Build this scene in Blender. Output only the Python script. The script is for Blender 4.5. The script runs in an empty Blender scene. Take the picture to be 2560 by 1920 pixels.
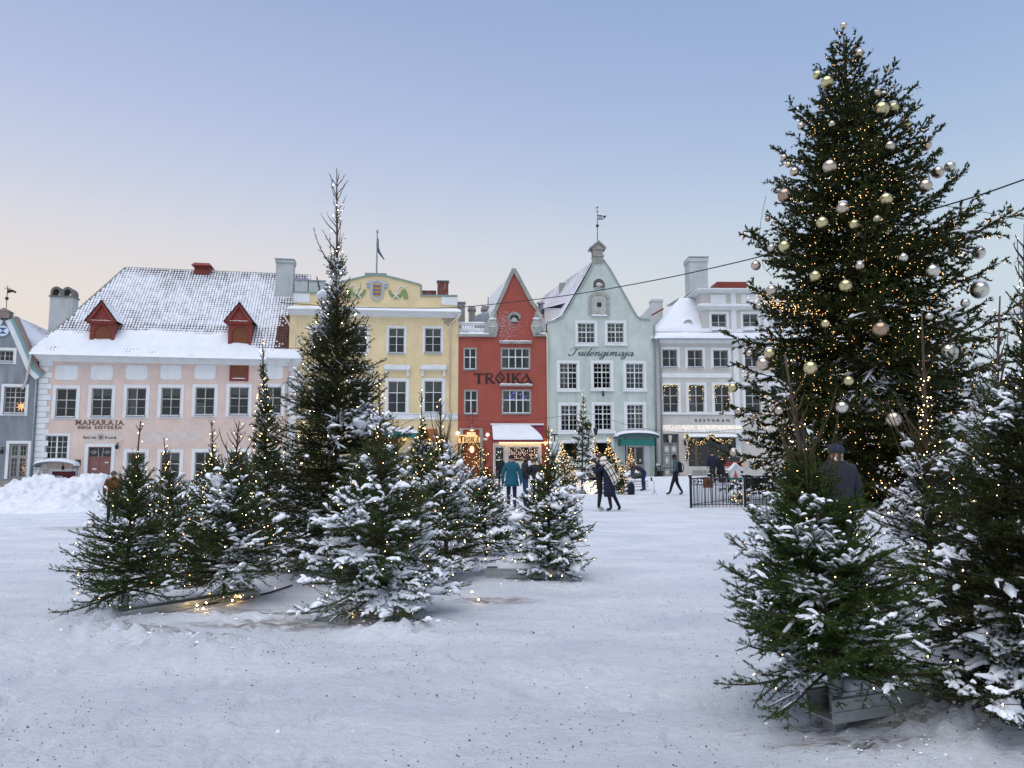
import bpy, bmesh, math, random
import numpy as np
from mathutils import Vector, Matrix
from mathutils.geometry import tessellate_polygon
random.seed(7)
RNG = np.random.default_rng(11)
sc = bpy.context.scene
col = sc.collection
rad = math.radians

# ---------------------------------------------------------------- camera, sky, sun, exposure
F = 1900.0
TH = math.atan(190 / F)
CAMZ = 1.65
cam_d = bpy.data.cameras.new('camera')
cam = bpy.data.objects.new('camera', cam_d)
col.objects.link(cam)
cam.location = (0, 0, CAMZ)
cam.rotation_euler = (math.pi / 2 + TH, 0, 0)
cam_d.sensor_width = 36
cam_d.lens = 36 * F / 2560
cam_d.clip_start = 0.05
cam_d.clip_end = 3000
sc.camera = cam

world = bpy.data.worlds.new('World')
sc.world = world
world.use_nodes = True
wn, wl = world.node_tree.nodes, world.node_tree.links
wn.clear()
SUN_EL, SUN_AZ = 1.5, -38
w_out = wn.new('ShaderNodeOutputWorld')
w_bg = wn.new('ShaderNodeBackground')
w_tc = wn.new('ShaderNodeTexCoord')
w_sky = wn.new('ShaderNodeTexSky')
w_sky.sky_type = 'NISHITA'
w_sky.sun_disc = False
w_sky.sun_elevation = rad(SUN_EL)
w_sky.sun_rotation = rad(SUN_AZ)
w_sky.air_density = 1.0
w_sky.dust_density = 0.4
w_sky.ozone_density = 3.0
w_sep = wn.new('ShaderNodeSeparateXYZ')
w_nrm = wn.new('ShaderNodeVectorMath'); w_nrm.operation = 'NORMALIZE'
wl.new(w_tc.outputs['Generated'], w_nrm.inputs[0])
wl.new(w_nrm.outputs[0], w_sep.inputs[0])

def ramp(stops):
    r = wn.new('ShaderNodeValToRGB')
    e = r.color_ramp.elements
    while len(e) > 1:
        e.remove(e[-1])
    e[0].position = stops[0][0]; e[0].color = stops[0][1] + (1,)
    for p, c in stops[1:]:
        q = e.new(p); q.color = c + (1,)
    wl.new(w_sep.outputs['Z'], r.inputs[0])
    return r

def s2l(r, g, b):
    f = lambda c: (c / 255 / 12.92) if c <= 10 else ((c / 255 + 0.055) / 1.055) ** 2.4
    return (f(r), f(g), f(b))
# the dusk gradient on the afterglow side (left) and on the blue side (right)
r_warm = ramp([(0.0, s2l(238, 220, 204)), (0.10, s2l(239, 226, 216)), (0.20, s2l(234, 226, 222)), (0.27, s2l(221, 221, 229)), (0.33, s2l(203, 211, 232)),
               (0.41, s2l(185, 198, 230)), (0.53, s2l(162, 181, 218)), (1.0, s2l(138, 163, 212))])
r_cool = ramp([(0.0, s2l(206, 219, 226)), (0.12, s2l(206, 219, 229)), (0.22, s2l(206, 221, 231)), (0.29, s2l(193, 212, 232)), (0.36, s2l(175, 198, 227)),
               (0.45, s2l(160, 184, 221)), (0.54, s2l(149, 174, 215)), (1.0, s2l(132, 160, 213))])
w_az = wn.new('ShaderNodeVectorMath'); w_az.operation = 'DOT_PRODUCT'
w_az.inputs[1].default_value = (-0.80, 0.60, 0.0)
wl.new(w_nrm.outputs[0], w_az.inputs[0])
w_mr = wn.new('ShaderNodeMapRange')
w_mr.inputs['From Min'].default_value = 0.05
w_mr.inputs['From Max'].default_value = 0.95
w_mr.interpolation_type = 'SMOOTHSTEP'
wl.new(w_az.outputs['Value'], w_mr.inputs['Value'])
w_mix = wn.new('ShaderNodeMix'); w_mix.data_type = 'RGBA'
wl.new(w_mr.outputs[0], w_mix.inputs['Factor'])
wl.new(r_cool.outputs[0], w_mix.inputs['A'])
wl.new(r_warm.outputs[0], w_mix.inputs['B'])
w_sc = wn.new('ShaderNodeVectorMath'); w_sc.operation = 'SCALE'
w_sc.inputs['Scale'].default_value = 10.0           # the background strength is 0.1
wl.new(w_mix.outputs['Result'], w_sc.inputs[0])
w_mix2 = wn.new('ShaderNodeMix'); w_mix2.data_type = 'RGBA'
w_mix2.inputs['Factor'].default_value = 0.96
wl.new(w_sky.outputs[0], w_mix2.inputs['A'])
wl.new(w_sc.outputs[0], w_mix2.inputs['B'])
wl.new(w_mix2.outputs['Result'], w_bg.inputs['Color'])
w_bg.inputs['Strength'].default_value = 0.1
wl.new(w_bg.outputs[0], w_out.inputs[0])

sun_d = bpy.data.lights.new('sun', 'SUN')
sun_d.energy = 2.5
sun_d.angle = rad(70)
sun_d.color = (1.0, 0.95, 0.90)
sun = bpy.data.objects.new('sun', sun_d)
col.objects.link(sun)
sun.rotation_euler = (rad(20), 0, rad(-25))

sc.view_settings.view_transform = 'Standard'
sc.view_settings.look = 'None'
sc.view_settings.exposure = 0.0
sc.view_settings.gamma = 1
sc.view_settings.use_curve_mapping = False
sc.cycles.max_bounces = 6
sc.cycles.diffuse_bounces = 3
sc.cycles.glossy_bounces = 3
sc.cycles.transparent_max_bounces = 12
sc.cycles.caustics_reflective = False
sc.cycles.caustics_refractive = False
sc.cycles.sample_clamp_indirect = 4.0
sc.cycles.use_denoising = True

# ---------------------------------------------------------------- terrain and viewing rays
def smooth(a, b, v):
    t = min(1.0, max(0.0, (v - a) / (b - a)))
    return t * t * (3 - 2 * t)

def ground_z(x, y):
    far = -0.25 + 0.65 * min(1.0, max(0.0, (x + 30) / 42.0))
    return smooth(17, 58, y) * far

def ray(px, py):
    a = (px - 1280) / F; b = (960 - py) / F
    return Vector((a, math.cos(TH) - b * math.sin(TH), math.sin(TH) + b * math.cos(TH)))

def at(px, py, y):
    r = ray(px, py); t = y / r.y
    return Vector((r.x * t, y, CAMZ + r.z * t))

def on_ground(px, py):
    r = ray(px, py); lo, hi = 1.0, 120.0
    for _ in range(50):
        m = (lo + hi) / 2
        if CAMZ + r.z * m > ground_z(r.x * m, r.y * m): lo = m
        else: hi = m
    return Vector((r.x * lo, r.y * lo, ground_z(r.x * lo, r.y * lo)))

# ---------------------------------------------------------------- materials
MATS = {}
def material(name, color=(.5, .5, .5), rough=.8, metal=0.0, noise=0.0, nscale=3.0, bump=0.0, bscale=30.0, emit=None, estr=0.0,
             dirt=None, dirt_amt=0.0, dirt_scale=1.2, spec=0.4, coord='Object', lightsample=True):
    if name in MATS: return MATS[name]
    m = bpy.data.materials.new(name); MATS[name] = m
    m.use_nodes = True
    nt = m.node_tree; n, l = nt.nodes, nt.links
    b = n['Principled BSDF']
    b.inputs['Base Color'].default_value = tuple(color) + (1,)
    b.inputs['Roughness'].default_value = rough
    b.inputs['Metallic'].default_value = metal
    b.inputs['Specular IOR Level'].default_value = spec
    tc = None
    if noise or bump or dirt_amt:
        tc = n.new('ShaderNodeTexCoord')
    cur = None
    if noise:
        t = n.new('ShaderNodeTexNoise'); t.inputs['Scale'].default_value = nscale; t.inputs['Detail'].default_value = 7
        t.inputs['Roughness'].default_value = .6
        l.new(tc.outputs[coord], t.inputs['Vector'])
        mr = n.new('ShaderNodeMapRange'); mr.inputs['From Min'].default_value = .3; mr.inputs['From Max'].default_value = .7
        mr.inputs['To Min'].default_value = 1 - noise; mr.inputs['To Max'].default_value = 1 + noise
        l.new(t.outputs['Fac'], mr.inputs['Value'])
        mx = n.new('ShaderNodeVectorMath'); mx.operation = 'SCALE'; mx.inputs[0].default_value = color
        l.new(mr.outputs[0], mx.inputs['Scale'])
        cur = mx.outputs[0]
    if dirt_amt:
        t = n.new('ShaderNodeTexNoise'); t.inputs['Scale'].default_value = dirt_scale; t.inputs['Detail'].default_value = 9
        t.inputs['Roughness'].default_value = .68; t.inputs['Distortion'].default_value = .4
        mp = n.new('ShaderNodeMapping'); mp.inputs['Scale'].default_value = (1.5, 1.5, .28); mp.inputs['Location'].default_value = (3.1, 7.7, 1.3)
        l.new(tc.outputs[coord], mp.inputs[0]); l.new(mp.outputs[0], t.inputs['Vector'])
        mr = n.new('ShaderNodeMapRange'); mr.inputs['From Min'].default_value = .49; mr.inputs['From Max'].default_value = .70
        mr.inputs['To Max'].default_value = dirt_amt
        l.new(t.outputs['Fac'], mr.inputs['Value'])
        mx = n.new('ShaderNodeMix'); mx.data_type = 'RGBA'
        l.new(mr.outputs[0], mx.inputs['Factor'])
        if cur: l.new(cur, mx.inputs['A'])
        else: mx.inputs['A'].default_value = tuple(color) + (1,)
        mx.inputs['B'].default_value = tuple(dirt) + (1,)
        cur = mx.outputs['Result']
    if cur: l.new(cur, b.inputs['Base Color'])
    if bump:
        t = n.new('ShaderNodeTexNoise'); t.inputs['Scale'].default_value = bscale; t.inputs['Detail'].default_value = 5
        l.new(tc.outputs[coord], t.inputs['Vector'])
        bp = n.new('ShaderNodeBump'); bp.inputs['Strength'].default_value = bump; bp.inputs['Distance'].default_value = .02
        l.new(t.outputs['Fac'], bp.inputs['Height']); l.new(bp.outputs[0], b.inputs['Normal'])
    if emit:
        b.inputs['Emission Color'].default_value = tuple(emit) + (1,)
        b.inputs['Emission Strength'].default_value = estr
        if not lightsample: m.cycles.emission_sampling = 'NONE'
    return m

def glass_mat():
    if 'window_glass' in MATS: return MATS['window_glass']
    m = bpy.data.materials.new('window_glass'); MATS['window_glass'] = m
    m.use_nodes = True; nt = m.node_tree; n, l = nt.nodes, nt.links; n.clear()
    o = n.new('ShaderNodeOutputMaterial'); mx = n.new('ShaderNodeMixShader')
    tr = n.new('ShaderNodeBsdfTransparent'); tr.inputs[0].default_value = (.62, .66, .66, 1)
    gl = n.new('ShaderNodeBsdfGlossy'); gl.inputs['Roughness'].default_value = .06; gl.inputs[0].default_value = (.9, .95, 1, 1)
    tc = n.new('ShaderNodeTexCoord'); t = n.new('ShaderNodeTexNoise'); t.inputs['Scale'].default_value = 1.1
    l.new(tc.outputs['Object'], t.inputs['Vector'])
    bp = n.new('ShaderNodeBump'); bp.inputs['Strength'].default_value = .12; bp.inputs['Distance'].default_value = .1
    l.new(t.outputs['Fac'], bp.inputs['Height']); l.new(bp.outputs[0], gl.inputs['Normal'])
    fr = n.new('ShaderNodeFresnel'); fr.inputs['IOR'].default_value = 1.7
    l.new(fr.outputs[0], mx.inputs[0]); l.new(tr.outputs[0], mx.inputs[1]); l.new(gl.outputs[0], mx.inputs[2])
    l.new(mx.outputs[0], o.inputs[0])
    return m

M = {}
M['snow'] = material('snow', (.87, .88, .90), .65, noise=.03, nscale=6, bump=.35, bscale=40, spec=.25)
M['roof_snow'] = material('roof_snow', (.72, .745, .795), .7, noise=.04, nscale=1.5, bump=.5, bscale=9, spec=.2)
M['white'] = material('white_paint', (.71, .72, .72), .6, noise=.05, nscale=2, dirt=(.5, .48, .44), dirt_amt=.35, bump=.1)
M['room'] = material('dark_room', (.018, .017, .017), .9, noise=.5, nscale=2.5)  # near-black colour stands in for the shade inside unlit rooms
M['curtain'] = material('curtain_cloth', (.42, .41, .37), .9, noise=.2, nscale=8)
M['black'] = material('black_iron', (.015, .016, .02), .45)
M['zinc'] = material('zinc_sheet', (.28, .31, .34), .5, metal=.5, noise=.15, nscale=2)
M['cable'] = material('cable', (.02, .02, .025), .6)

# ---------------------------------------------------------------- mesh helpers
def link(o, parent=None):
    col.objects.link(o)
    if parent is not None: o.parent = parent
    return o

def tag(o, label=None, cat=None, group=None, kind=None):
    if label: o['label'] = label
    if cat: o['category'] = cat
    if group: o['group'] = group
    if kind: o['kind'] = kind
    return o

def empty(name, loc=(0, 0, 0), rz=0, label=None, cat=None, group=None):
    o = bpy.data.objects.new(name, None); col.objects.link(o)
    o.location = loc; o.rotation_euler = (0, 0, rz)
    o.empty_display_size = .2
    return tag(o, label, cat, group)

class MB:
    def __init__(s): s.v = []; s.f = []
    def add(s, vs, fs):
        b = len(s.v); s.v.extend([tuple(v) for v in vs]); s.f.extend([tuple(i + b for i in f) for f in fs]); return s
    def box(s, x0, x1, y0, y1, z0, z1):
        return s.add([(x0, y0, z0), (x1, y0, z0), (x1, y1, z0), (x0, y1, z0), (x0, y0, z1), (x1, y0, z1), (x1, y1, z1), (x0, y1, z1)],
                     [(0, 3, 2, 1), (4, 5, 6, 7), (0, 1, 5, 4), (1, 2, 6, 5), (2, 3, 7, 6), (3, 0, 4, 7)])
    def ring(s, x0, x1, z0, z1, w, y0, y1, wb=None):
        wb = w if wb is None else wb
        s.box(x0, x1, y0, y1, z1 - w, z1); s.box(x0, x1, y0, y1, z0, z0 + wb)
        s.box(x0, x0 + w, y0, y1, z0 + wb, z1 - w); s.box(x1 - w, x1, y0, y1, z0 + wb, z1 - w); return s
    def poly(s, pts, y0, y1):
        """outline in (x,z) extruded from y0 (front) to y1"""
        n = len(pts)
        vs = [(p[0], y0, p[1]) for p in pts] + [(p[0], y1, p[1]) for p in pts]
        tri = tessellate_polygon([[Vector((p[0], p[1], 0)) for p in pts]])
        fs = [tuple(t) for t in tri] + [tuple(i + n for i in reversed(t)) for t in tri]
        fs += [(i, (i + 1) % n, (i + 1) % n + n, i + n) for i in range(n)]
        return s.add(vs, fs)
    def sheet(s, pts3): return s.add(pts3, [tuple(range(len(pts3)))])
    def tube(s, pts, r, n=6, caps=True):
        pts = [Vector(p) for p in pts]
        rs = r if isinstance(r, (list, tuple)) else [r] * len(pts)
        vs = []; up = Vector((0.03, 0.02, 1))
        for i, p in enumerate(pts):
            d = (pts[min(i + 1, len(pts) - 1)] - pts[max(i - 1, 0)]).normalized()
            a = d.cross(up)
            if a.length < 1e-3: a = d.cross(Vector((1, 0, 0)))
            a.normalize(); b = d.cross(a)
            for k in range(n):
                t = 2 * math.pi * k / n
                vs.append(p + (a * math.cos(t) + b * math.sin(t)) * rs[i])
        fs = [(i * n + k, i * n + (k + 1) % n, (i + 1) * n + (k + 1) % n, (i + 1) * n + k) for i in range(len(pts) - 1) for k in range(n)]
        if caps: fs += [tuple(range(n)), tuple(range((len(pts) - 1) * n, len(pts) * n))]
        return s.add(vs, fs)
    def lathe(s, prof, c=(0, 0, 0), n=12):
        vs = []
        for r, z in prof:
            for k in range(n):
                t = 2 * math.pi * k / n
                vs.append((c[0] + r * math.cos(t), c[1] + r * math.sin(t), c[2] + z))
        fs = [(i * n + k, i * n + (k + 1) % n, (i + 1) * n + (k + 1) % n, (i + 1) * n + k) for i in range(len(prof) - 1) for k in range(n)]
        fs += [tuple(range(n)), tuple(range((len(prof) - 1) * n, len(prof) * n))]
        return s.add(vs, fs)
    def ball(s, c, r, n=8, m=6, sq=(1, 1, 1), rough=0):
        prof = [(math.sin(math.pi * i / m), -math.cos(math.pi * i / m)) for i in range(m + 1)]
        vs = []
        for pr, pz in prof:
            for k in range(n):
                t = 2 * math.pi * k / n
                q = r * (1 + (random.uniform(-rough, rough) if rough else 0))
                vs.append((c[0] + q * sq[0] * max(pr, .001) * math.cos(t), c[1] + q * sq[1] * max(pr, .001) * math.sin(t), c[2] + q * sq[2] * pz))
        fs = [(i * n + k, i * n + (k + 1) % n, (i + 1) * n + (k + 1) % n, (i + 1) * n + k) for i in range(m) for k in range(n)]
        return s.add(vs, fs)
    def mesh(s, name, smooth_=False):
        me = bpy.data.meshes.new(name); me.from_pydata(s.v, [], s.f)
        if smooth_: me.polygons.foreach_set('use_smooth', [True] * len(me.polygons))
        me.update(); return me
    def build(s, name, mat, parent=None, smooth_=False, kind=None, fix=True):
        me = s.mesh(name, smooth_)
        if fix:
            bm = bmesh.new(); bm.from_mesh(me); bmesh.ops.recalc_face_normals(bm, faces=bm.faces); bm.to_mesh(me); bm.free()
        me.materials.append(mat)
        o = bpy.data.objects.new(name, me); link(o, parent)
        if kind: o['kind'] = kind
        return o

def np_mesh(name, parts, mat, parent=None, smooth_=False, kind=None):
    """parts: list of (verts Nx3, faces Mxk)"""
    vs = []; loops = []; starts = []; nv = 0; nl = 0
    for v, f in parts:
        if len(v) == 0 or len(f) == 0: continue
        k = f.shape[1]
        vs.append(v); loops.append((f + nv).ravel()); starts.append(nl + np.arange(len(f)) * k)
        nv += len(v); nl += f.size
    me = bpy.data.meshes.new(name)
    if vs:
        V = np.concatenate(vs).astype(np.float32); L = np.concatenate(loops).astype(np.int32); S = np.concatenate(starts).astype(np.int32)
        me.vertices.add(len(V)); me.vertices.foreach_set('co', V.ravel())
        me.loops.add(len(L)); me.loops.foreach_set('vertex_index', L)
        me.polygons.add(len(S)); me.polygons.foreach_set('loop_start', S)
        if smooth_: me.polygons.foreach_set('use_smooth', np.ones(len(S), bool))
        me.update(calc_edges=True)
    me.materials.append(mat)
    o = bpy.data.objects.new(name, me); link(o, parent)
    if kind: o['kind'] = kind
    return o

def vnoise(P, scale, seed=0):
    """value noise 0..1 at points P (N,3)"""
    Q = P * scale + seed * 17.13
    I = np.floor(Q).astype(np.int64); Fq = Q - I; Fq = Fq * Fq * (3 - 2 * Fq)
    def h(ix, iy, iz):
        n = (ix * 374761393 + iy * 668265263 + iz * 2147483647 + seed * 974711) & 0xffffffff
        n = ((n ^ (n >> 13)) * 1274126177) & 0xffffffff
        return ((n ^ (n >> 16)) & 0xffff) / 65535.0
    r = 0
    for dx in (0, 1):
        for dy in (0, 1):
            for dz in (0, 1):
                w = (Fq[:, 0] if dx else 1 - Fq[:, 0]) * (Fq[:, 1] if dy else 1 - Fq[:, 1]) * (Fq[:, 2] if dz else 1 - Fq[:, 2])
                r = r + w * h(I[:, 0] + dx, I[:, 1] + dy, I[:, 2] + dz)
    return r

def fbm(P, scale, seed=0, oct_=4):
    r = 0; a = 1; t = 0
    for o in range(oct_):
        r = r + a * vnoise(P, scale * 2 ** o, seed + o); t += a; a *= .5
    return r / t

def catmull(pts, n=5):
    out = []
    P = [pts[0]] + list(pts) + [pts[-1]]
    for i in range(1, len(P) - 2):
        for k in range(n):
            t = k / n
            out.append(tuple(.5 * ((2 * P[i][j]) + (-P[i - 1][j] + P[i + 1][j]) * t + (2 * P[i - 1][j] - 5 * P[i][j] + 4 * P[i + 1][j] - P[i + 2][j]) * t * t
                                   + (-P[i - 1][j] + 3 * P[i][j] - 3 * P[i + 1][j] + P[i + 2][j]) * t ** 3) for j in range(len(pts[0]))))
    out.append(tuple(pts[-1]))
    return out
# ---------------------------------------------------------------- ground
def surf(X, Y):
    st = np.clip((Y - 17) / 41, 0, 1); st = st * st * (3 - 2 * st)
    Z = st * (-0.25 + .65 * np.clip((X + 30) / 42, 0, 1))
    P = np.stack([X.ravel(), Y.ravel(), np.zeros(X.size)], 1); Pw = P.copy(); Pw[:, 0] *= .55
    fade = np.clip(1 - (Y - 25) / 40, 0, 1)
    D = ((fbm(Pw, 1.1, 3, 4) - .5) * .05 + (fbm(P, 7, 5, 3) - .5) * .042 + (vnoise(P, 19, 6) - .5) * .012).reshape(X.shape)
    n1 = fbm(P, 9, 9, 4).reshape(X.shape); n2 = vnoise(P, 22, 4).reshape(X.shape)
    for (cx, cy, sx, sy, h) in LUMPY:      # churned snow kicked up near the stands
        D = D + np.exp(-(((X - cx) / sx) ** 2 + ((Y - cy) / sy) ** 2)) * h * (np.abs(n1 - .45) * 2.2 + .35 * n2 + .25)
    # boot prints
    for (cx, cy, an) in PRINTS:
        dx, dy = X - cx, Y - cy
        m = (np.abs(dx) < .3) & (np.abs(dy) < .3)
        a = dx[m] * math.cos(an) + dy[m] * math.sin(an); b = -dx[m] * math.sin(an) + dy[m] * math.cos(an)
        r = (a / .15) ** 2 + (b / .055) ** 2
        D[m] += -.034 * np.exp(-r ** 2) + .014 * np.exp(-(r - 1.7) ** 2 * 3)
    return Z + D * np.where(Y > 66, 0, 1) * np.clip(fade + .25, 0, 1)

def make_ground():
    ys = [-12.0, -6, -2, 0]
    y = 0.0
    while y < 16: ys.append(y := y + (0.045 + y * 0.005))
    while y < 66: ys.append(y := y + 0.12 + (y - 16) * .012)
    while y < 900: ys.append(y := y * 1.25)
    ys = np.array(ys)
    us = np.concatenate([[-8, -4, -2.2, -1.4], np.linspace(-1.05, 1.05, 270), [1.4, 2.2, 4, 8]])
    Y, U = np.meshgrid(ys, us, indexing='ij')
    X = U * (np.maximum(Y, 0) * .72 + 2.2)
    Z = surf(X, Y)
    n, m = X.shape
    V = np.stack([X.ravel(), Y.ravel(), Z.ravel()], 1)
    i = np.arange(n - 1)[:, None] * m + np.arange(m - 1)[None]
    Fq = np.stack([i, i + 1, i + m + 1, i + m], -1).reshape(-1, 4)
    g = np_mesh('ground', [(V, Fq)], ground_mat(), smooth_=True)
    tag(g, kind='structure')
    return g

# (x, y, spread x, spread y, height)
def gp(px, py): 
    p = on_ground(px, py); return p.x, p.y
LUMPY = []
PRINTS = []
for _ in range(38):
    x, y = random.uniform(-4.5, 4.5), random.uniform(2.5, 11); an = random.uniform(0, 6.28)
    for k in range(9):
        PRINTS.append((x + (.09 if k % 2 else -.09) * -math.sin(an), y + (.09 if k % 2 else -.09) * math.cos(an), an + random.uniform(-.15, .15)))
        x += .62 * math.cos(an); y += .62 * math.sin(an); an += random.uniform(-.12, .12)
for (px, py, sx, sy, h) in [(300, 1590, .5, .3, .19), (420, 1625, .55, .3, .17), (560, 1640, .5, .25, .12), (220, 1560, .35, .35, .15), (680, 1625, .4, .2, .07),
                            (950, 1590, .4, .10, .20), (1070, 1570, .4, .12, .15), (1330, 1465, .9, .3, .07), (1500, 1445, .6, .3, .05),
                            (520, 1545, .9, .12, .07), (2260, 1800, .35, .16, .15), (2440, 1830, .5, .30, .16), (2160, 1700, .5, .4, .06),
                            (2330, 1890, .6, .2, .08), (1300, 1405, .9, .5, .10), (1240, 1440, .5, .3, .08)]:
    x, y = gp(px, py); LUMPY.append((x, y, sx, sy, h))

def ground_mat():
    m = bpy.data.materials.new('packed_snow'); m.use_nodes = True
    nt = m.node_tree; n, l = nt.nodes, nt.links; b = n['Principled BSDF']
    tc = n.new('ShaderNodeTexCoord')
    def noise(scale, det=6, ro=.6, stretch=None, dist=0.):
        t = n.new('ShaderNodeTexNoise'); t.inputs['Scale'].default_value = scale; t.inputs['Detail'].default_value = det
        t.inputs['Roughness'].default_value = ro; t.inputs['Distortion'].default_value = dist
        if stretch:
            mp = n.new('ShaderNodeMapping'); mp.inputs['Scale'].default_value = stretch; mp.inputs['Rotation'].default_value = (0, 0, .25)
            l.new(tc.outputs['Object'], mp.inputs[0]); l.new(mp.outputs[0], t.inputs['Vector'])
        else: l.new(tc.outputs['Object'], t.inputs['Vector'])
        return t.outputs['Fac']
    def rng(s, a, b_, c=0., d=1.):
        r = n.new('ShaderNodeMapRange'); r.inputs['From Min'].default_value = a; r.inputs['From Max'].default_value = b_
        r.inputs['To Min'].default_value = c; r.inputs['To Max'].default_value = d; l.new(s, r.inputs['Value']); return r.outputs[0]
    def mix(f, a, b_):
        x = n.new('ShaderNodeMix'); x.data_type = 'RGBA'; l.new(f, x.inputs['Factor'])
        for s, k in ((a, 'A'), (b_, 'B')):
            if isinstance(s, tuple): x.inputs[k].default_value = s + (1,)
            else: l.new(s, x.inputs[k])
        return x.outputs['Result']
    def math_(op, a, b_):
        x = n.new('ShaderNodeMath'); x.operation = op
        for i, s in enumerate((a, b_)):
            if isinstance(s, (int, float)): x.inputs[i].default_value = s
            else: l.new(s, x.inputs[i])
        return x.outputs[0]
    c = mix(rng(noise(.55, 8, .62, (1, 2.2, 1), .6), .38, .66), (.84, .865, .91), (.66, .695, .76))      # trodden, greyer trails
    c = mix(rng(noise(7, 7, .7, (1, 1.8, 1)), .48, .72, 0, .6), c, (.60, .625, .67))
    c = mix(rng(noise(26, 5, .78, (1, 1.7, 1)), .53, .72, 0, .55), c, (.43, .45, .50))                           # grit worked into the snow
    # bare paving showing through round the stands
    sep = n.new('ShaderNodeSeparateXYZ'); l.new(tc.outputs['Object'], sep.inputs[0])
    bare = None
    for (px, py, sx, sy) in [(690, 1560, .9, .22), (900, 1555, .55, .14), (2110, 1870, .42, .12), (2190, 1820, .5, .12), (1240, 1500, .5, .22), (420, 1590, .6, .12), (640, 1530, .9, .15), (330, 1320, 2.2, .7)]:
        x, y = gp(px, py)
        dx = math_('DIVIDE', math_('SUBTRACT', sep.outputs['X'], x), sx); dy = math_('DIVIDE', math_('SUBTRACT', sep.outputs['Y'], y), sy)
        d = math_('ADD', math_('MULTIPLY', dx, dx), math_('MULTIPLY', dy, dy))
        g = rng(d, 0.15, 1.6, 1., 0.)
        bare = g if bare is None else math_('MAXIMUM', bare, g)
    pat = rng(noise(3.6, 8, .72, (1, 3.4, 1), .8), .45, .55)
    c = mix(math_('MULTIPLY', math_('MULTIPLY', bare, pat), .9), c, (.085, .078, .075))
    soil = rng(noise(2.1, 6, .6, (1, 2, 1)), .35, .65, .1, .6)
    c = mix(math_('MULTIPLY', bare, soil), c, (.56, .52, .47))
    l.new(c, b.inputs['Base Color'])
    b.inputs['Roughness'].default_value = .55; b.inputs['Specular IOR Level'].default_value = .3
    h = math_('ADD', math_('MULTIPLY', noise(14, 8, .7, (1, 1.6, 1)), 1.0), math_('MULTIPLY', noise(60, 4, .7), .35))
    bp = n.new('ShaderNodeBump'); bp.inputs['Strength'].default_value = 1.0; bp.inputs['Distance'].default_value = .05
    l.new(h, bp.inputs['Height']); l.new(bp.outputs[0], b.inputs['Normal'])
    return m
make_ground()

def make_grit():
    n = 15000
    u = RNG.uniform(-.75, .75, n); y = 2.6 + 20 * RNG.uniform(0, 1, n) ** 1.6; x = u * y
    P = np.stack([x, y, 0 * x], 1)
    keep = fbm(P, .5, 21, 3) + .25 * vnoise(P, 2.5, 4) + .12 * np.clip(u + .2, -1, .6) > RNG.uniform(.40, .80, n)
    P = P[keep]
    P[:, 2] = surf(P[:, 0], P[:, 1]) + .002
    r = RNG.uniform(.0018, .0058, len(P)) * np.where(RNG.random(len(P)) < .08, 1.7, 1) * (1 + P[:, 1] * .02)
    oc = np.array([(1, 0, 0), (-1, 0, 0), (0, 1, 0), (0, -1, 0), (0, 0, .8), (0, 0, -.8)], float)
    V = P[:, None] + oc[None] * (r[:, None, None] * RNG.uniform(.7, 1.3, (len(P), 6, 1)))
    fo = np.array([(0, 2, 4), (2, 1, 4), (1, 3, 4), (3, 0, 4), (2, 0, 5), (1, 2, 5), (3, 1, 5), (0, 3, 5)])
    Fq = (np.arange(len(P))[:, None, None] * 6 + fo[None]).reshape(-1, 3)
    g = np_mesh('grit', [(V.reshape(-1, 3), Fq)], material('grit_stone', (.045, .042, .045), .8), kind='stuff')
    tag(g, 'dark grit scattered over the trodden snow of the square', 'grit')
    # crumbled snow clods
    P = []; R = []
    for (cx, cy, sx, sy, h) in LUMPY:
        k = min(int(60 * sx * sy / .15), 260)
        a = RNG.normal(0, .6, (k, 2)) * [sx, sy] + [cx, cy]
        P.append(a); R.append(RNG.uniform(.003, .010, k) * (1 + 1.2 * (RNG.random(k) < .08)))
    a = np.stack([RNG.uniform(-5, 5, 60), RNG.uniform(3, 9, 60)], 1); P.append(a); R.append(RNG.uniform(.005, .014, 60))
    P = np.concatenate(P); R = np.concatenate(R)
    ic = bmesh.new(); bmesh.ops.create_icosphere(ic, subdivisions=1, radius=1)
    iv = np.array([v.co[:] for v in ic.verts]); fi = np.array([[v.index for v in f.verts] for f in ic.faces]); ic.free()
    z = surf(P[:, 0], P[:, 1]) + R * .3
    C = np.concatenate([P, z[:, None]], 1)
    V = C[:, None] + iv[None] * (R[:, None, None] * RNG.uniform(.5, 1.5, (len(P), 12, 1)) * np.array([1.2, 1, .7]))
    Fq = (np.arange(len(P))[:, None, None] * 12 + fi[None]).reshape(-1, 3)
    g = np_mesh('snow_clods', [(V.reshape(-1, 3), Fq)], M['snow'], kind='stuff')
    tag(g, 'crumbled snow clods kicked up round the tree stands', 'snow clods')
make_grit()

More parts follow.
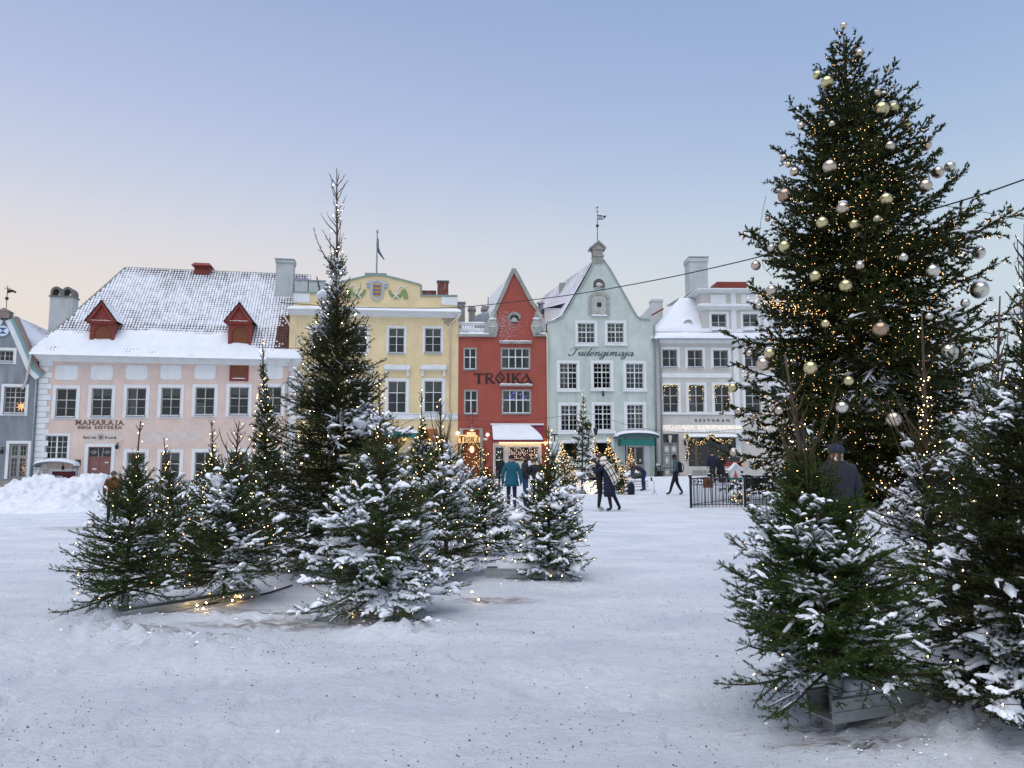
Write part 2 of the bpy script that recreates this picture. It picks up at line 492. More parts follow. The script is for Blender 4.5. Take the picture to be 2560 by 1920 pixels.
def make_pile():
    # long ploughed heap in front of the pink house, seen at the left
    n, m = 150, 60
    A = on_ground(-120, 1283); B = on_ground(285, 1277)
    us = np.linspace(0, 1, n); vs = np.linspace(0, 1, m)
    Uu, Vv = np.meshgrid(us, vs, indexing='ij')
    crest_px = [(-120, 1262, 0), (0, 1240, 0), (20, 1232, 0), (45, 1208, 0), (90, 1192, 0), (110, 1192, 0), (135, 1204, 0), (170, 1196, 0), (200, 1190, 0), (235, 1188, 0), (255, 1187, 0), (272, 1196, 0), (290, 1225, 0), (330, 1268, 0)]
    Y0, Y1 = A.y, A.y + 3.2
    X = np.empty_like(Uu); Yg = Y0 + Vv * 5.2
    px = -120 + us * 450
    crest = np.interp(px, [c[0] for c in crest_px], [c[1] for c in crest_px])
    hz = np.array([max(.02, at(p, c, Y1).z - ground_z(at(p, c, Y1).x, Y1)) for p, c in zip(px, crest)])
    xs = np.array([at(p, c, Y1).x for p, c in zip(px, crest)])
    prof = np.where(vs < .6, (np.clip(vs / .6, 0, 1)) ** .75, np.cos((vs - .6) / .4 * math.pi / 2))
    H = hz[:, None] * prof[None]
    X = np.repeat(xs[:, None], m, 1)
    P = np.stack([X.ravel(), Yg.ravel(), H.ravel()], 1)
    Ps = P.copy(); Ps[:, 2] *= .4; Ps[:, 1] *= .6
    d = (fbm(Ps, 1.6, 31, 5) - .5) * .45 + (fbm(P, 6.5, 8, 3) - .5) * .42
    Z = H + d.reshape(H.shape) * np.clip(H * 2.0, 0, 1)
    Z = Z + np.array([[ground_z(a, b) for a, b in zip(r1, r2)] for r1, r2 in zip(X, Yg)]) - .01
    Yg = Yg + ((fbm(P, 1.3, 77, 3) - .5) * .8).reshape(H.shape)
    V = np.stack([X.ravel(), Yg.ravel(), Z.ravel()], 1)
    i = np.arange(n - 1)[:, None] * m + np.arange(m - 1)[None]
    Fq = np.stack([i, i + m, i + m + 1, i + 1], -1).reshape(-1, 4)
    o = np_mesh('snow_heap', [(V, Fq)], M['snow'], smooth_=True)
    o.data.materials[0] = material('ploughed_snow', (.70, .72, .765), .75, noise=.10, nscale=3, bump=1.0, bscale=14, dirt=(.5, .5, .53), dirt_amt=.4, dirt_scale=2.5)
    tag(o, 'long ploughed heap of clean snow in front of the pink house', 'snow heap')
make_pile()
# ---------------------------------------------------------------- houses
ZM = {'1': (0, 640, .3857), '2': (80, 640, .3074), '3': (80, 880, .3074), '4': (680, 560, .3255), '5': (1120, 640, .2171),
      '6': (1120, 960, .205), '7': (1340, 500, .2651), '8': (1340, 900, .2351), '9': (1580, 620, .217), '0': (1580, 940, .217),
      'a': (940, 980, .1356), 'b': (1130, 1060, .113), 'p': (0, 0, 1)}
def zz(k, x, y): o = ZM[k]; return o[0] + x * o[2], o[1] + y * o[2]

for nm, c, d, da in [('pink', (.68, .52, .445), (.52, .46, .42), .6), ('yellow', (.73, .58, .34), (.56, .45, .28), .45), ('red', (.345, .088, .064), (.30, .075, .06), .55),
                     ('green', (.51, .565, .515), (.30, .35, .31), .5), ('beige', (.55, .52, .475), (.46, .43, .40), .4), ('bluegrey', (.20, .215, .235), (.34, .36, .38), .75),
                     ('greywall', (.47, .49, .49), (.36, .36, .34), .7)]:
    M[nm] = material(nm + '_plaster', c, .85, noise=.11, nscale=.8, dirt=d, dirt_amt=da, dirt_scale=1.0, bump=.25, bscale=22, spec=.2)
M['tile'] = material('red_clay_tile', (.10, .042, .033), .8, noise=.4, nscale=3)
M['darktile'] = material('weathered_tile', (.10, .04, .035), .8, noise=.4, nscale=3)
M['oxred'] = material('oxide_red_paint', (.21, .034, .024), .6, noise=.2, nscale=4, bump=.2)
M['brownwood'] = material('brown_boarding', (.19, .062, .022), .6, noise=.3, nscale=9)
M['doorwood'] = material('faded_red_door', (.23, .105, .095), .55, noise=.2, nscale=6)
M['frame'] = material('weathered_frame', (.50, .46, .43), .6, noise=.2, nscale=7, dirt=(.2, .11, .08), dirt_amt=.6, dirt_scale=5)
M['whiteframe'] = material('white_frame', (.72, .72, .70), .5, noise=.08, nscale=7, dirt=(.35, .3, .26), dirt_amt=.4, dirt_scale=4)
M['stone'] = material('grey_stone', (.32, .31, .28), .85, noise=.2, nscale=4, bump=.4, dirt=(.14, .13, .12), dirt_amt=.6)
M['bronze'] = material('bronze_letter', (.17, .10, .065), .6)
M['blackletter'] = material('black_letter', (.012, .012, .013), .6)
M['greenletter'] = material('grey_green_letter', (.09, .13, .115), .6)
M['teal'] = material('teal_canvas', (.018, .15, .13), .7, noise=.1)
M['burgundy'] = material('burgundy_canvas', (.17, .012, .035), .7, noise=.15)
M['warmglow'] = material('warm_lamp_glow', (1, .8, .5), .5, emit=(1, .62, .25), estr=5)
M['bulb'] = material('warm_bulb', (1, .85, .6), .4, emit=(1, .66, .28), estr=3, lightsample=False)
M['coolbulb'] = material('white_bulb', (1, .95, .85), .4, emit=(1, .90, .72), estr=40)
M['darkbrick'] = material('dark_brick', (.16, .055, .04), .85, noise=.35, nscale=8, dirt=(.5, .47, .44), dirt_amt=.5, dirt_scale=4)
GLASS = glass_mat()
_pm = MB().sheet([(0, 0, 0), (1, 0, 0), (1, 0, 1), (0, 0, 1)]).mesh('pane'); _pm.materials.append(GLASS)

def plain(name, parent, x0, x1, y, z0, z1, mesh=None):
    o = bpy.data.objects.new(name, mesh or _pm); link(o, parent)
    o.location = (x0, y, z0); o.scale = (x1 - x0, 1, z1 - z0)
    return o
def _unit(mat, nm):
    me = MB().sheet([(0, 0, 0), (1, 0, 0), (1, 0, 1), (0, 0, 1)]).mesh(nm); me.materials.append(mat); return me
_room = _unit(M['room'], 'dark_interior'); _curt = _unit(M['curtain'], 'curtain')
_blind = _unit(material('pale_blind', (.50, .48, .44), .9, noise=.15, nscale=3), 'blind')

class House:
    def __init__(s, name, label, cat, L, R):
        def base(px, d):
            r = ray(px, 1150); t = d / r.y; return Vector((r.x * t, d, 0))
        a, b = base(*L), base(*R)
        s.ang = math.atan2(b.y - a.y, b.x - a.x)
        s.z0 = min(ground_z(a.x, a.y), ground_z(b.x, b.y))
        s.root = empty(name, (a.x, a.y, s.z0), s.ang, label, cat)
        s.mi = (Matrix.Translation((a.x, a.y, s.z0)) @ Matrix.Rotation(s.ang, 4, 'Z')).inverted()
        s.W = (b - a).length; s.holes = []; s.a = a
    def pt(s, px, py, y=0.0):
        o = s.mi @ Vector((0, 0, CAMZ)); d = s.mi.to_3x3() @ ray(px, py)
        t = (y - o.y) / d.y
        q = o + d * t; return q.x, q.z
    def z(s, k, x, y, yy=0.0): return s.pt(*zz(k, x, y), yy)
    def rect(s, k, x0, x1, y0, y1, yy=0.0):
        xm, ym = (x0 + x1) / 2, (y0 + y1) / 2
        return (s.z(k, x0, ym, yy)[0], s.z(k, x1, ym, yy)[0], s.z(k, xm, y1, yy)[1], s.z(k, xm, y0, yy)[1])
    def wall(s, outline, mat, depth=9.0, name='wall', rev=.45):
        """outline [(x,z)] with the window and door openings cut out and their reveals built"""
        loops = [[Vector((p[0], p[1], 0)) for p in outline]]
        for (x0, x1, z0, z1) in s.holes:
            loops.append([Vector((x0, z0, 0)), Vector((x0, z1, 0)), Vector((x1, z1, 0)), Vector((x1, z0, 0))])
        flat = [p for lp in loops for p in lp]
        mb = MB()
        mb.add([(p.x, 0, p.y) for p in flat], [tuple(t) for t in tessellate_polygon(loops)])
        n = len(outline)
        vs = [(p[0], 0, p[1]) for p in outline] + [(p[0], depth, p[1]) for p in outline]
        tri = tessellate_polygon([loops[0]])
        mb.add(vs, [(i, (i + 1) % n, (i + 1) % n + n, i + n) for i in range(n)] + [tuple(i + n for i in t) for t in tri])
        for (x0, x1, z0, z1) in s.holes:
            q = [(x0, z0), (x0, z1), (x1, z1), (x1, z0)]
            mb.add([(a, 0, b) for a, b in q] + [(a, rev, b) for a, b in q], [(i, (i + 1) % 4, (i + 1) % 4 + 4, i + 4) for i in range(4)])
        o = mb.build(name, mat, s.root, fix=False)
        return o
    def window(s, rect, m=.2, mb_=None, leaves=2, rows=(.38,), munt=((1, 1), (1, 2)), fmat='whiteframe', casing='white', sill='snow', curtain=None,
               fw=.055, bar=.05, thin=.022, recess=.10, name='window', proud=.035, silldepth=.1):
        x0, x1, z0, z1 = rect; mb_ = m if mb_ is None else mb_
        if curtain is None and random.random() < .45: curtain = random.choice([[(0, .22, 0, 1), (.78, 1, 0, 1)], [(0, 1, .72, 1)], [(0, .5, 0, .45)], [(.1, .45, 0, 1)]])
        ox0, ox1, oz0, oz1 = x0 + m, x1 - m, z0 + mb_, z1 - m
        s.holes.append((ox0, ox1, oz0, oz1))
        y = recess
        f = MB().ring(ox0, ox1, oz0, oz1, fw, y, y + .07)
        iw0, iw1, iz0, iz1 = ox0 + fw, ox1 - fw, oz0 + fw, oz1 - fw
        lw = (iw1 - iw0) / leaves
        zs = [iz1] + [iz1 - (iz1 - iz0) * r for r in rows] + [iz0]
        for k in range(1, leaves): f.box(iw0 + k * lw - bar / 2, iw0 + k * lw + bar / 2, y + .004, y + .06, iz0, iz1)
        for zt in zs[1:-1]:
            for k in range(leaves):
                f.box(iw0 + k * lw + (bar / 2 if k else 0), iw0 + (k + 1) * lw - (bar / 2 if k < leaves - 1 else 0), y - .008, y + .06, zt - bar / 2, zt + bar / 2)
        panes = []
        for k in range(leaves):
            a, b = iw0 + k * lw + (bar / 2 if k else 0), iw0 + (k + 1) * lw - (bar / 2 if k < leaves - 1 else 0)
            for ri in range(len(zs) - 1):
                t, u = zs[ri] - (bar / 2 if ri else 0), zs[ri + 1] + (bar / 2 if ri < len(zs) - 2 else 0)
                nx, ny = munt[ri % len(munt)]
                for i in range(1, nx): f.box(a + (b - a) * i / nx - thin / 2, a + (b - a) * i / nx + thin / 2, y + .012, y + .05, u, t)
                for j in range(1, ny):
                    for i in range(nx):
                        xa = a + (b - a) * i / nx + (thin / 2 if i else 0); xb = a + (b - a) * (i + 1) / nx - (thin / 2 if i < nx - 1 else 0)
                        f.box(xa, xb, y + .014, y + .048, u + (t - u) * j / ny - thin / 2, u + (t - u) * j / ny + thin / 2)
                panes.append((a, b, u, t))
        w = f.build(name, M[fmat], s.root)
        for (a, b, u, t) in panes: plain('pane', w, a, b, y + .032, u, t)
        plain('dark_interior', w, ox0 - .15, ox1 + .15, .44, oz0 - .1, oz1 + .1, _room)  # flat dark sheet painted as the shade of the room behind
        if curtain:
            for q in curtain:      # fractions of the opening: x0,x1,z0,z1
                plain('curtain', w, ox0 + (ox1 - ox0) * q[0], ox0 + (ox1 - ox0) * q[1], y + .16, oz0 + (oz1 - oz0) * q[2], oz0 + (oz1 - oz0) * q[3], _curt)
        if casing:
            c = MB()
            c.box(x0, ox0, -proud, .002, z0, z1); c.box(ox1, x1, -proud, .002, z0, z1)
            c.box(ox0, ox1, -proud, .002, oz1, z1)
            if mb_ > .02: c.box(ox0, ox1, -proud, .002, z0, oz0)
            c.build('casing', M[casing], w)
        if sill:
            mb2 = MB().box(ox0 - .03, ox1 + .03, -proud - silldepth, -proud - .002, oz0 - .07, oz0 - .02); mb2.build('sill', M['zinc'], w)
            snow_strip(w, ox0 + .0, ox1 - .0, -proud - silldepth + .01, y - .002, oz0 - .018, .05)
        return w

def snow_strip(parent, x0, x1, y0, y1, z, h, name='snow_strip'):
    n = max(4, int((x1 - x0) / .12)); mb = MB(); vs = []; fs = []
    for i in range(n + 1):
        x = x0 + (x1 - x0) * i / n
        hh = h * random.uniform(.55, 1.15) * (0.35 if i in (0, n) else 1); d = random.uniform(-.012, .012)
        vs += [(x, y0 + d, z), (x, y0 + d + .004, z + hh * .6), (x, y0 * .6 + y1 * .4, z + hh), (x, y1, z + hh), (x, y1, z)]
    for i in range(n):
        for k in range(4): fs.append((i * 5 + k, i * 5 + k + 1, i * 5 + k + 6, i * 5 + k + 5))
    fs += [(0, 1, 2, 3, 4), tuple(n * 5 + k for k in range(5))]
    mb.add(vs, fs); return mb.build(name, M['roof_snow'], parent, smooth_=True)

def lettering(parent, text, rect, y, mat, bold=.0, slab=0.0, name='letter', shear=0., gap=.25, thick=.02):
    """each character its own object, spread over rect"""
    x0, x1, z0, z1 = rect; data = []
    for ch in text:
        if ch == ' ': data.append(None); continue
        cu = bpy.data.curves.new('letter', 'FONT'); cu.body = ch; cu.size = 1; cu.offset = bold; cu.extrude = .0; cu.resolution_u = 2; cu.shear = shear
        o = bpy.data.objects.new('tmp', cu); me = o.to_mesh()
        co = np.array([v.co[:] for v in me.vertices]); fs = [tuple(p.vertices) for p in me.polygons]
        o.to_mesh_clear(); bpy.data.objects.remove(o); bpy.data.curves.remove(cu)
        data.append((co, fs))
    caps = max(d[0][:, 1].max() for d in data if d is not None); base = min(0, 0)
    ws = [(.45 if d is None else d[0][:, 0].max() - d[0][:, 0].min()) for d in data]
    tot = sum(ws) + gap * .35 * (len(ws) - 1)
    k = (x1 - x0) / tot; kz = (z1 - z0) / caps; x = x0
    for d, w, ch in zip(data, ws, text):
        if d is not None:
            co, fs = d; mn = co[:, 0].min()
            mb = MB()
            vs = [((c[0] - mn) * k, 0, c[1] * kz) for c in co]
            n = len(vs)
            mb.add(vs, fs)
            # edge walls
            cnt = {}
            for f in fs:
                for i in range(len(f)):
                    e = (f[i], f[(i + 1) % len(f)]); cnt[tuple(sorted(e))] = cnt.get(tuple(sorted(e)), 0) + 1
            mb.add([(a, thick, c) for a, _, c in vs], [])
            mb.f += [(e[0], e[1], e[1] + n, e[0] + n) for e, q in cnt.items() if q == 1]
            if slab:
                ww = w * k; h = (z1 - z0)
                feet = {'M': (0, 1), 'A': (0, 1), 'H': (0, 1), 'R': (0, 1), 'J': ()}.get(ch, ())
                for q in feet: mb.box(q * ww - slab * (1.0 if q == 0 else .9), q * ww + slab * (.9 if q == 0 else 1.0), 0.001, thick, 0, h * .14)
                for q in {'M': (0, 1), 'H': (0, 1), 'R': (0,), 'J': (1,)}.get(ch, ()): mb.box(q * ww - slab, q * ww + slab, .001, thick, h * .86, h)
            o = mb.build(name, mat, parent, fix=False); o.location = (x, y, z0)
        x += (w + gap * .35) * k

def ribbon(mb, pts, w, y0=0., y1=.02, nib=None):
    """a pen stroke in (x,z); nib=(angle, wmin): width depends on direction"""
    n = len(pts); vs = []
    for i, p in enumerate(pts):
        a = Vector(pts[max(i - 1, 0)]); b = Vector(pts[min(i + 1, n - 1)]); d = (b - a)
        if d.length < 1e-6: d = Vector((0, 1))
        d.normalize(); nn = Vector((-d.y, d.x))
        ww = w[i] if isinstance(w, (list, tuple)) else w
        if nib: ww = nib[1] + (ww - nib[1]) * abs(math.sin(math.atan2(d.y, d.x) - nib[0]))
        for s_ in (.5, -.5):
            for y in (y0, y1): vs.append((p[0] + nn.x * ww * s_, y, p[1] + nn.y * ww * s_))
    fs = []
    for i in range(n - 1):
        q = i * 4; fs += [(q, q + 2, q + 6, q + 4), (q + 1, q + 5, q + 7, q + 3), (q, q + 4, q + 5, q + 1), (q + 2, q + 3, q + 7, q + 6)]
    fs += [(0, 1, 3, 2), (n * 4 - 4, n * 4 - 2, n * 4 - 1, n * 4 - 3)]
    mb.add(vs, fs)

def glyphs(parent, glyph_list, rect, y, mat, name='letter', slant=0., nib=None, thick=.02, ylo=0., yhi=1.):
    """glyph_list: [(advance, [(points, width)])], unit height"""
    x0, x1, z0, z1 = rect; adv = sum(g[0] for g in glyph_list); kx = (x1 - x0) / adv; kz = (z1 - z0) / (yhi - ylo); x = 0
    for a, strokes in glyph_list:
        mb = MB()
        for st in strokes:
            P, w = st[0], st[1]
            P = catmull(P, 4) if len(P) > 2 and (len(st) < 3) else P
            if isinstance(w, tuple): w = [w[0] + (w[1] - w[0]) * i / (len(P) - 1) for i in range(len(P))]
            Q = [((p[0] + slant * p[1]) * kx, (p[1] - ylo) * kz) for p in P]
            wk = [q * kz for q in w] if isinstance(w, list) else w * kz
            ribbon(mb, Q, wk, 0, thick, (nib[0], nib[1] * kz) if nib else None)
        o = mb.build(name, mat, parent, fix=False); o.location = (x0 + x * kx, y, z0)
        x += a

def tiles(parent, quad, nu, nv, mat=None, snowfun=None, lift=.05, bare_name='roof_tile_courses', wave=.045):
    """a pantiled slope. quad(u,v)->Vector; u along the eave, v up the slope. Returns tiles and their snow as two joined parts"""
    tv, tf, sv, sf = [], [], [], []
    p00, p10, p01 = quad(0, 0), quad(1, 0), quad(0, 1)
    nrm = (p10 - p00).cross(p01 - p00).normalized()
    if nrm.z < 0: nrm = -nrm
    for j in range(nv):
        for i in range(nu):
            u0, u1 = i / nu, (i + 1) / nu; v0, v1 = j / nv, (j + 1.12) / nv
            b = len(tv)
            for vv, lf in ((v0, lift), (min(v1, 1.0), .0)):
                for k, wv in ((0, 0), (.25, .7), (.5, 1), (.75, .7), (1.0, 0)):
                    tv.append(quad(u0 + (u1 - u0) * k, vv) + nrm * (lf + wave * wv))
            tf += [(b + k, b + k + 1, b + k + 6, b + k + 5) for k in range(4)]
            s_ = snowfun(u0 + .5 / nu, v0 + .5 / nv) if snowfun else .9
            s_ += random.uniform(-.13, .13)
            if s_ > .12:
                c = min(1.12, .35 + .75 * s_); top = v0 + (v1 - v0) * .98; bot = top - (v1 - v0) * c * (.92 if s_ < .95 else 1.0)
                wdt = min(1.0, .55 + .5 * s_); b = len(sv); e = (1 - wdt) / 2
                th = .02 + .035 * min(1, s_)
                for vv, lf in ((bot, lift), ((bot + top) / 2, lift * .6 + th), (top, .01 + th)):
                    for k, wv in ((e, .15), (.25, .75), (.5, 1), (.75, .75), (1 - e, .15)):
                        sv.append(quad(u0 + (u1 - u0) * k, max(0, min(1, vv))) + nrm * (lf + wave * wv + (.012 if vv != bot else .004)))
                sf += [(b + r * 5 + k, b + r * 5 + k + 1, b + r * 5 + k + 6, b + r * 5 + k + 5) for r in range(2) for k in range(4)]
    o = np_mesh(bare_name, [(np.array([v[:] for v in tv]), np.array(tf))], mat or M['tile'], parent, kind='stuff')
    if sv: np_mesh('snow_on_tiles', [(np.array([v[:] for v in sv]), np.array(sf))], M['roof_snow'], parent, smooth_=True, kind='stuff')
    return o

def snow_slab(parent, pts, thick, name='snow_cover', nu=24, nv=10, rough=.06, seed=1):
    """thick snow over a bilinear quad pts (4 corners, counter-clockwise from eave left), rounded at the edges"""
    A, B, C, D = [Vector(p) for p in pts]; n = (B - A).cross(D - A).normalized()
    if n.z < 0: n = -n
    V = []; us = np.linspace(0, 1, nu + 1); vs = np.linspace(0, 1, nv + 1)
    P = []
    for u in us:
        for v in vs: P.append(A * (1 - u) * (1 - v) + B * u * (1 - v) + C * u * v + D * (1 - u) * v)
    Pn = np.array([p[:] for p in P]); ns = fbm(Pn, 1.1, seed, 3) - .5
    for idx, p in enumerate(P):
        u, v = us[idx // (nv + 1)], vs[idx % (nv + 1)]
        e = min(u, 1 - u, v, 1 - v) 
        t = thick * (1 if e > .001 else 0.0) * (.8 if e < 1.5 / max(nu, nv) else 1)
        q = p + n * (t + (ns[idx] * rough * 2 if t else 0) + .012)
        V.append(q[:])
    i = np.arange(nu)[:, None] * (nv + 1) + np.arange(nv)[None]
    Fq = np.stack([i, i + nv + 1, i + nv + 2, i + 1], -1).reshape(-1, 4)
    return np_mesh(name, [(np.array(V), Fq)], M['roof_snow'], parent, smooth_=True)

def downpipe(H, pts, r=.06, mat='whiteframe', name='downpipe'):
    return MB().tube(pts, r, 8).build(name, M[mat], H.root, smooth_=True)

def wall_lamp(H, x, z, lit=False):
    o = MB().box(x - .04, x + .04, -.30, -.003, z + .28, z + .33).lathe([(.05, 0), (.12, .05), (.14, .25), (.05, .36), (.01, .42)], (x, -.28, z - .15), 6).build('wall_lamp', M['black'], H.root)
    return o

def fairy(parent, pts, r, mat, name='bulbs'):
    oc = np.array([(1, 0, 0), (-1, 0, 0), (0, 1, 0), (0, -1, 0), (0, 0, 1), (0, 0, -1)], float)
    fo = np.array([(0, 2, 4), (2, 1, 4), (1, 3, 4), (3, 0, 4), (2, 0, 5), (1, 2, 5), (3, 1, 5), (0, 3, 5)])
    P = np.array([p[:] for p in pts], float)
    rr = r if np.ndim(r) else np.full(len(P), r)
    V = P[:, None] + oc[None] * rr[:, None, None]
    Fq = (np.arange(len(P))[:, None, None] * 6 + fo[None]).reshape(-1, 3)
    return np_mesh(name, [(V.reshape(-1, 3), Fq)], mat, parent, kind='stuff')

# ================= pink house
def pink_house():
    H = House('pink_house', 'long pink two-storey house with big snowy tiled roof, red dormers and restaurant lettering', 'building', (86, 55.0), (737, 58.2))
    R = H.root
    top = H.z('3', 1000, 72)[1]; topl = H.z('3', 90, 72)[1]; top = topl
    W = H.W
    pan = [(190, 373, 108, 228), (480, 660, 108, 227), (764, 940, 108, 226), (1045, 1218, 107, 224), (1322, 1495, 107, 223), (1880, 2040, 107, 219)]
    for q in pan:
        x0, x1, z0, z1 = H.rect('3', *q); c = .12
        pts = []
        for (cx, cz, a0) in [(x0, z0, 90), (x0, z1, 0), (x1, z1, -90), (x1, z0, 180)]:
            for k in range(4):
                a = rad(a0 - k * 30); pts.append((cx + c * math.cos(a) * (1), cz + c * math.sin(a)))
        # concave corners
        pts = []
        for (cx, cz, sx, sz, fl) in [(x0, z0, 1, 1, 0), (x0, z1, 1, -1, 1), (x1, z1, -1, -1, 0), (x1, z0, -1, 1, 1)]:
            arc = [(cx + sx * c * math.cos(rad(a)), cz + sz * c * math.sin(rad(a))) for a in (0, 30, 60, 90)]
            pts += arc if fl == 0 and False else (arc[::-1] if fl else arc) 
        MB().poly(pts, -.025, -.001).build('wall_panel', M['white'], R)
    for q in [(163, 388, 270, 548), (455, 677, 268, 543), (742, 955, 266, 540), (1022, 1235, 264, 537), (1300, 1511, 262, 530), (1578, 1788, 260, 527), (1860, 2055, 258, 520)]:
        H.window(H.rect('3', *q), .24, .19, 2, (.40,), ((1, 1), (1, 2)), 'frame', fw=.07, bar=.07)
    for q in [(740, 945, 790, 1060), (1015, 1228, 790, 1058), (1295, 1508, 788, 1054), (1575, 1785, 786, 1050), (1855, 2050, 785, 1045)]:
        H.window(H.rect('3', *q), .24, .1, 2, (.40,), ((1, 1), (1, 2)), 'frame', fw=.07, bar=.07)
    H.window(H.rect('3', 85, 308, 660, 885), .17, .15, 2, (), ((2, 4),), 'whiteframe', fw=.05, bar=.11, thin=.03)
    # red shutter hatch
    x0, x1, z0, z1 = H.rect('3', 1608, 1762, 78, 237)
    h = MB().ring(x0, x1, z0, z1, .17, -.07, -.001).build('loading_hatch', M['oxred'], R)
    cx, cz = (x0 + x1) / 2, (z0 + z1) / 2; ax, az = (x1 - x0) / 2 - .17, (z1 - z0) / 2 - .17
    herring(h, cx, cz, ax, az, -.03)
    snow_strip(h, x0 + .17, x1 - .17, -.10, -.03, z0 + .17, .07)
    # door
    q = H.rect('3', 425, 672, 745, 1015); m = .24
    zb = 0.05
    q = (q[0], q[1], zb, q[3])
    o = (q[0] + m, q[1] - m, zb, q[3] - m); H.holes.append(o)
    d = MB(); d.box(q[0], o[0], -.04, .002, zb, q[3]); d.box(o[1], q[1], -.04, .002, zb, q[3]); d.box(o[0], o[1], -.04, .002, o[3], q[3]); d.build('door_surround', M['white'], R)
    tz = o[3] - (o[3] - o[2]) * .27
    dm = (o[0] + o[1]) / 2
    dr = MB().ring(o[0], o[1], o[2], o[3], .07, .12, .2).box(o[0] + .07, o[1] - .07, .115, .2, tz - .05, tz + .05).build('door', M['doorwood'], R)
    for a, b in ((o[0] + .07, dm - .012), (dm + .012, o[1] - .07)):
        lf = MB().box(a, b, .15, .19, zb + .07, tz - .05)
        for u, v in ((.06, .40), (.45, .62), (.68, .95)):
            hh = tz - .05 - zb - .07
            lf.ring(a + .1, b - .1, zb + .07 + hh * u, zb + .07 + hh * v, .05, .13, .151)
        lf.build('door_leaf', M['doorwood'], dr)
    plain('pane', dr, o[0] + .07, o[1] - .07, .16, tz + .05, o[3] - .07)
    plain('dark_interior', dr, o[0] - .1, o[1] + .1, .44, tz - .1, o[3] + .1, _room)
    f = MB()
    for k in (-1, 1):
        cxk = dm + k * (o[1] - o[0]) * .29; czk = (tz + o[3]) / 2; r = .12
        f.tube([(cxk + r * math.cos(t * math.pi / 4), .15, czk + r * math.sin(t * math.pi / 4)) for t in range(9)], .012, 4)
        f.tube([(cxk - .3, .15, czk), (cxk + .3, .15, czk)], .01, 4); f.tube([(dm + k * .12, .15, tz + .05), (dm + k * .18, .15, o[3] - .07)], .015, 4)
    f.build('fanlight_bars', M['whiteframe'], dr)
    plain('letter_slot', dr, o[0] + .27, o[0] + .57, .125, zb + 1.15, zb + 1.24, _unit(M['white'], 'letter_slot'))
    plain('notice', dr, dm + .33, dm + .58, .125, tz - .42, tz - .34, _unit(M['white'], 'notice'))
    # arched hood over the low cellar door
    x0, x1, z0, z1 = H.rect('3', 70, 390, 868, 940); cx = (x0 + x1) / 2; hw = (x1 - x0) / 2
    arc = [(cx + hw * math.cos(t), z0 + .05 + (z1 - z0) * .55 * math.sin(t) ** .8) for t in [math.pi - math.pi * i / 12 for i in range(13)]]
    mb = MB(); vs = [(a, y, b) for y in (-1.15, 0) for a, b in arc] + [(a, y, b + .05) for y in (-1.15, 0) for a, b in arc]
    mb.add(vs, [(i, i + 1, i + 14, i + 13) for i in range(12)] + [(26 + i, 39 + i, 40 + i, 27 + i) for i in range(12)] + [(i, 26 + i, 27 + i, i + 1) for i in range(12)])
    hd = mb.build('door_hood', M['zinc'], R)
    mb = MB(); arc2 = [(cx + (hw + .04) * math.cos(t), z0 + .10 + (z1 - z0) * .55 * math.sin(t) ** .8) for t in [math.pi - math.pi * i / 12 for i in range(13)]]
    th = [.02 + .15 * math.sin(math.pi * i / 12) ** .6 for i in range(13)]
    vs = []
    for y in (-1.2, -1.17, -.6, -.01):
        for (a, b), t in zip(arc2, th): vs.append((a, y, b + (t if y > -1.19 else t * .2)))
    vs += [(a, -1.2, b) for a, b in arc2]
    mb.add(vs, [(r * 13 + i, r * 13 + i + 1, r * 13 + 14 + i, r * 13 + 13 + i) for r in range(3) for i in range(12)] + [(52 + i, 53 + i, i + 1, i) for i in range(12)])
    mb.build('snow_cap', M['roof_snow'], hd, smooth_=True)
    for xx in (x0 + .12, x1 - .12):
        mb = MB().tube([(xx, -1.1, z0 + .03), (xx, -.02, z0 + .03)], .02, 5).tube([(xx, -.03, z0 + .03), (xx, -.03, z0 - .95)], .02, 5)
        sp = [(xx, -.03 - .42 * (1 - t) - .0 + .12 * math.sin(t * 12), z0 - .1 - .75 * t) for t in [i / 14 for i in range(15)]]
        mb.tube(sp, .018, 5).tube([(xx, -.95 + .13 * math.cos(a), z0 - .13 + .12 * math.sin(a)) for a in [i * .7 for i in range(9)]], .016, 5)
        mb.build('iron_bracket', M['black'], hd)
    a0, a1, c0, c1 = H.rect('3', 135, 378, 948, 1080)
    o2 = (a0 + .2, a1 - .2, -.3, c1 - .2); H.holes.append(o2)
    MB().box(a0, o2[0], -.03, .002, -.3, c1).box(o2[1], a1, -.03, .002, -.3, c1).box(o2[0], o2[1], -.03, .002, o2[3], c1).build('door_surround', M['white'], R)
    cd = MB().box(o2[0], o2[1], .12, .18, -.3, o2[3]).build('cellar_door', material('wine_red_door', (.11, .012, .016), .5), R)
    plain('notice', cd, o2[0] + .25, o2[0] + .68, .11, o2[3] - .62, o2[3] - .32, _unit(M['white'], 'notice'))
    lx = (a0 + a1) / 2 + .05
    MB().lathe([(.04, 0), (.09, .04), (.11, .2), (.03, .3), (.01, .5)], (lx, -.35, o2[3] + .1), 6).build('hood_lantern', M['black'], R)
    # corner quoins
    z_ = 0.0; k = 0; rows = [(70, 103), (0, 100)]
    n = 22
    for side in (0, 1):
        for k in range(n):
            za, zb2 = top * k / n, top * (k + 1) / n
            w = .85 if k % 2 else .62
            if side == 0: MB().box(-.05, w, -.05, -.001, za + .02, zb2 - .02).box(-.052, -.001, -.001, w * .8, za + .02, zb2 - .02).build('quoin', M['white'], R)
            else:
                w *= .75; MB().box(W - w, W - .02, -.05, -.001, za + .02, zb2 - .02).build('quoin', M['white'], R)
    # signs
    lettering(R, 'MAHARAJA', H.rect('3', 357, 745, 553, 592), -.035, M['bronze'], .02, .05, gap=.55)
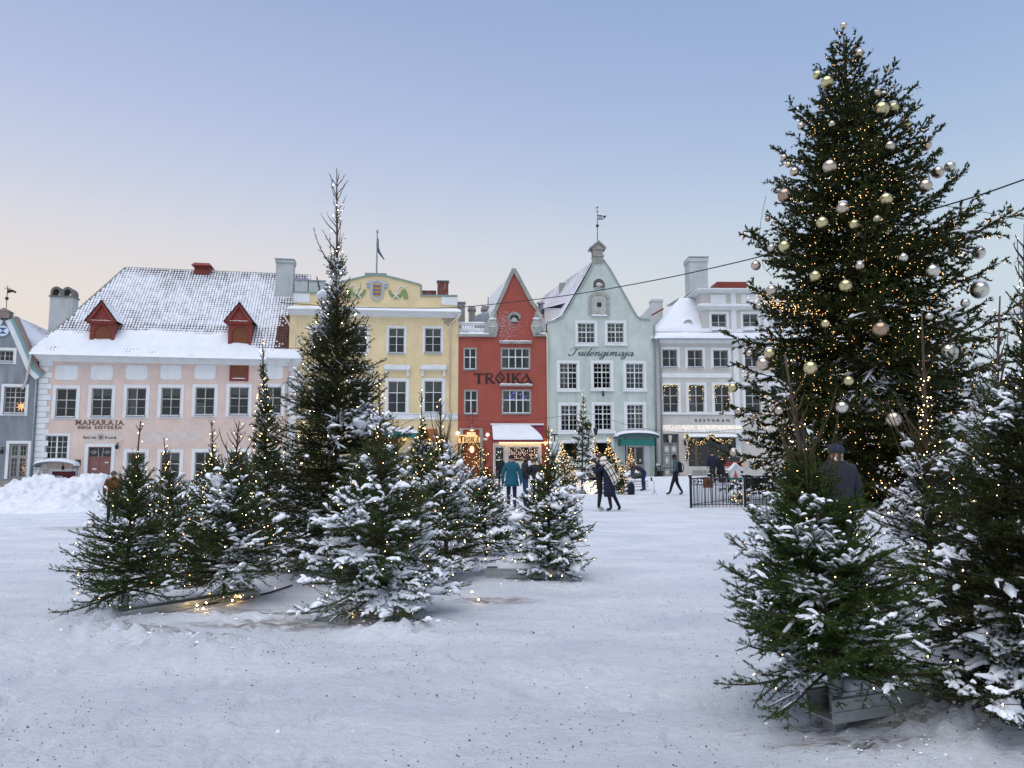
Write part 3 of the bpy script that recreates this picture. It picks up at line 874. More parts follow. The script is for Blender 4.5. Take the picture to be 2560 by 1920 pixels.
    lettering(R, 'INDIA RESTORAN', H.rect('3', 373, 727, 601, 625), -.035, M['bronze'], .03, gap=.45)
    sp = H.rect('3', 425, 675, 640, 745); plain('pale_repaint_patch', R, sp[0], sp[1], -.004, sp[2], sp[3], _unit(material('pale_patch', (.60, .52, .46), .85, noise=.08), 'patch'))
    blackletter(R, 'Vanalinna', H.rect('3', 418, 525, 680, 706), -.012); blackletter(R, 'Restoran', H.rect('3', 594, 687, 680, 706), -.012)
    cx, cz = H.z('3', 560, 692)
    e = MB().tube([(cx + .19 * math.cos(t * .5236), -.012, cz + .19 * math.sin(t * .5236)) for t in range(13)], .014, 4)
    e.poly([(cx - .1, cz + .1), (cx - .03, cz + .04), (cx, cz + .12), (cx + .03, cz + .04), (cx + .1, cz + .1), (cx + .08, cz - .05), (cx, cz - .13), (cx - .08, cz - .05)], -.014, -.002)
    e.build('emblem', M['blackletter'], R)
    for (a, b, c, d_) in [(920, 1340, 640, 715), (980, 1440, 595, 618), (1180, 1400, 690, 735), (890, 1100, 690, 740)]:
        q = H.rect('3', a, b, c, d_); n = 14; pts = []
        for i in range(n): pts.append((q[0] + (q[1] - q[0]) * i / (n - 1), q[3] - random.uniform(0, .12)))
        for i in range(n): pts.append((q[1] - (q[1] - q[0]) * i / (n - 1), q[2] + random.uniform(0, .12)))
        MB().poly(pts, -.003 - random.random() * .002, 0).build('faded_plaster_patch', material('patch2', (.60, .53, .48), .9, noise=.12, nscale=2), R)
    for (px_, py_) in [(700, 775), (-900, 0)]:
        if px_ > 0:
            x, z = H.z('3', px_, py_); wall_lamp(H, x, z)
    x, z = H.z('3', 735, 712); MB().box(x - .06, x + .06, -.16, -.002, z - .04, z + .05).build('camera_box', M['whiteframe'], R)
    x, z = H.z('3', 373, 900); MB().box(x - .2, x + .2, -.03, -.002, z - .22, z + .22).build('plaque', material('dark_green_plaque', (.02, .04, .03), .4), R)
    # cornice
    eave = H.z('3', 1000, 10, -.45)[1]; e0 = H.z('3', 90, 12, -.45)[1]
    eave = e0
    steps = [(.10, top - .02, top + .12), (.20, top + .12, top + .28), (.30, top + .28, top + .40), (.42, top + .40, eave)]
    mb = MB()
    for (p, za, zb2) in steps: mb.box(-p - .1, W + p, -p, .3, za, zb2)
    mb.build('cornice', M['white'], R)
    MB().box(-.55, W + .45, -.56, -.421, eave - .02, eave + .09).build('gutter', M['whiteframe'], R)
    # hipped roof
    D = 12.5; ry = 6.3
    rl = H.z('2', 762, 108, ry); rr = H.z('2', 1972, 145, ry)
    rz = (rl[1] + rr[1]) / 2
    EL, ER = Vector((-.5, -.5, eave)), Vector((W + .25, -.5, eave)); RL, RR = Vector((rl[0], ry, rz)), Vector((W + .05, ry, rz))
    back = Vector((-.5, 2 * ry + .5, eave)); backr = Vector((W + .25, 2 * ry + .5, eave))
    mb = MB().add([EL, ER, RR, RL, back, backr], [(0, 1, 2, 3), (0, 3, 4), (3, 2, 5, 4), (1, 5, 2), (0, 4, 5, 1)])
    rf = mb.build('roof', M['tile'], R)
    def front(u, v):
        a = EL.lerp(ER, u); q = Vector((a.x, RL.y, rz)); p = a.lerp(q, v); return p
    dorm = []
    nrm = Vector((0, -(rz - eave), ry + .5)).normalized() * -1
    # left hip trims the courses: build as rows shortened at the left
    tv, tf, sv, sf = [], [], [], []
    nv, pitch = 38, (W + .75) / 84
    up = (RR - ER); sl = up.length; n2 = Vector((0, -up.z, up.y)).normalized(); n2 = n2 if n2.z > 0 else -n2
    nn = lambda x, v: fbm(np.array([[x, v * 9, 0.]]), .45, 5, 3)[0]
    for j in range(nv):
        v0, v1 = j / nv, (j + 1.15) / nv
        xl = EL.x + (RL.x - EL.x) * v0
        i0 = int(math.ceil((xl - EL.x) / pitch))
        for i in range(i0, 84):
            x0 = EL.x + i * pitch; b = len(tv)
            y0_, z0_ = -.5 + (ry + .5) * v0, eave + (rz - eave) * v0; y1_, z1_ = -.5 + (ry + .5) * min(v1, 1), eave + (rz - eave) * min(v1, 1)
            for (yy, zz_, lf) in ((y0_, z0_, .055), (y1_, z1_, .005)):
                for k, wv in ((0, 0), (.25, .7), (.5, 1), (.75, .7), (1.0, 0)):
                    h = lf + .05 * wv; tv.append((x0 + pitch * k, yy + n2.y * h, zz_ + n2.z * h))
            tf += [(b + k, b + k + 1, b + k + 6, b + k + 5) for k in range(4)]
            if v0 < .20 and x0 < W - 4.3: continue      # under the unbroken snow
            u = x0 / W
            s_ = .73 + .42 * (nn(x0, v0) - .5) - max(0, (v0 - .86)) * 3.2 * (1 if nn(x0 * 2, 3) > .45 else .4) - max(0, (u - .88)) * 5.5 * max(0, .95 - v0) ** .5 - (.9 if (u > .9 and v0 < .45) else 0) * (nn(x0, v0 * 2 + 4) * .9)
            if v0 < .34: s_ -= .2
            s_ += random.uniform(-.16, .12)
            if s_ < .1: continue
            L_ = (.45 + .55 * min(1, s_)) * (v1 - v0); top_ = min(1, v1 - .004); bot = top_ - L_ * .98
            e = (1 - min(.93, .5 + .5 * s_)) / 2; b = len(sv); th = .02 + .03 * min(1, s_)
            for vv, lf in ((bot, .055), (bot * .5 + top_ * .5, .035 + th), (top_, .01 + th)):
                yy, zz_ = -.5 + (ry + .5) * vv, eave + (rz - eave) * vv
                for k, wv in ((e, .15), (.27, .75), (.5, 1), (.73, .75), (1 - e, .15)):
                    h = lf + .05 * wv + .012; sv.append((x0 + pitch * k, yy + n2.y * h, zz_ + n2.z * h))
            sf += [(b + r * 5 + k, b + r * 5 + k + 1, b + r * 5 + k + 6, b + r * 5 + k + 5) for r in range(2) for k in range(4)]
    np_mesh('roof_tile_courses', [(np.array(tv), np.array(tf))], M['tile'], rf, kind='stuff')
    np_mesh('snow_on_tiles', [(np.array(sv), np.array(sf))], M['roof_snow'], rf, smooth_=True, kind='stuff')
    # hip side tiles
    def hip(u, v): a = back.lerp(EL, u); return a.lerp(RL, v)
    snow_slab(rf, [back, EL, RL, RL], .08, nu=30, nv=20)
    # smooth snow on the lower slope
    n, m_ = 170, 26; V = []
    gx = np.linspace(EL.x, W - 2.2, n); gv = np.linspace(-.03, .36, m_)
    def vmax_(x): return .30 - max(0, (x - (W - 5.5)) / 3.3) * .24 + .10 * (fbm(np.array([[x, 3.3, 0.]]), .5, 41, 4)[0] - .5)
    for x in gx:
        for v in gv:
            xx = max(x, EL.x + (RL.x - EL.x) * max(v, 0) - .1)
            wob = fbm(np.array([[x, v * 14, 0.]]), .6, 12, 3)[0] - .5
            rip = .06 * abs(math.sin((x - EL.x) / pitch * math.pi)) * (1 if v > .07 else 0)
            th = .15 + wob * .22 + rip * (.4 + fbm(np.array([[x, v * 14, 5.]]), 1.4, 2, 3)[0] * 1.6)
            if v < -.03: th = 0.02
            th = th * .75 if v < .1 else th * .75 * min(1, max(0, (vmax_(x) - v) / .09)) - .06 * (v > vmax_(x))
            edge = max(0, (x - (W - 5.5)) / 3.3); vmax = .30 - edge * .24 + .10 * (fbm(np.array([[x, 3.3, 0.]]), .5, 41, 4)[0] - .5)
            if v > vmax: th = -.12
            vo = v - (.012 * (wob) if v < .03 else 0)
            yy, zz_ = -.5 + (ry + .5) * vo, eave + (rz - eave) * vo
            if v < 0: zz_ += .06
            V.append((xx, yy + n2.y * th, zz_ + n2.z * th ))
    i = np.arange(n - 1)[:, None] * m_ + np.arange(m_ - 1)[None]
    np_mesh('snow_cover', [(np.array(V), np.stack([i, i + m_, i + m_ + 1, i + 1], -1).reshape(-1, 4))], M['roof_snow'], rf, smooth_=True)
    snow_slab(rf, [(W - 3.0, -.58, eave + .02), (W + .3, -.58, eave + .02), (W + .3, .35, eave + .9), (W - 3., .35, eave + .9)], .12, nu=20, nv=6)
    # ridge and hip caps
    mb = MB()
    for i in range(44):
        a = RL.lerp(RR, i / 44); b = RL.lerp(RR, (i + 1.1) / 44); mb.tube([a + Vector((0, 0, .02)), b + Vector((0, 0, .04))], .11, 6)
    for i in range(34):
        a = EL.lerp(RL, i / 34); b = EL.lerp(RL, (i + 1.15) / 34); mb.tube([a + Vector((0, 0, .05)), b + Vector((0, 0, .03))], [.14, .10], 6)
    mb.build('ridge_tile_run', M['stone'], rf, kind='stuff')
    # ridge vent
    v0 = H.rect('2', 1312, 1475, 70, 120, ry)
    rv = MB(); cx = (v0[0] + v0[1]) / 2; w = (v0[1] - v0[0]) / 2
    rv.box(cx - w * .75, cx + w * .75, ry - .5, ry + .5, rz - .3, rz + .62); rv.add([(cx - w, ry - .8, v0[3] - .25), (cx + w, ry - .8, v0[3] - .25), (cx + w, ry + .8, v0[3] - .25), (cx - w, ry + .8, v0[3] - .25), (cx - w * .75, ry - .6, v0[3]), (cx + w * .75, ry - .6, v0[3]), (cx + w * .75, ry + .6, v0[3]), (cx - w * .75, ry + .6, v0[3])],
                                                                                 [(0, 3, 2, 1), (4, 5, 6, 7), (0, 1, 5, 4), (1, 2, 6, 5), (2, 3, 7, 6), (3, 0, 4, 7)])
    for i in range(7): rv.box(cx - w * .6 + i * w * .2 - .03, cx - w * .6 + i * w * .2 + .03, ry - .53, ry - .5, rz, rz + .6)
    rv.build('ridge_vent', M['oxred'], rf)
    # dormers
    for (ap, el, er, bd, arch) in [((572, 375), (440, 515), (692, 522), (468, 668, 552, 742), (502, 643, 565, 738)), ((1690, 390), (1567, 520), (1803, 522), (1595, 1782, 556, 748), (1624, 1762, 575, 742))]:
        zb_ = H.z('2', (bd[0] + bd[1]) / 2, bd[3], 1.0)[1]
        yf = -.5 + (ry + .5) * (zb_ - eave) / (rz - eave); yf = max(.3, yf)
        b = H.rect('2', *bd, yf); a = H.z('2', *ap, yf); l_ = H.z('2', *el, yf); r_ = H.z('2', *er, yf)
        zb_ = b[2]; fy = lambda zv: -.5 + (ry + .5) * (zv - eave) / (rz - eave)
        dx = (b[0] + b[1]) / 2; hw = (b[1] - b[0]) / 2; zt = b[3]
        dm_ = MB()
        ar = H.rect('2', *arch, yf); ac = (ar[0] + ar[1]) / 2; ah = (ar[1] - ar[0]) / 2
        arcp = [(ac + ah * math.cos(t * math.pi / 10), ar[3] - ah * .9 + ah * .9 * math.sin(t * math.pi / 10)) for t in range(11)]
        # front with arched opening: two jambs and a head
        pts = [(b[0], zb_), (ar[0], zb_)] + [(x, z) for x, z in arcp[::-1]] + [(ar[1], zb_), (b[1], zb_), (b[1], zt), (b[0], zt)]
        dm_.poly(pts, yf, yf + .12)
        for sx in (b[0], b[1]):
            o_ = .002 if sx == b[0] else -.002
            dm_.sheet([(sx + o_, yf + .12, zb_), (sx + o_, yf + .12, zt), (sx + o_, fy(zt) + .3, zt), (sx + o_, fy(zb_) + .2, zb_)])
        cap = .16
        dm_.box(l_[0] + .15, r_[0] - .15, yf - .14, fy(zt) + .5, zt + .002, zt + cap)
        dobj = dm_.build('dormer', M['oxred'], rf, fix=False)
        # pediment
        pz = zt + cap; ax = (l_[0] + r_[0]) / 2
        pd = MB().poly([(l_[0] + .25, pz), (r_[0] - .25, pz), (ax, a[1] - .12)], yf - .02, yf + .1)
        for sgn, ex in ((-1, l_[0]), (1, r_[0])):
            pd.add([(ex, yf - .2, pz - .02), (ax, yf - .2, a[1]), (ax, yf - .2, a[1] - .22), (ex - sgn * .3, yf - .2, pz - .02),
                    (ex, yf - .02, pz - .02), (ax, yf - .02, a[1]), (ax, yf - .02, a[1] - .22), (ex - sgn * .3, yf - .02, pz - .02)], [(0, 1, 2, 3), (4, 5, 6, 7), (0, 1, 5, 4), (3, 2, 6, 7), (0, 3, 7, 4)])
        pd.box(l_[0] + .1, r_[0] - .1, yf - .19, yf - .02, pz - .02, pz + .07)
        pd.build('pediment', M['oxred'], dobj, fix=False)
        snow_strip(dobj, l_[0] + .3, r_[0] - .3, yf - .17, yf - .03, pz + .07, .05)
        herring(dobj, ac, (zb_ + ar[3]) / 2, ah, (ar[3] - zb_) / 2, yf + .09)
        # roof slopes back to the main roof
        by = fy(a[1]) + .2; bye = fy(pz) + .2
        for sgn, ex in ((-1, l_[0] - .03), (1, r_[0] + .03)):
            q = [Vector((ex, yf - .24, pz - .03)), Vector((ex, bye, pz - .03)), Vector((ax, by, a[1] + .03)), Vector((ax, yf - .24, a[1] + .03))]
            def sl_(u, v, q=q): return q[0].lerp(q[1], u).lerp(q[3].lerp(q[2], u), v)
            tiles(dobj, sl_, 11, 7, snowfun=lambda u, v: .7, wave=.03, bare_name='dormer_tile_courses')
            MB().sheet(q).build('dormer_slope', M['oxred'], dobj, fix=False)
        MB().tube([(ax, yf - .26, a[1] + .06), (ax, by, a[1] + .06)], .08, 6).build('dormer_ridge', M['darktile'], dobj)
        MB().box(b[0] - .1, b[1] + .1, yf - .14, yf + .1, zb_ - .13, zb_ + .02).build('dormer_sill', M['zinc'], dobj)
        snow_strip(dobj, b[0], b[1], yf - .13, yf + .05, zb_ + .02, .06)
    # big chimney at the right end
    c = H.rect('2', 1980, 2122, 30, 380, 4.2)
    ch = MB().box(c[0], c[1], 4.2, 5.6, eave + 1, c[3]).box(c[0] - .06, c[1] + .06, 4.1, 5.7, c[3] - .25, c[3]).build('chimney', M['greywall'], rf)
    MB().box(c[0] - .1, c[1] + .1, 4.05, 5.75, c[3] + .002, c[3] + .07).build('chimney_cap', M['zinc'], ch)
    # gable parapet against the yellow house
    MB().poly([(0, 0), (1, 0), (1, 1)], 0, 1)
    par = MB().add([(W + .02, -.3, eave), (W + .02, ry, rz + .15), (W + .02, ry, eave), (W + .3, -.3, eave), (W + .3, ry, rz + .15), (W + .3, ry, eave)], [(0, 1, 2), (3, 4, 5), (0, 1, 4, 3)])
    par.build('gable_parapet', M['greywall'], rf, fix=False)
    H.wall([(0, -1), (W, -1), (W, top), (0, top)], M['pink'], 12)
    MB().box(0.002, W - .002, -.05, -.001, -1, .42).build('plinth', M['stone'], R)
    # downpipes
    x, z = H.z('3', 2110, 20, -.5)
    downpipe(H, [(x, -.5, eave - .05), (x, -.5, eave - .3), (x - .3, -.12, eave - 1.0), (x - .3, -.12, .1)], .065, 'pinkpipe')
    downpipe(H, [(-.45, -.5, eave - .05), (-.5, -.5, eave - .35), (-.75, -.25, eave - 1.9), (-1.0, -.2, eave - 2.6)], .08, 'pinkpipe')
    return H

M['pinkpipe'] = material('pinkish_pipe', (.58, .50, .46), .5)
def herring(parent, cx, cz, ax, az, y):
    """boards laid as nested diamonds: four quadrants of slanted boards"""
    n = 6
    for sx in (-1, 1):
        for sz in (-1, 1):
            for k in range(n * 2):
                a, b = k / n, (k + .9) / n
                # region a<= |x|/ax+|z|/az <= b in the quadrant, clipped to the box
                def cl(t):
                    if t <= 1: return [(t, 0), (0, t)]
                    return [(1, t - 1), (t - 1, 1)]
                if a >= 2: continue
                b = min(b, 2)
                P = [cl(a)[0]]
                if a < 1 < b: P += [(b if b <= 1 else 1, 0)] if b <= 1 else [(1, 0), (1, b - 1)]
                else: P += [cl(b)[0]]
                if a < 1 < b: P += [(b - 1, 1), (0, 1)]
                else: P += [cl(b)[1]]
                P.append(cl(a)[1])
                pts = [(cx + sx * p[0] * ax, cz + sz * p[1] * az) for p in P]
                if k == 0: pts = pts[1:] if a == 0 else pts
                seen = []
                for p in pts:
                    if not seen or (abs(p[0] - seen[-1][0]) + abs(p[1] - seen[-1][1])) > 1e-4: seen.append(p)
                if len(seen) > 2: MB().poly(seen, y - .012 - .01 * (k % 2), y + .01).build('board', M['brownwood'], parent, fix=True)
def blackletter(R, text, rect, y):
    x0, x1, z0, z1 = rect; n = len(text); w = (x1 - x0) / n; h = z1 - z0
    for i, ch in enumerate(text):
        mb = MB(); x = x0 + i * w; hh = h if ch in 'VRl' else h * .62
        st = .26 * w
        def diam(cx, cz): mb.poly([(cx - st * .6, cz), (cx, cz - st * .5), (cx + st * .6, cz), (cx, cz + st * .5)], y - .006, y)
        if ch in 'VR': mb.box(x, x + st * 1.2, y, y + .008, z0 + h * .1, z1); mb.box(x + w * .55, x + w * .8, y, y + .008, z0, z1 - h * .2); mb.box(x + st * 1.2, x + w * .55, y + .001, y + .008, z1 - h * .2, z1 - h * .08); diam(x + w * .4, z0 + h * .45)
        elif ch in 'li': mb.box(x + w * .35, x + w * .35 + st, y, y + .008, z0, z0 + (h if ch == 'l' else hh)); diam(x + w * .5, z0)
        else:
            mb.box(x + w * .08, x + w * .08 + st, y, y + .008, z0 + st * .3, z0 + hh); diam(x + w * .22, z0 + hh)
            if ch in 'ano': mb.box(x + w * .55, x + w * .55 + st, y, y + .008, z0, z0 + hh - st * .3); diam(x + w * .5, z0 + (0 if ch != 'n' else hh))
            if ch == 'n': pass
            if ch in 'st': mb.box(x + w * .4, x + w * .4 + st, y, y + .008, z0, z0 + hh * .55)
            if ch in 'eor': diam(x + w * .6, z0 + hh * .9)
        mb.build('letter', M['blackletter'], R, fix=False)
# ================= blue-grey gabled house at the left edge
def bluegrey_house():
    H = House('blue_grey_house', 'blue-grey gabled house cut by the left edge of the photo, white and teal gable trim', 'building', (-150, 53.6), (84, 54.9))
    R = H.root; W = H.W
    g = lambda x, y, yy=0: H.z('1', x, y, yy)
    e = g(215, 770); ap = g(35, 350)
    ax = W * .52; 
    # gable outline: right side from the photo, left mirrored
    rt = [(W, e[1]), g(210, 735), g(150, 590), g(100, 475), g(70, 410)]
    cx = g(32, 400)[0]
    lt = [(2 * cx - p[0], p[1]) for p in rt][::-1]
    for q, kw in [((-0, 107, 595, 700), dict(leaves=2, rows=(), munt=((2, 2),))), ((5, 183, 830, 1035), dict(leaves=2, rows=(.40,), munt=((2, 2), (2, 3))))]:
        r = H.rect('1', *q)
        if q[0] == 0: r = (r[1] - 1.55, r[1], r[2], r[3])
        H.window(r, .2, .2, fmat='frame', fw=.06, bar=.07, thin=.025, **kw)
    q = H.rect('1', 35, 198, 1198, 1445); H.window(q, .2, .02, 2, (.36,), ((2, 2), (2, 4)), 'stone', fw=.16, bar=.2, thin=.03, sill=None)
    q2 = (q[0] - 6, q[1] - 6, q[2], q[3]); 
    for (a, r_) in [(H.rect('1', 5, 183, 830, 1035), 3.5)]:
        H.window((a[0] - 3.4, a[1] - 3.4, a[2], a[3]), .2, .2, 2, (.40,), ((2, 2), (2, 3)), 'frame', fw=.06, bar=.07, thin=.025)
    H.wall([(2 * cx - W, -1), (W, -1)] + rt + lt, M['bluegrey'], 11)
    # gable trims
    for (o0, o1, mat, p, nm) in [(0, .34, 'white', .10, 'white_gable_band'), (.36, .60, 'tealband', .13, 'teal_gable_band'), (.60, .82, 'copingbrown', .22, 'gable_coping')]:
        for mir in (0, 1):
            P = [(W + .1, e[1] - .15)] + rt[1:]
            P = [((2 * cx - a) if mir else a, b) for a, b in P]
            mb = MB(); vs = []
            for i, (a, b) in enumerate(P):
                d = Vector(P[min(i + 1, len(P) - 1)]) - Vector(P[max(i - 1, 0)]); d.normalize(); n = Vector((d.y, -d.x)) * (-1 if mir else 1)
                for o in (o0 - .35, o1 - .35): vs += [(a + n.x * o, -p, b + n.y * o), (a + n.x * o, .3, b + n.y * o)]
            fs = []
            for i in range(len(P) - 1):
                k = i * 4; fs += [(k, k + 4, k + 6, k + 2), (k, k + 1, k + 5, k + 4), (k + 2, k + 6, k + 7, k + 3), (k + 1, k + 3, k + 7, k + 5)]
            mb.add(vs, fs).build(nm, M[mat], R, fix=False)
    t = H.rect('1', -10, 78, 350, 405)
    cap = MB().box(2 * cx - t[1] + .1, t[1] - .1, -.25, .5, t[2], t[3] - .15).poly([(2 * cx - t[1], t[3] - .15), (t[1], t[3] - .15), (cx, t[3] + .12)], -.3, .55).build('gable_pinnacle', M['copingbrown'], R)
    # round emblem
    ex, ez = g(20, 485); rr = .42
    em = MB(); em.add([(ex, -.05, ez)] + [(ex + rr * math.cos(i * .3142), -.05, ez + rr * math.sin(i * .3142)) for i in range(20)], [(0, i + 1, (i + 1) % 20 + 1) for i in range(20)])
    e1 = em.build('emblem', M['white'], R, fix=False)
    b = .27
    MB().add([(ex - b, -.06, ez + b * .8), (ex + b, -.06, ez + b * .8), (ex, -.06, ez), (ex - b, -.06, ez - b * .8), (ex + b, -.06, ez - b * .8)], [(0, 1, 2), (3, 2, 4)]).build('emblem_figure', material('emblem_blue', (.02, .12, .3), .5), e1, fix=False)
    MB().tube([(ex + rr * math.cos(i * .3142), -.06, ez + rr * math.sin(i * .3142)) for i in range(21)], .035, 5).build('emblem_rim', material('emblem_rim', (.12, .3, .42), .5), e1)
    # star lamp inside the window
    sx, sz = g(137, 975, .25)
    pts = []
    for i in range(16): r = .38 if i % 2 == 0 else .12; pts.append((sx + r * math.cos(i * math.pi / 8 + .2), sz + r * math.sin(i * math.pi / 8 + .2)))
    tag(MB().poly(pts, .25, .3).build('paper_star', material('star_glow', (1, .7, .3), .6, emit=(1, .50, .16), estr=2.2), None), 'glowing paper star hanging in the window of the blue-grey house', 'star lamp').matrix_world = R.matrix_world if False else Matrix.Translation((H.a.x, H.a.y, H.z0)) @ Matrix.Rotation(H.ang, 4, 'Z')
    # window tree lights
    fx = [(g(155 + random.gauss(0, 9), 1370 + random.gauss(0, 28), .3)) for _ in range(34)]
    f = fairy(None, [(a, .3, b) for a, b in fx], .022, material('orange_bulb', (1, .5, .2), .4, emit=(1, .35, .1), estr=3.5, lightsample=False), 'string_lights')
    f.matrix_world = Matrix.Translation((H.a.x, H.a.y, H.z0)) @ Matrix.Rotation(H.ang, 4, 'Z'); tag(f, 'orange string lights behind the ground-floor window of the blue-grey house', 'string lights')
    # roof behind the gable, right slope
    D = 11; zr = rt[-1][1] + .3; ez = e[1] + .25
    q = [Vector((W + .25, .25, ez)), Vector((W + .25, D, ez)), Vector((cx, D, zr + .2)), Vector((cx, .25, zr + .2))]
    rf = MB().sheet(q).sheet([Vector((2 * cx - p.x, p.y, p.z)) for p in q]).build('roof', M['darktile'], R, fix=False)
    tiles(rf, lambda u, v: q[0].lerp(q[1], u).lerp(q[3].lerp(q[2], u), v), 44, 22, mat=M['darktile'], snowfun=lambda u, v: .75 + .4 * math.sin(v * 9 + u * 5) * (v > .3))
    snow_slab(rf, [q[0], q[1], q[1].lerp(q[2], .3), q[0].lerp(q[3], .3)], .14, nu=30, nv=8)
    # wind vane
    x, z = g(36, 345); x2, zt = g(38, 190)
    v = MB().tube([(x, .1, t[3]), (x, .1, zt)], .025, 6).ball((x, .1, g(36, 273)[1]), .13, 8, 6).box(x - .22, x + .22, .09, .11, g(0, 205)[1] - .02, g(0, 205)[1] + .02)
    zf = g(36, 228)[1]; v.poly([(x + .03, zf + .18), (x + .35, zf + .15), (x + .6, zf + .02), (x + .55, zf - .1), (x + .35, zf - .02), (x + .03, zf - .12)], .08, .12)
    v.build('wind_vane', M['black'], R)
    MB().box(2 * cx - W, W - .01, -.06, -.001, -1, g(100, 1455)[1]).build('plinth', M['stone'], R)
    x, z = g(22, 1270); wall_lamp(H, x, z)
    downpipe(H, [(W - .1, -.12, e[1] - .3), (W - .1, -.12, 0)], .07, 'zinc')
M['tealband'] = material('teal_trim', (.20, .36, .36), .6)
M['copingbrown'] = material('brown_coping', (.25, .19, .17), .7, noise=.15)

def rear_left():
    # white chimney with two arched pots, and the dark metal roof it stands on
    H = House('white_chimney', 'broad white chimney with twin arched hoods left of the pink house roof', 'chimney', (110, 62.0), (190, 62.4))
    R = H.root
    c = H.rect('1', 316, 464, 265, 550)
    MB().box(c[0], c[1], 0, 1.2, -.5, c[3]).build('shaft', M['greywall'], R)
    s = MB().box(c[0] - .09, c[1] + .09, -.09, 1.29, c[3] + .002, c[3] + .1)
    w = (c[1] - c[0]) / 2
    for k in (0, 1):
        cx = c[0] + w * (k + .5); r1, r0 = w * .5, w * .30; zb = c[3] + .1
        P = [(cx + r1 * math.cos(a), zb + .28 + r1 * 1.15 * math.sin(a)) for a in [math.pi * i / 10 for i in range(11)]]
        Q = [(cx + r0 * math.cos(a), zb + .28 + r0 * 1.15 * math.sin(a)) for a in [math.pi * i / 10 for i in range(11)]]
        P = [(cx + r1, zb)] + P + [(cx - r1, zb)]; Q = [(cx + r0, zb)] + Q + [(cx - r0, zb)]
        s.poly(P + Q[::-1], .0, 1.2)
    s.build('arched_hood', material('dark_hood', (.16, .16, .14), .8, noise=.3), R)
    H2 = House('rear_roof', 'dark metal roof seen between the blue-grey house and the white chimney', 'building', (85, 66), (135, 66))
    a = H2.z('1', 235, 505); b = H2.z('1', 320, 470)
    MB().poly([(a[0] - 1.2, -1), (b[0] + 4, -1), (b[0] + 4, b[1] + 1), (a[0], a[1]), (a[0] - 1.2, a[1] - .5)], 0, 6).build('roof', M['zinc'], H2.root)

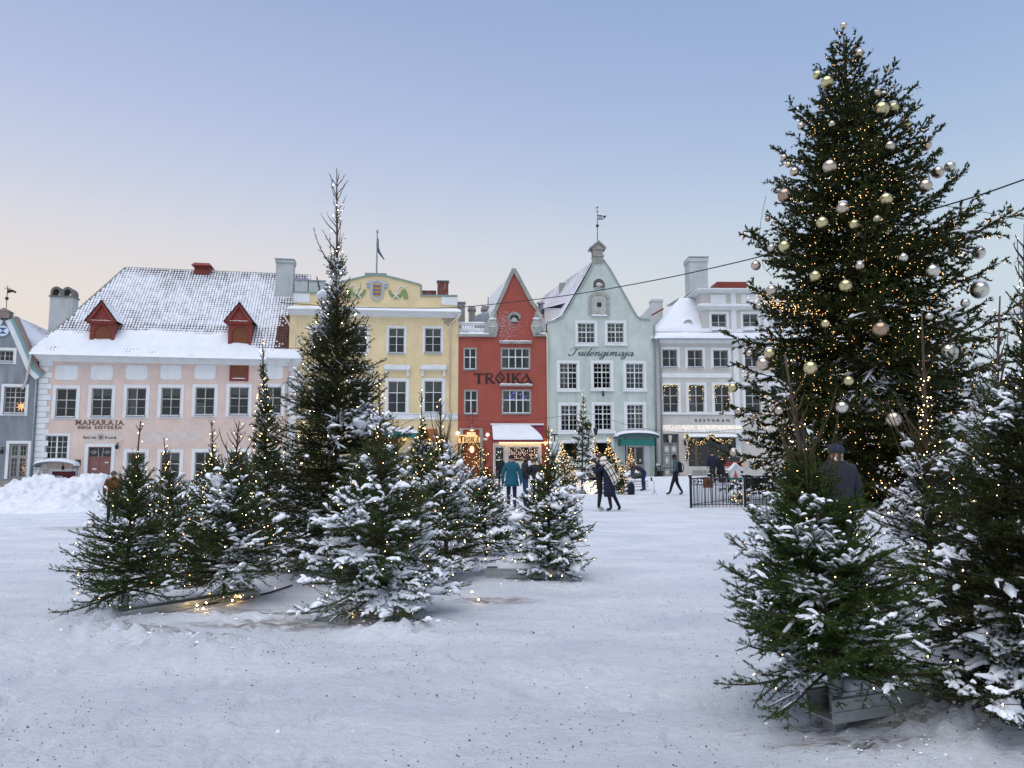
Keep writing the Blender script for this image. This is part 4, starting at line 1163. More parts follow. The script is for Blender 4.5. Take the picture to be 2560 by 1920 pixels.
# ================= yellow house
def yellow_house():
    H = House('yellow_house', 'pale yellow house with a coat of arms in its low pediment and a flagpole', 'building', (714, 58.3), (1144, 59.6))
    R = H.root; W = H.W
    g = lambda x, y, yy=0: H.z('4', x, y, yy)
    top = g(800, 712)[1]
    up = [(295, 455, 777, 1000), (590, 745, 780, 1000), (880, 1032, 783, 1000), (1158, 1315, 785, 997)]
    lo = [(300, 480, 1185, 1455), (585, 765, 1185, 1455), (868, 1052, 1185, 1456), (1148, 1330, 1183, 1452)]
    for i, q in enumerate(up):
        H.window(H.rect('4', *q), .15, .12, 2, (.34,), ((1, 1), (1, 2)), 'whiteframe', curtain=[(0, 1, .66, 1)], fw=.06, bar=.06, silldepth=.14)
    for i, q in enumerate(lo):
        H.window(H.rect('4', *q), .22, .06, 2, (.36,), ((1, 1), (1, 2)), 'whiteframe', curtain=[(0, 1, .68, 1)], fw=.06, bar=.06)
        x0, x1, z0, z1 = H.rect('4', q[0] - 8, q[1] + 10, 1090, 1118)
        hd = MB().box(x0, x1, -.3, -.002, z0, z1).box(x0 + .06, x1 - .06, -.2, -.001, z0 - .09, z0 - .002)
        zc = H.rect('4', q[0], q[1], 1118, 1170)[2]
        for xx in (x0 + .1, x1 - .26): hd.box(xx, xx + .16, -.18, -.001, zc, z0 - .092)
        h = hd.build('window_hood', M['white'], R); snow_strip(h, x0, x1, -.3, -.01, z1 + .002, .08)
    # cornice
    zc = g(800, 655, -.6)[1]; zc = g(300, 655, -.6)[1]
    mb = MB()
    for p, a, b in [(.12, top, top + .14), (.28, top + .14, top + .32), (.5, top + .32, top + .42), (.66, top + .42, zc)]: mb.box(-p * .3, W + p * .3, -p, .2, a, b)
    mb.build('cornice', M['white'], R)
    snow_slab(R, [(-.2, -.66, zc), (W + .2, -.66, zc), (W + .2, .22, zc + .32), (-.2, .22, zc + .32)], .12, nu=60, nv=6)
    # attic parapet with segmental pediment
    yp = .2
    P = [g(165, 620, yp), g(1425, 632, yp)]
    zb = zc - .1
    outline = [(g(165, 600, yp)[0], zb), (g(1422, 600, yp)[0], zb), g(1425, 556, yp), g(1146, 556, yp), g(1146, 474, yp), g(1080, 455, yp), g(980, 428, yp), g(880, 405, yp), g(805, 394, yp), g(730, 404, yp), g(630, 427, yp), g(530, 450, yp), g(462, 468, yp), g(462, 538, yp), g(165, 528, yp)]
    at_ = MB().poly(outline, yp, yp + .5).build('attic', M['yellow'], R)
    # copings
    cp = MB(); L = outline[2:]
    for a, b in zip(L[:-1], L[1:]):
        if abs(a[0] - b[0]) < .3: cp.box(min(a[0], b[0]) - .06, max(a[0], b[0]) + .06, yp - .08, yp + .58, min(a[1], b[1]) + .001, max(a[1], b[1]) - .001); continue
        ribbon(cp, [(a[0], a[1] + .05), (b[0], b[1] + .05)], .12, yp - .1, yp + .6)
    cp.build('coping', material('green_grey_coping', (.22, .30, .27), .6), at_, fix=False)
    for (a, b, c, d) in [(1302, 1422, 560, 622), (165, 290, 532, 602)]:
        x0, x1, z0, z1 = H.rect('4', a, b, c, d, yp); MB().box(x0, x1, yp - .06, yp - .001, z0, z1).build('attic_pier', M['white'], at_)
    # coat of arms
    cx, cz = g(808, 512, yp); s = .95
    sh = lambda k: [(cx + k * u, cz + k * v) for u, v in [(-.36, .55), (.36, .55), (.36, -.1), (.30, -.38), (.15, -.52), (0, -.58), (-.15, -.52), (-.30, -.38), (-.36, -.1)]]
    car = [(cx + u * s, cz + v * s) for u, v in [(0, .92), (.3, .82), (.55, .85), (.78, .62), (.9, .35), (.72, .12), (.62, .3), (.55, .05), (.55, -.35), (.38, -.68), (.12, -.82), (0, -.95), (-.12, -.82), (-.38, -.68), (-.55, -.35), (-.55, .05), (-.62, .3), (-.72, .12), (-.9, .35), (-.78, .62), (-.55, .85), (-.3, .82)]]
    ct = MB().poly(car, yp - .1, yp - .001)
    for sg in (-1, 1):
        ct.tube([(cx + sg * (.72 + .13 * math.cos(t * .7)), yp - .12, cz + .45 + .13 * math.sin(t * .7)) for t in range(9)], .05, 6)
        ct.tube([(cx + sg * (.0 + .3 * t / 6), yp - .12, cz + .72 + .08 * math.sin(t)) for t in range(7)], .05, 6)
    ct = ct.build('cartouche', material('cartouche_grey', (.42, .45, .47), .7, noise=.15), at_, fix=True)
    shd = MB().poly(sh(.98), yp - .13, yp - .101).build('shield', material('shield_orange', (.62, .27, .07), .6), ct)
    for k in range(3):
        mb = MB(); zc_ = cz + .30 - k * .30
        P = [(cx - .27, zc_ - .05), (cx - .20, zc_ + .06), (cx - .06, zc_ + .03), (cx + .08, zc_ + .05), (cx + .2, zc_ + .02), (cx + .28, zc_ + .1)]
        ribbon(mb, catmull(P, 3), .085, yp - .15, yp - .131)
        for q in (-.2, -.08, .08, .2): ribbon(mb, [(cx + q, zc_), (cx + q - .05, zc_ - .11)], .04, yp - .149, yp - .131)
        mb.ball((cx - .25, yp - .15, zc_ + .07), .06, 8, 6, (1, .5, 1)); mb.build('blue_lion', material('lion_blue', (.01, .14, .26), .5), shd, fix=False)
    for sg in (-1, 1):
        mb = MB(); f = lambda u, v: (cx + sg * u, cz + v)
        ribbon(mb, catmull([f(.95, .05), f(1.1, -.3), f(1.35, -.5), f(1.65, -.5), f(1.9, -.25), f(2.05, .1)], 4), [.2] * 21, yp - .07, yp - .001)
        ribbon(mb, catmull([f(2.1, .12), f(2.22, -.2), f(2.25, -.6)], 4), [.22 + .02 * i for i in range(9)], yp - .075, yp - .002)
        mb.build('garland_relief', material('garland_green', (.20, .29, .12), .7, noise=.2), at_, fix=False)
        mb = MB()
        ribbon(mb, catmull([f(1.6, .0), f(1.75, .35), f(1.95, .42), f(2.1, .3), f(2.2, .42)], 4), .07, yp - .08, yp - .003)
        ribbon(mb, [f(1.2, -.15), f(1.75, -.62)], .07, yp - .085, yp - .004); ribbon(mb, [f(1.25, -.62), f(1.7, -.12)], .07, yp - .09, yp - .0045)
        mb.build('ribbon_relief', M['white'], at_, fix=False)
    # peeled plaster patch
    px_, pz_ = g(1350, 745)
    pts = [(px_ + u, pz_ + v) for u, v in [(-.5, .28), (.6, .30), (.62, -.02), (.3, -.28), (.15, -.5), (-.1, -.3), (-.35, -.22), (-.3, .02), (-.45, .1)]]
    MB().poly(pts, -.004, 0).build('peeled_plaster', material('bare_plaster', (.42, .32, .22), .9, noise=.15, nscale=5), R)
    # chimneys and roof behind
    def chim(a, b, c, d, yy, mat, dp=.9, name='chimney'):
        x0, x1, z0, z1 = H.rect('4', a, b, c, d, yy)
        ch = MB().box(x0, x1, yy, yy + dp, zc - .2, z1).build(name, mat, R)
        MB().box(x0 - .07, x1 + .07, yy - .07, yy + dp + .07, z1 + .001, z1 + .09).build('chimney_cap', M['zinc'], ch); snow_slab(ch, [(x0, yy, z1 + .09), (x1, yy, z1 + .09), (x1, yy + dp, z1 + .09), (x0, yy + dp, z1 + .09)], .09, nu=8, nv=6)
    chim(176, 275, 432, 525, 3, M['greywall'], 1.4); chim(282, 405, 440, 525, 3.0, M['greywall'], 1.4)
    chim(1270, 1355, 440, 545, 3.5, M['darkbrick'])
    chim(1425, 1482, 605, 700, 5, M['stone']);
    x0, x1, z0, z1 = H.rect('4', 1146, 1262, 512, 545, 4)
    bx = MB().box(x0 - 1, x1, 4, 5, zc - .2, z1).build('rear_parapet', M['darkbrick'], R); snow_strip(bx, x0 - 1, x1, 3.95, 5, z1, .08)
    MB().box(.1, W - .1, .72, 9, zc - .5, zc + .25).build('flat_roof', M['roof_snow'], R)
    # flagpole with furled pennant
    fx, f0 = g(803, 390, .5); _, f1 = g(800, 68, .5)
    fp = MB().tube([(fx, .5, f0 - .3), (fx, .5, f1)], [.075, .045], 8).ball((fx, .5, f1 + .1), .09, 8, 6, (1, 1, 1.8)).box(fx - .9, fx + .8, .3, .9, f0 - .05, f0 + .1).build('flagpole', M['zinc'], R)
    a = [g(805, 110, .5), g(803, 170, .5), g(812, 210, .5), g(835, 245, .5), g(855, 275, .5)]
    mb = MB(); ribbon(mb, catmull([(x + .08, z) for x, z in a], 4), [.08, .14, .18, .2, .2, .2, .22, .22, .2, .18, .18, .16, .14, .12, .1, .08, .05], .48, .52); mb.build('pennant', material('dark_pennant', (.05, .07, .12), .8), fp, fix=False)
    # base band, ground floor
    b = H.rect('4', 200, 1438, 1452, 1500)
    MB().box(.02, W - .02, -.09, -.002, b[2], b[3] - .06).box(0.01, W - .01, -.16, -.001, b[3] - .058, b[3]).build('string_course', M['white'], R)
    for (cxp, w) in [(470, 120)]:
        q = H.rect('4', cxp - w / 2, cxp + w / 2, 1640, 1850); H.window(q, .12, .1, 2, (.3,), ((1, 1), (1, 1)), 'whiteframe', sill=None)
    # wide entrance with green canopy
    q = H.rect('a', 560, 700, 790, 1400); H.holes.append((q[0] - 1.6, q[1] - 1.2, -.3, q[3] - .2))
    o = (q[0] - 1.6, q[1] - 1.2, -.3, q[3] - .2)
    dr = MB().box(o[0], o[1], .2, .26, o[2], o[3]).build('door', M['brownwood'], R)
    xa, za = H.z('a', 340, 600, -.9); xb, zb_ = H.z('a', 790, 640, -.9)
    mb = MB(); n = 8
    X0, X1 = xa - 2.2, xb - .1; zt = H.z('a', 560, 600)[1]
    mb.add([(X0, -.02, zt), (X1, -.02, zt - .5), (X1 + .1, -1.5, zt - .75), (X0, -1.5, zt - .35), (X0, -1.5, zt - .95), (X1 + .1, -1.5, zt - 1.1), (X0, -.02, zt - .55), (X1, -.02, zt - 1.0)],
           [(0, 1, 2, 3), (3, 2, 5, 4), (0, 3, 4, 6), (1, 7, 5, 2)])
    aw = mb.build('green_awning', M['teal'], R, fix=False)
    snow_slab(aw, [(X0, -1.5, zt - .35), (X1 + .1, -1.5, zt - .75), (X1, -.04, zt - .5), (X0, -.04, zt)], .12, nu=16, nv=6)
    x, z = H.z('a', 520, 830, -.35)
    l = MB().lathe([(.10, 0), (.17, .1), (.17, .5), (.08, .65)], (x, -.4, z - .3), 6).build('lantern', material('lantern_glow', (1, .8, .5), .5, emit=(1, .6, .2), estr=2.5), R)
    x, z = H.z('a', 1000, 790, -.05); MB().box(x - .45, x + .55, -.12, -.01, z - .5, z + .45).build('sign_panel', material('orange_sign', (.35, .12, .04), .7, noise=.4, nscale=9), R)
    H.wall([(0, -1), (W, -1), (W, top + .02), (0, top + .02)], M['yellow'], 10)
    # downpipes
    z_ = lambda y: g(1400, y)[1]
    downpipe(H, [(W + .1, -.6, zc - .1), (W + .05, -.55, zc - .3), (W - .68, -.12, top - .5), (W - .62, -.12, .1)], .065, 'creampipe')
    downpipe(H, [(-.45, -.6, zc - .1), (-.35, -.5, zc - .5), (.45, -.12, z_(870)), (.45, -.12, .1)], .065, 'creampipe')
    MB().box(.02, .6, -.04, -.001, -1, top).build('corner_pilaster', M['yellow'], R)
M['creampipe'] = material('cream_pipe', (.70, .62, .48), .5)

# ================= red house
def red_house():
    H = House('red_house', 'narrow brick-red house with steep scrolled gable and big black lettering', 'building', (1144, 59.6), (1369, 59.9))
    R = H.root; W = H.W
    g = lambda x, y, yy=0: H.z('5', x, y, yy)
    for k, q, lv in [('5', (176, 332, 1055, 1320), 2), ('5', (606, 948, 1055, 1315), 4), ('6', (193, 366, 70, 380), 2), ('6', (655, 1015, 68, 375), 4)]:
        big = lv == 4
        w = H.window(H.rect(k, *q), .06, .14, lv, (.42,), ((1, 1), (1, 1)), 'whiteframe', casing='stone', fw=.06, bar=.08, proud=.02,
                     curtain=([(0, .2, .0, 1), (.86, 1, 0, 1)] if big else None))
        if big and k == '6':
            x0, x1, z0, z1 = H.rect(k, *q)
            pts = [(random.uniform(x0 + .15, x1 - .15), .3, random.uniform((z0 + z1) / 2 + .2, z1 - .15)) for _ in range(60)]
            fairy(w, pts, .02, material('violet_bulb', (.3, .3, 1), .5, emit=(.25, .22, 1), estr=5, lightsample=False), 'blue_lights')
    led = g(300, 905)[1]; top = g(300, 928)[1]
    xl, xr = g(562, 900)[0], g(975, 900)[0]
    G = [g(565, 905), g(555, 800), g(540, 700), g(545, 640)]
    gl = [(545, 640), (600, 520), (660, 390), (715, 260), (757, 150)]
    gr = [(757, 150), (810, 260), (880, 390), (955, 530), (1035, 640)]
    xm = g(500, 0)[0]
    out = [(0, -1), (W, -1), (W, top), g(1000, 925)] + [g(*p) for p in [(1005, 640)]] 
    outline = [(0, -1), (W, -1), (W, top), (g(1030, 925)[0], top), g(1030, 640)] + [g(*p) for p in gr[::-1][1:]] + [g(*p) for p in gl[::-1][1:]] + [(g(500, 640)[0], g(500, 640)[1]), (g(500, 925)[0], top), (0, top)]
    # round window
    cx, cz = g(763, 722); r = .30
    # shop front openings
    q = H.rect('6', 560, 695, 755, 1160); dq = (q[0], q[1], -.3, q[3]); H.holes.append(dq)
    q2 = H.rect('6', 735, 1100, 765, 945); H.holes.append(q2)
    q3 = H.rect('6', 175, 395, 720, 1160); q3 = (q3[0], q3[1], -.3, q3[3]); H.holes.append(q3)
    H.wall(outline, M['red'], 10)
    # gable coping
    def copes(P, w, p, mat, nm, off):
        mb = MB(); Q = [Vector(g(*a)) for a in P]
        ribbon(mb, [(a.x, a.y) for a in Q], w, -p, .35); return mb.build(nm, M[mat], R, fix=False)
    copes([(540, 640)] + [(x - 8, y) for x, y in gl[1:-1]] + [(757, 150)], .30, .14, 'stone', 'gable_coping', 0)
    copes([(757, 150)] + [(x + 8, y) for x, y in gr[1:-1]] + [(1040, 635)], .30, .142, 'stone', 'gable_coping', 0)
    # concave shoulders and volutes
    for sg, P, vc in ((-1, [(535, 640), (505, 700), (470, 760), (440, 820), (435, 880)], (512, 825)), (1, [(1020, 640), (1060, 690), (1090, 750), (1105, 800), (1108, 870)], (1020, 822))):
        mb = MB(); Q = catmull([g(*a) for a in P], 4); ribbon(mb, Q, .28, -.16, .3)
        pts = Q + [g(560 if sg < 0 else 1000, 900), g(560 if sg < 0 else 1000, 640)]
        mb.poly(pts, -.02, .25)
        x, z = g(*vc)
        for rr, d in ((1.0, .22), (.72, .30), (.4, .36)):
            mb.poly([(x + .46 * rr * math.cos(t * .3927), z + .66 * rr * math.sin(t * .3927)) for t in range(16)], -d, -.001 - d * .1)
        v = mb.build('scroll', material('scroll_grey', (.40, .39, .36), .8, noise=.15), R, fix=False)
        snow_strip(v, x - .28, x + .28, -.42, -.2, z + .0, .07)
        mb = MB().ball((x, -.1, z + .68), .3, 10, 6, (1.2, .8, .35), .08); mb.build('snow_cap', M['roof_snow'], v, smooth_=True)
    # round window
    mb = MB(); n = 14
    P = [(cx + .55 * math.cos(math.pi * i / n), cz + .55 * math.sin(math.pi * i / n)) for i in range(n + 1)]; Q = [(cx + .34 * math.cos(math.pi * i / n), cz + .34 * math.sin(math.pi * i / n)) for i in range(n + 1)]
    mb.poly(P + Q[::-1], -.1, -.001)
    rw = mb.build('round_window', M['stone'], R)
    MB().poly([(cx + .34 * math.cos(math.pi * 2 * i / 18), cz - .05 + .36 * math.sin(math.pi * 2 * i / 18)) for i in range(18)], -.012, -.002).build('pane', M['room'], rw)
    MB().poly([(cx + .27 * math.cos(math.pi * i / 10), cz - .26 + .36 * math.sin(math.pi * i / 10)) for i in range(11)], -.03, -.013).build('shutter', M['curtain'], rw)
    for i in range(7): a = math.pi * (i + .5) / 7; ribbon_o = MB(); ribbon(ribbon_o, [(cx + .36 * math.cos(a), cz + .36 * math.sin(a)), (cx + .55 * math.cos(a), cz + .55 * math.sin(a))], .015, -.108, -.1); ribbon_o.build('joint', M['black'], rw, fix=False)
    # ledges
    for (a, b, c, d) in [(115, 560, 905, 930), (975, 1135, 900, 925)]:
        x0, x1, z0, z1 = H.rect('5', a, b, c, d); l = MB().box(x0, x1, -.22, .3, z0 - .02, z1).build('ledge', M['stone'], R)
        snow_strip(l, x0, x1, -.2, .25, z1, .22)
    for k, q in [('5', (588, 963, 985, 1012)), ('5', (593, 972, 1482, 1502))]:
        x0, x1, z0, z1 = H.rect(k, *q); l = MB().box(x0, x1, -.2, -.001, z0, z1).build('ledge', M['stone'], R); snow_strip(l, x0, x1, -.2, -.01, z1, .09)
    # balustrade over the left bay
    x0, x1, z0, z1 = H.rect('5', 115, 440, 775, 905, .25)
    bl = MB().box(x0, x1, .2, .5, z1 - .14, z1).box(x0, x1, .2, .5, z0, z0 + .12).build('balustrade', M['white'], R)
    for i in range(11):
        x = x0 + (i + .5) * (x1 - x0) / 11; MB().lathe([(.07, 0), (.10, .1), (.10, .22), (.04, .42), (.05, z1 - z0 - .27)], (x, .35, z0 + .12), 6).build('baluster', M['white'], bl)
    snow_slab(bl, [(x0, .15, z1), (x1, .15, z1), (x1, .55, z1), (x0, .55, z1)], .10, nu=24, nv=4)
    # roof and chimneys behind
    ap = g(757, 150); zr = ap[1] - .2; el = g(470, 700)[1]
    cxm = ap[0]
    lo = g(552, 640); sk = -1.6
    q = [Vector((lo[0] - .1, .36, lo[1] - .1)), Vector((lo[0] - .1 + sk, 9, lo[1] - .1)), Vector((cxm + sk, 9, zr)), Vector((cxm, .36, zr))]
    rgt = [Vector((*g(x - 10, y), 0)) for x, y in gr]; mb = MB()
    for a, b in zip(rgt[:-1], rgt[1:]): mb.sheet([(a.x, .36, a.y - .2), (b.x, .36, b.y - .2), (b.x + sk, 9, b.y - .2), (a.x + sk, 9, a.y - .2)])
    rf = mb.sheet(q).build('roof', M['darktile'], R, fix=False)
    tiles(rf, lambda u, v: q[0].lerp(q[1], u).lerp(q[3].lerp(q[2], u), v), 26, 24, mat=M['darktile'], snowfun=lambda u, v: .85 - v * .5)
    snow_slab(R, [(0.1, .55, top + .3), (3.4, .55, top + .3), (3.4, 5, top + 1.9), (.1, 5, top + 1.9)], .15, nu=14, nv=10)
    sk = H.rect('5', 305, 460, 660, 715, 3.0)
    s_ = MB().add([(sk[0], 2.2, sk[2]), (sk[1], 2.2, sk[2] + .25), (sk[1], 4, sk[3] + .4), (sk[0] + .5, 4, sk[3] + .2), (sk[0], 2.2, sk[2] - 1), (sk[1], 2.2, sk[2] - 1)], [(0, 1, 2, 3), (0, 4, 5, 1)]).build('roof_hatch', M['zinc'], R, fix=False)
    for (a, b, c, d, yy) in [(237, 312, 575, 720, 4.5), (388, 485, 575, 660, 5.5)]:
        x0, x1, z0, z1 = H.rect('5', a, b, c, d, yy); ch = MB().box(x0, x1, yy, yy + .8, top, z1).box(x0 - .08, x1 + .08, yy - .08, yy + .88, z1 - .35, z1 - .18).build('chimney', M['stone'], R)
        snow_slab(ch, [(x0, yy, z1), (x1, yy, z1), (x1, yy + .8, z1), (x0, yy + .8, z1)], .1, nu=8, nv=6)
    x, z = g(462, 560, 5.5); _, z2 = g(462, 472, 5.5); MB().tube([(x, 5.5, z), (x, 5.5, z2)], .035, 5).build('antenna_pole', M['black'], R)
    # big lettering, each letter a pen-drawn shape
    T = (.86, [([(0.02, .93), (.76, .93)], .10, 1), ([(.05, .98), (.0, .80)], (.10, .05), 1), ([(.73, .98), (.78, .80)], (.10, .05), 1), ([(.39, .93), (.39, .04)], .21, 1), ([(.22, .025), (.56, .025)], .05, 1)])
    Rr = (.84, [([(.14, .98), (.14, .04)], .19, 1), ([(.0, .025), (.3, .025)], .05, 1), ([(.0, .975), (.3, .975)], .05, 1), ([(.2, .96), (.5, .95), (.62, .78), (.5, .58), (.22, .5)], .09), ([(.32, .52), (.5, .25), (.74, .04)], .17), ([(.6, .025), (.86, .025)], .05, 1)])
    O = (.86, [([(.40, 1.14), (.24, .86), (.06, .55), (.12, .35), (.40, .02)], (.06, .16)), ([(.40, 1.14), (.52, .92), (.74, .62), (.70, .4), (.38, .02)], (.16, .07)), ([(.22, .88), (.45, .52), (.66, .36)], (.05, .12)), ([(.30, .05), (.46, -.06), (.40, -.09)], .06)])
    I = (.44, [([(.2, .98), (.2, .04)], .21, 1), ([(.04, .025), (.36, .025)], .05, 1), ([(.04, .975), (.36, .975)], .05, 1)])
    K = (.84, [([(.16, .98), (.16, .04)], .20, 1), ([(.02, .025), (.32, .025)], .05, 1), ([(.02, .975), (.32, .975)], .05, 1), ([(.24, .48), (.42, .74), (.6, .96), (.8, 1.0)], (.07, .11)), ([(.32, .58), (.52, .42), (.62, .12), (.84, .04)], .15)])
    A = (.86, [([(.34, 1.0), (.56, .55), (.76, .04)], (.08, .22)), ([(.5, .92), (.24, .6), (.04, .35), (.08, .12), (.3, .08), (.56, .38)], .085), ([(.62, .025), (.92, .025)], .05, 1)])
    glyphs(R, [T, Rr, O, I, K, A], H.rect('5', 300, 968, 1352, 1468), -.05, M['blackletter'], thick=.03)
    # entrance niche with hanging sign, lamp and garland
    x0, x1, z0, z1 = H.rect('6', 140, 425, 558, 1170)
    nf = MB().box(x0 - .02, x0 + .28, -.16, -.001, -.3, z1).box(x1 - .28, x1, -.16, -.001, -.3, z1).box(x0 - .02, x1, -.16, -.001, z1 + .002, z1 + .12).build('portal', M['stone'], R)
    dr = MB().box(q3[0], q3[1], .2, .26, -.3, q3[3]); 
    for i in range(6): dr.box(q3[0] + .1 + i * .28, q3[0] + .12 + i * .28, .19, .2, -.3, q3[3])
    dr.build('door', M['brownwood'], R)
    s = H.rect('b', 165, 600, 270, 400, -.5)
    sb = MB()
    glyphs(R, [(.9, [([(0, .9), (.8, .95)], .16, 1), ([(.4, .95), (.4, .0)], .26, 1), ([(.05, .95), (.0, .6)], .1, 1)]), (.62, [([(.1, .9), (.1, 0)], .16, 1), ([(.1, .85), (.45, .8), (.45, .5), (.12, .42), (.5, 0)], .1)]),
               (.6, [([(.28, .85), (.05, .45), (.28, .02), (.5, .45), (.28, .85)], .12)]), (.34, [([(.14, .88), (.14, 0)], .15, 1)]), (.6, [([(.1, .88), (.1, 0)], .14, 1), ([(.45, .88), (.14, .45), (.5, 0)], .11)]),
               (.7, [([(.5, .95), (.1, .25), (.2, .02), (.42, .3)], .09), ([(.4, .95), (.6, 0)], .15, 1)])], s, -.53, M['darkletter'], 'sign_letter')
    pts = [(s[0] - .08, s[2] - .06), (s[1] + .08, s[2] - .02), (s[1] + .08, s[3] - .15), (s[1] - .2, s[3] + .12), (s[0] + .9, s[3] - .02), (s[0] + .75, s[3] + .12), (s[0] - .1, s[3] + .1)]
    MB().poly(pts, -.5, -.44).build('lit_sign_board', material('lit_sign', (.9, .6, .25), .6, emit=(1, .50, .16), estr=.55), R)
    c = H.rect('b', 330, 520, 165, 275, -.4)
    lm = MB().box(c[0], c[1], -.45, -.1, c[2] + .02, c[3] - .05).build('name_plate', material('glowing_plate', (.7, .6, .35), .5, emit=(.9, .68, .30), estr=.55, noise=.5, nscale=7), R)
    x, z = H.z('b', 440, 100, -.4)
    MB().lathe([(.30, 0), (.24, .06), (.08, .16), (.03, .2)], (x, -.4, z - .12), 12).tube([(x, -.4, z), (x, -.4, z + 1.0)], .02, 5).build('sign_lamp', M['stone'], R)
    MB().ball((x, -.4, z - .13), .14, 8, 6, (1, 1, .4)).build('lamp_bulb', M['warmglow'], R)
    # rope-wrapped pole in front of the small window is the flag bracket
    x, z = H.z('6', 292, 500, -.5); _, zt = H.z('6', 300, 255, -.9)
    MB().tube([(x, -.35, z), (x + .05, -.9, zt)], [.04, .02], 6).build('bracket_pole', M['oxred'], R)
    garland(R, catmull([(H.z('6', *p, -.25)[0], -.25, H.z('6', *p, -.25)[1]) for p in [(170, 900), (170, 790), (200, 735), (280, 712), (355, 735), (392, 790), (398, 920), (398, 1050)]], 5), .15, 1500)
    x, z = H.z('b', 440, 560, .1); ch = MB().ball((x, .1, z), .16, 8, 6, (1, 1, 1.6)).build('door_lantern', M['warmglow'], R)
    pts = [(q3[0] + random.random() * (q3[1] - q3[0]), random.uniform(-.3, .15), z + random.gauss(-.9, .6)) for _ in range(40)]
    fairy(R, pts, .03, M['bulb'], 'door_lights')
    # shop front
    x0, x1, z0, z1 = H.rect('6', 550, 1140, 690, 1170)
    ow = MB()
    ow.box(x0, dq[0], -.06, -.002, -.3, z1).box(dq[1], q2[0], -.06, -.002, -.3, z1).box(q2[1], x1, -.06, -.002, -.3, z1).box(dq[0], dq[1], -.06, -.002, dq[3], z1).box(q2[0], q2[1], -.06, -.002, q2[3], z1).box(q2[0], q2[1], -.06, -.002, -.3, q2[2])
    sf = ow.build('shop_front', material('cream_front', (.72, .66, .52), .6, noise=.05), R)
    for i in range(7): xx = q2[0] + i * (q2[1] - q2[0]) / 6; MB().box(xx - .03, xx + .03, -.08, -.061, q2[3] + .15, z1).build('glazing_bar', M['white'], sf)
    for a, b, c, d in [q2]:
        w = MB().ring(a, b, c, d, .06, .08, .14).build('shop_window', M['white'], R); plain('pane', w, a, b, .11, c, d); plain('dark_interior', w, a - .1, b + .1, .95, c - .1, d + .1, _unit(material('warm_room', (.06, .022, .012), .9, noise=.5, nscale=3), 'room'))
        pts = []
        for s_ in range(16):
            xx = a + .1 + s_ * (b - a - .2) / 15
            pts += [(xx + random.uniform(-.02, .02), .45, d - .1 - .08 * j) for j in range(int((d - c) / .08) - 3) if random.random() < .55]
        fairy(w, pts, .022, material('pinkwhite_bulb', (1, .8, .7), .5, emit=(1, .62, .45), estr=7, lightsample=False), 'curtain_of_lights')
    w = MB().ring(dq[0], dq[1], dq[2], dq[3], .12, .06, .12).build('shop_door', M['white'], R); plain('pane', w, dq[0] + .1, dq[1] - .1, .09, dq[2], dq[3]); plain('dark_interior', w, dq[0], dq[1], .8, dq[2], dq[3], _room)
    fairy(w, [(random.uniform(dq[0] + .1, dq[1] - .1), .5, random.uniform(0.3, dq[3] - .4)) for _ in range(22)], .02, M['coolbulb2'], 'door_lights')
    lt = MB().box((q2[0] + q2[1]) / 2 - 1.9, (q2[0] + q2[1]) / 2 + 2.2, -.35, -.25, z1 - .2, z1 - .12).build('strip_lamp', M['warmglow'], R)
    # awning
    a0 = H.z('6', 535, 503); a1 = H.z('6', 1158, 500); b0 = H.z('6', 552, 682, -1.4); b1 = H.z('6', 1168, 668, -1.4)
    zt, zb = a0[1], b0[1]
    X = (a0[0], a1[0])
    X2 = (b0[0], b1[0])
    mb = MB().add([(X[0], -.01, zt), (X[1], -.01, zt), (X2[1], -1.4, zb), (X2[0], -1.4, zb), (X[0], -.01, zb)], [(0, 1, 2, 3), (0, 3, 4)])
    n = 30
    for i in range(n):
        u0, u1 = X2[0] + (X2[1] - X2[0]) * i / n, X2[0] + (X2[1] - X2[0]) * (i + 1) / n
        mb.add([(u0, -1.4, zb), (u1, -1.4, zb), (u1, -1.4, zb - .14), ((u0 + u1) / 2, -1.4, zb - .26), (u0, -1.4, zb - .14)], [(0, 1, 2, 3, 4)])
    aw = mb.build('awning', M['burgundy'], R, fix=False)
    MB().box(X[0] - .1, X[1] + .05, -.16, -.001, zt + .002, zt + .14).build('awning_box', M['white'], aw)
    n, m_ = 60, 14; V = []; 
    for i in range(n + 1):
        for j in range(m_ + 1):
            u, v = i / n, j / m_
            lim = 1 if u < .74 else max(.0, 1 - (u - .74) / .24 * (1.0)) ** .7
            p = Vector((X[0] + (X[1] - X[0]) * u, -.01, zt)).lerp(Vector((X2[0] + (X2[1] - X2[0]) * u, -1.4, zb)), 1 - v * lim)
            e = min(u * 14, (1 - u) * 14, v * 5, (1 - v) * 5, 1); hh = .02 + .13 * max(0, e) ** .5 + .03 * (vnoise(np.array([[u * 12, v * 4, 0.]]), 1, 3)[0] - .5)
            V.append((p.x, p.y - .3 * hh, p.z + hh))
    i = np.arange(n)[:, None] * (m_ + 1) + np.arange(m_)[None]
    np_mesh('snow_cover', [(np.array(V), np.stack([i, i + 1, i + m_ + 2, i + m_ + 1], -1).reshape(-1, 4))], M['roof_snow'], aw, smooth_=True)
    x, z = H.z('6', 483, 618, -.35); MB().ball((x, -.35, z), .13, 10, 8).build('round_lamp', material('white_lamp', (1, 1, 1), .4, emit=(1, .9, .75), estr=3), R); MB().box(x + .13, x + .55, -.4, -.3, z + .05, z + .12).build('lamp_arm', M['black'], R)
    x, z = H.z('6', 118, 600, -.35); MB().ball((x, -.35, z), .13, 10, 8).build('round_lamp', MATS['white_lamp'], R)
    x, z = H.z('6', 456, 672); MB().box(x - .16, x + .16, -.03, -.002, z - .09, z + .09).build('house_number_plate', M['white'], R)
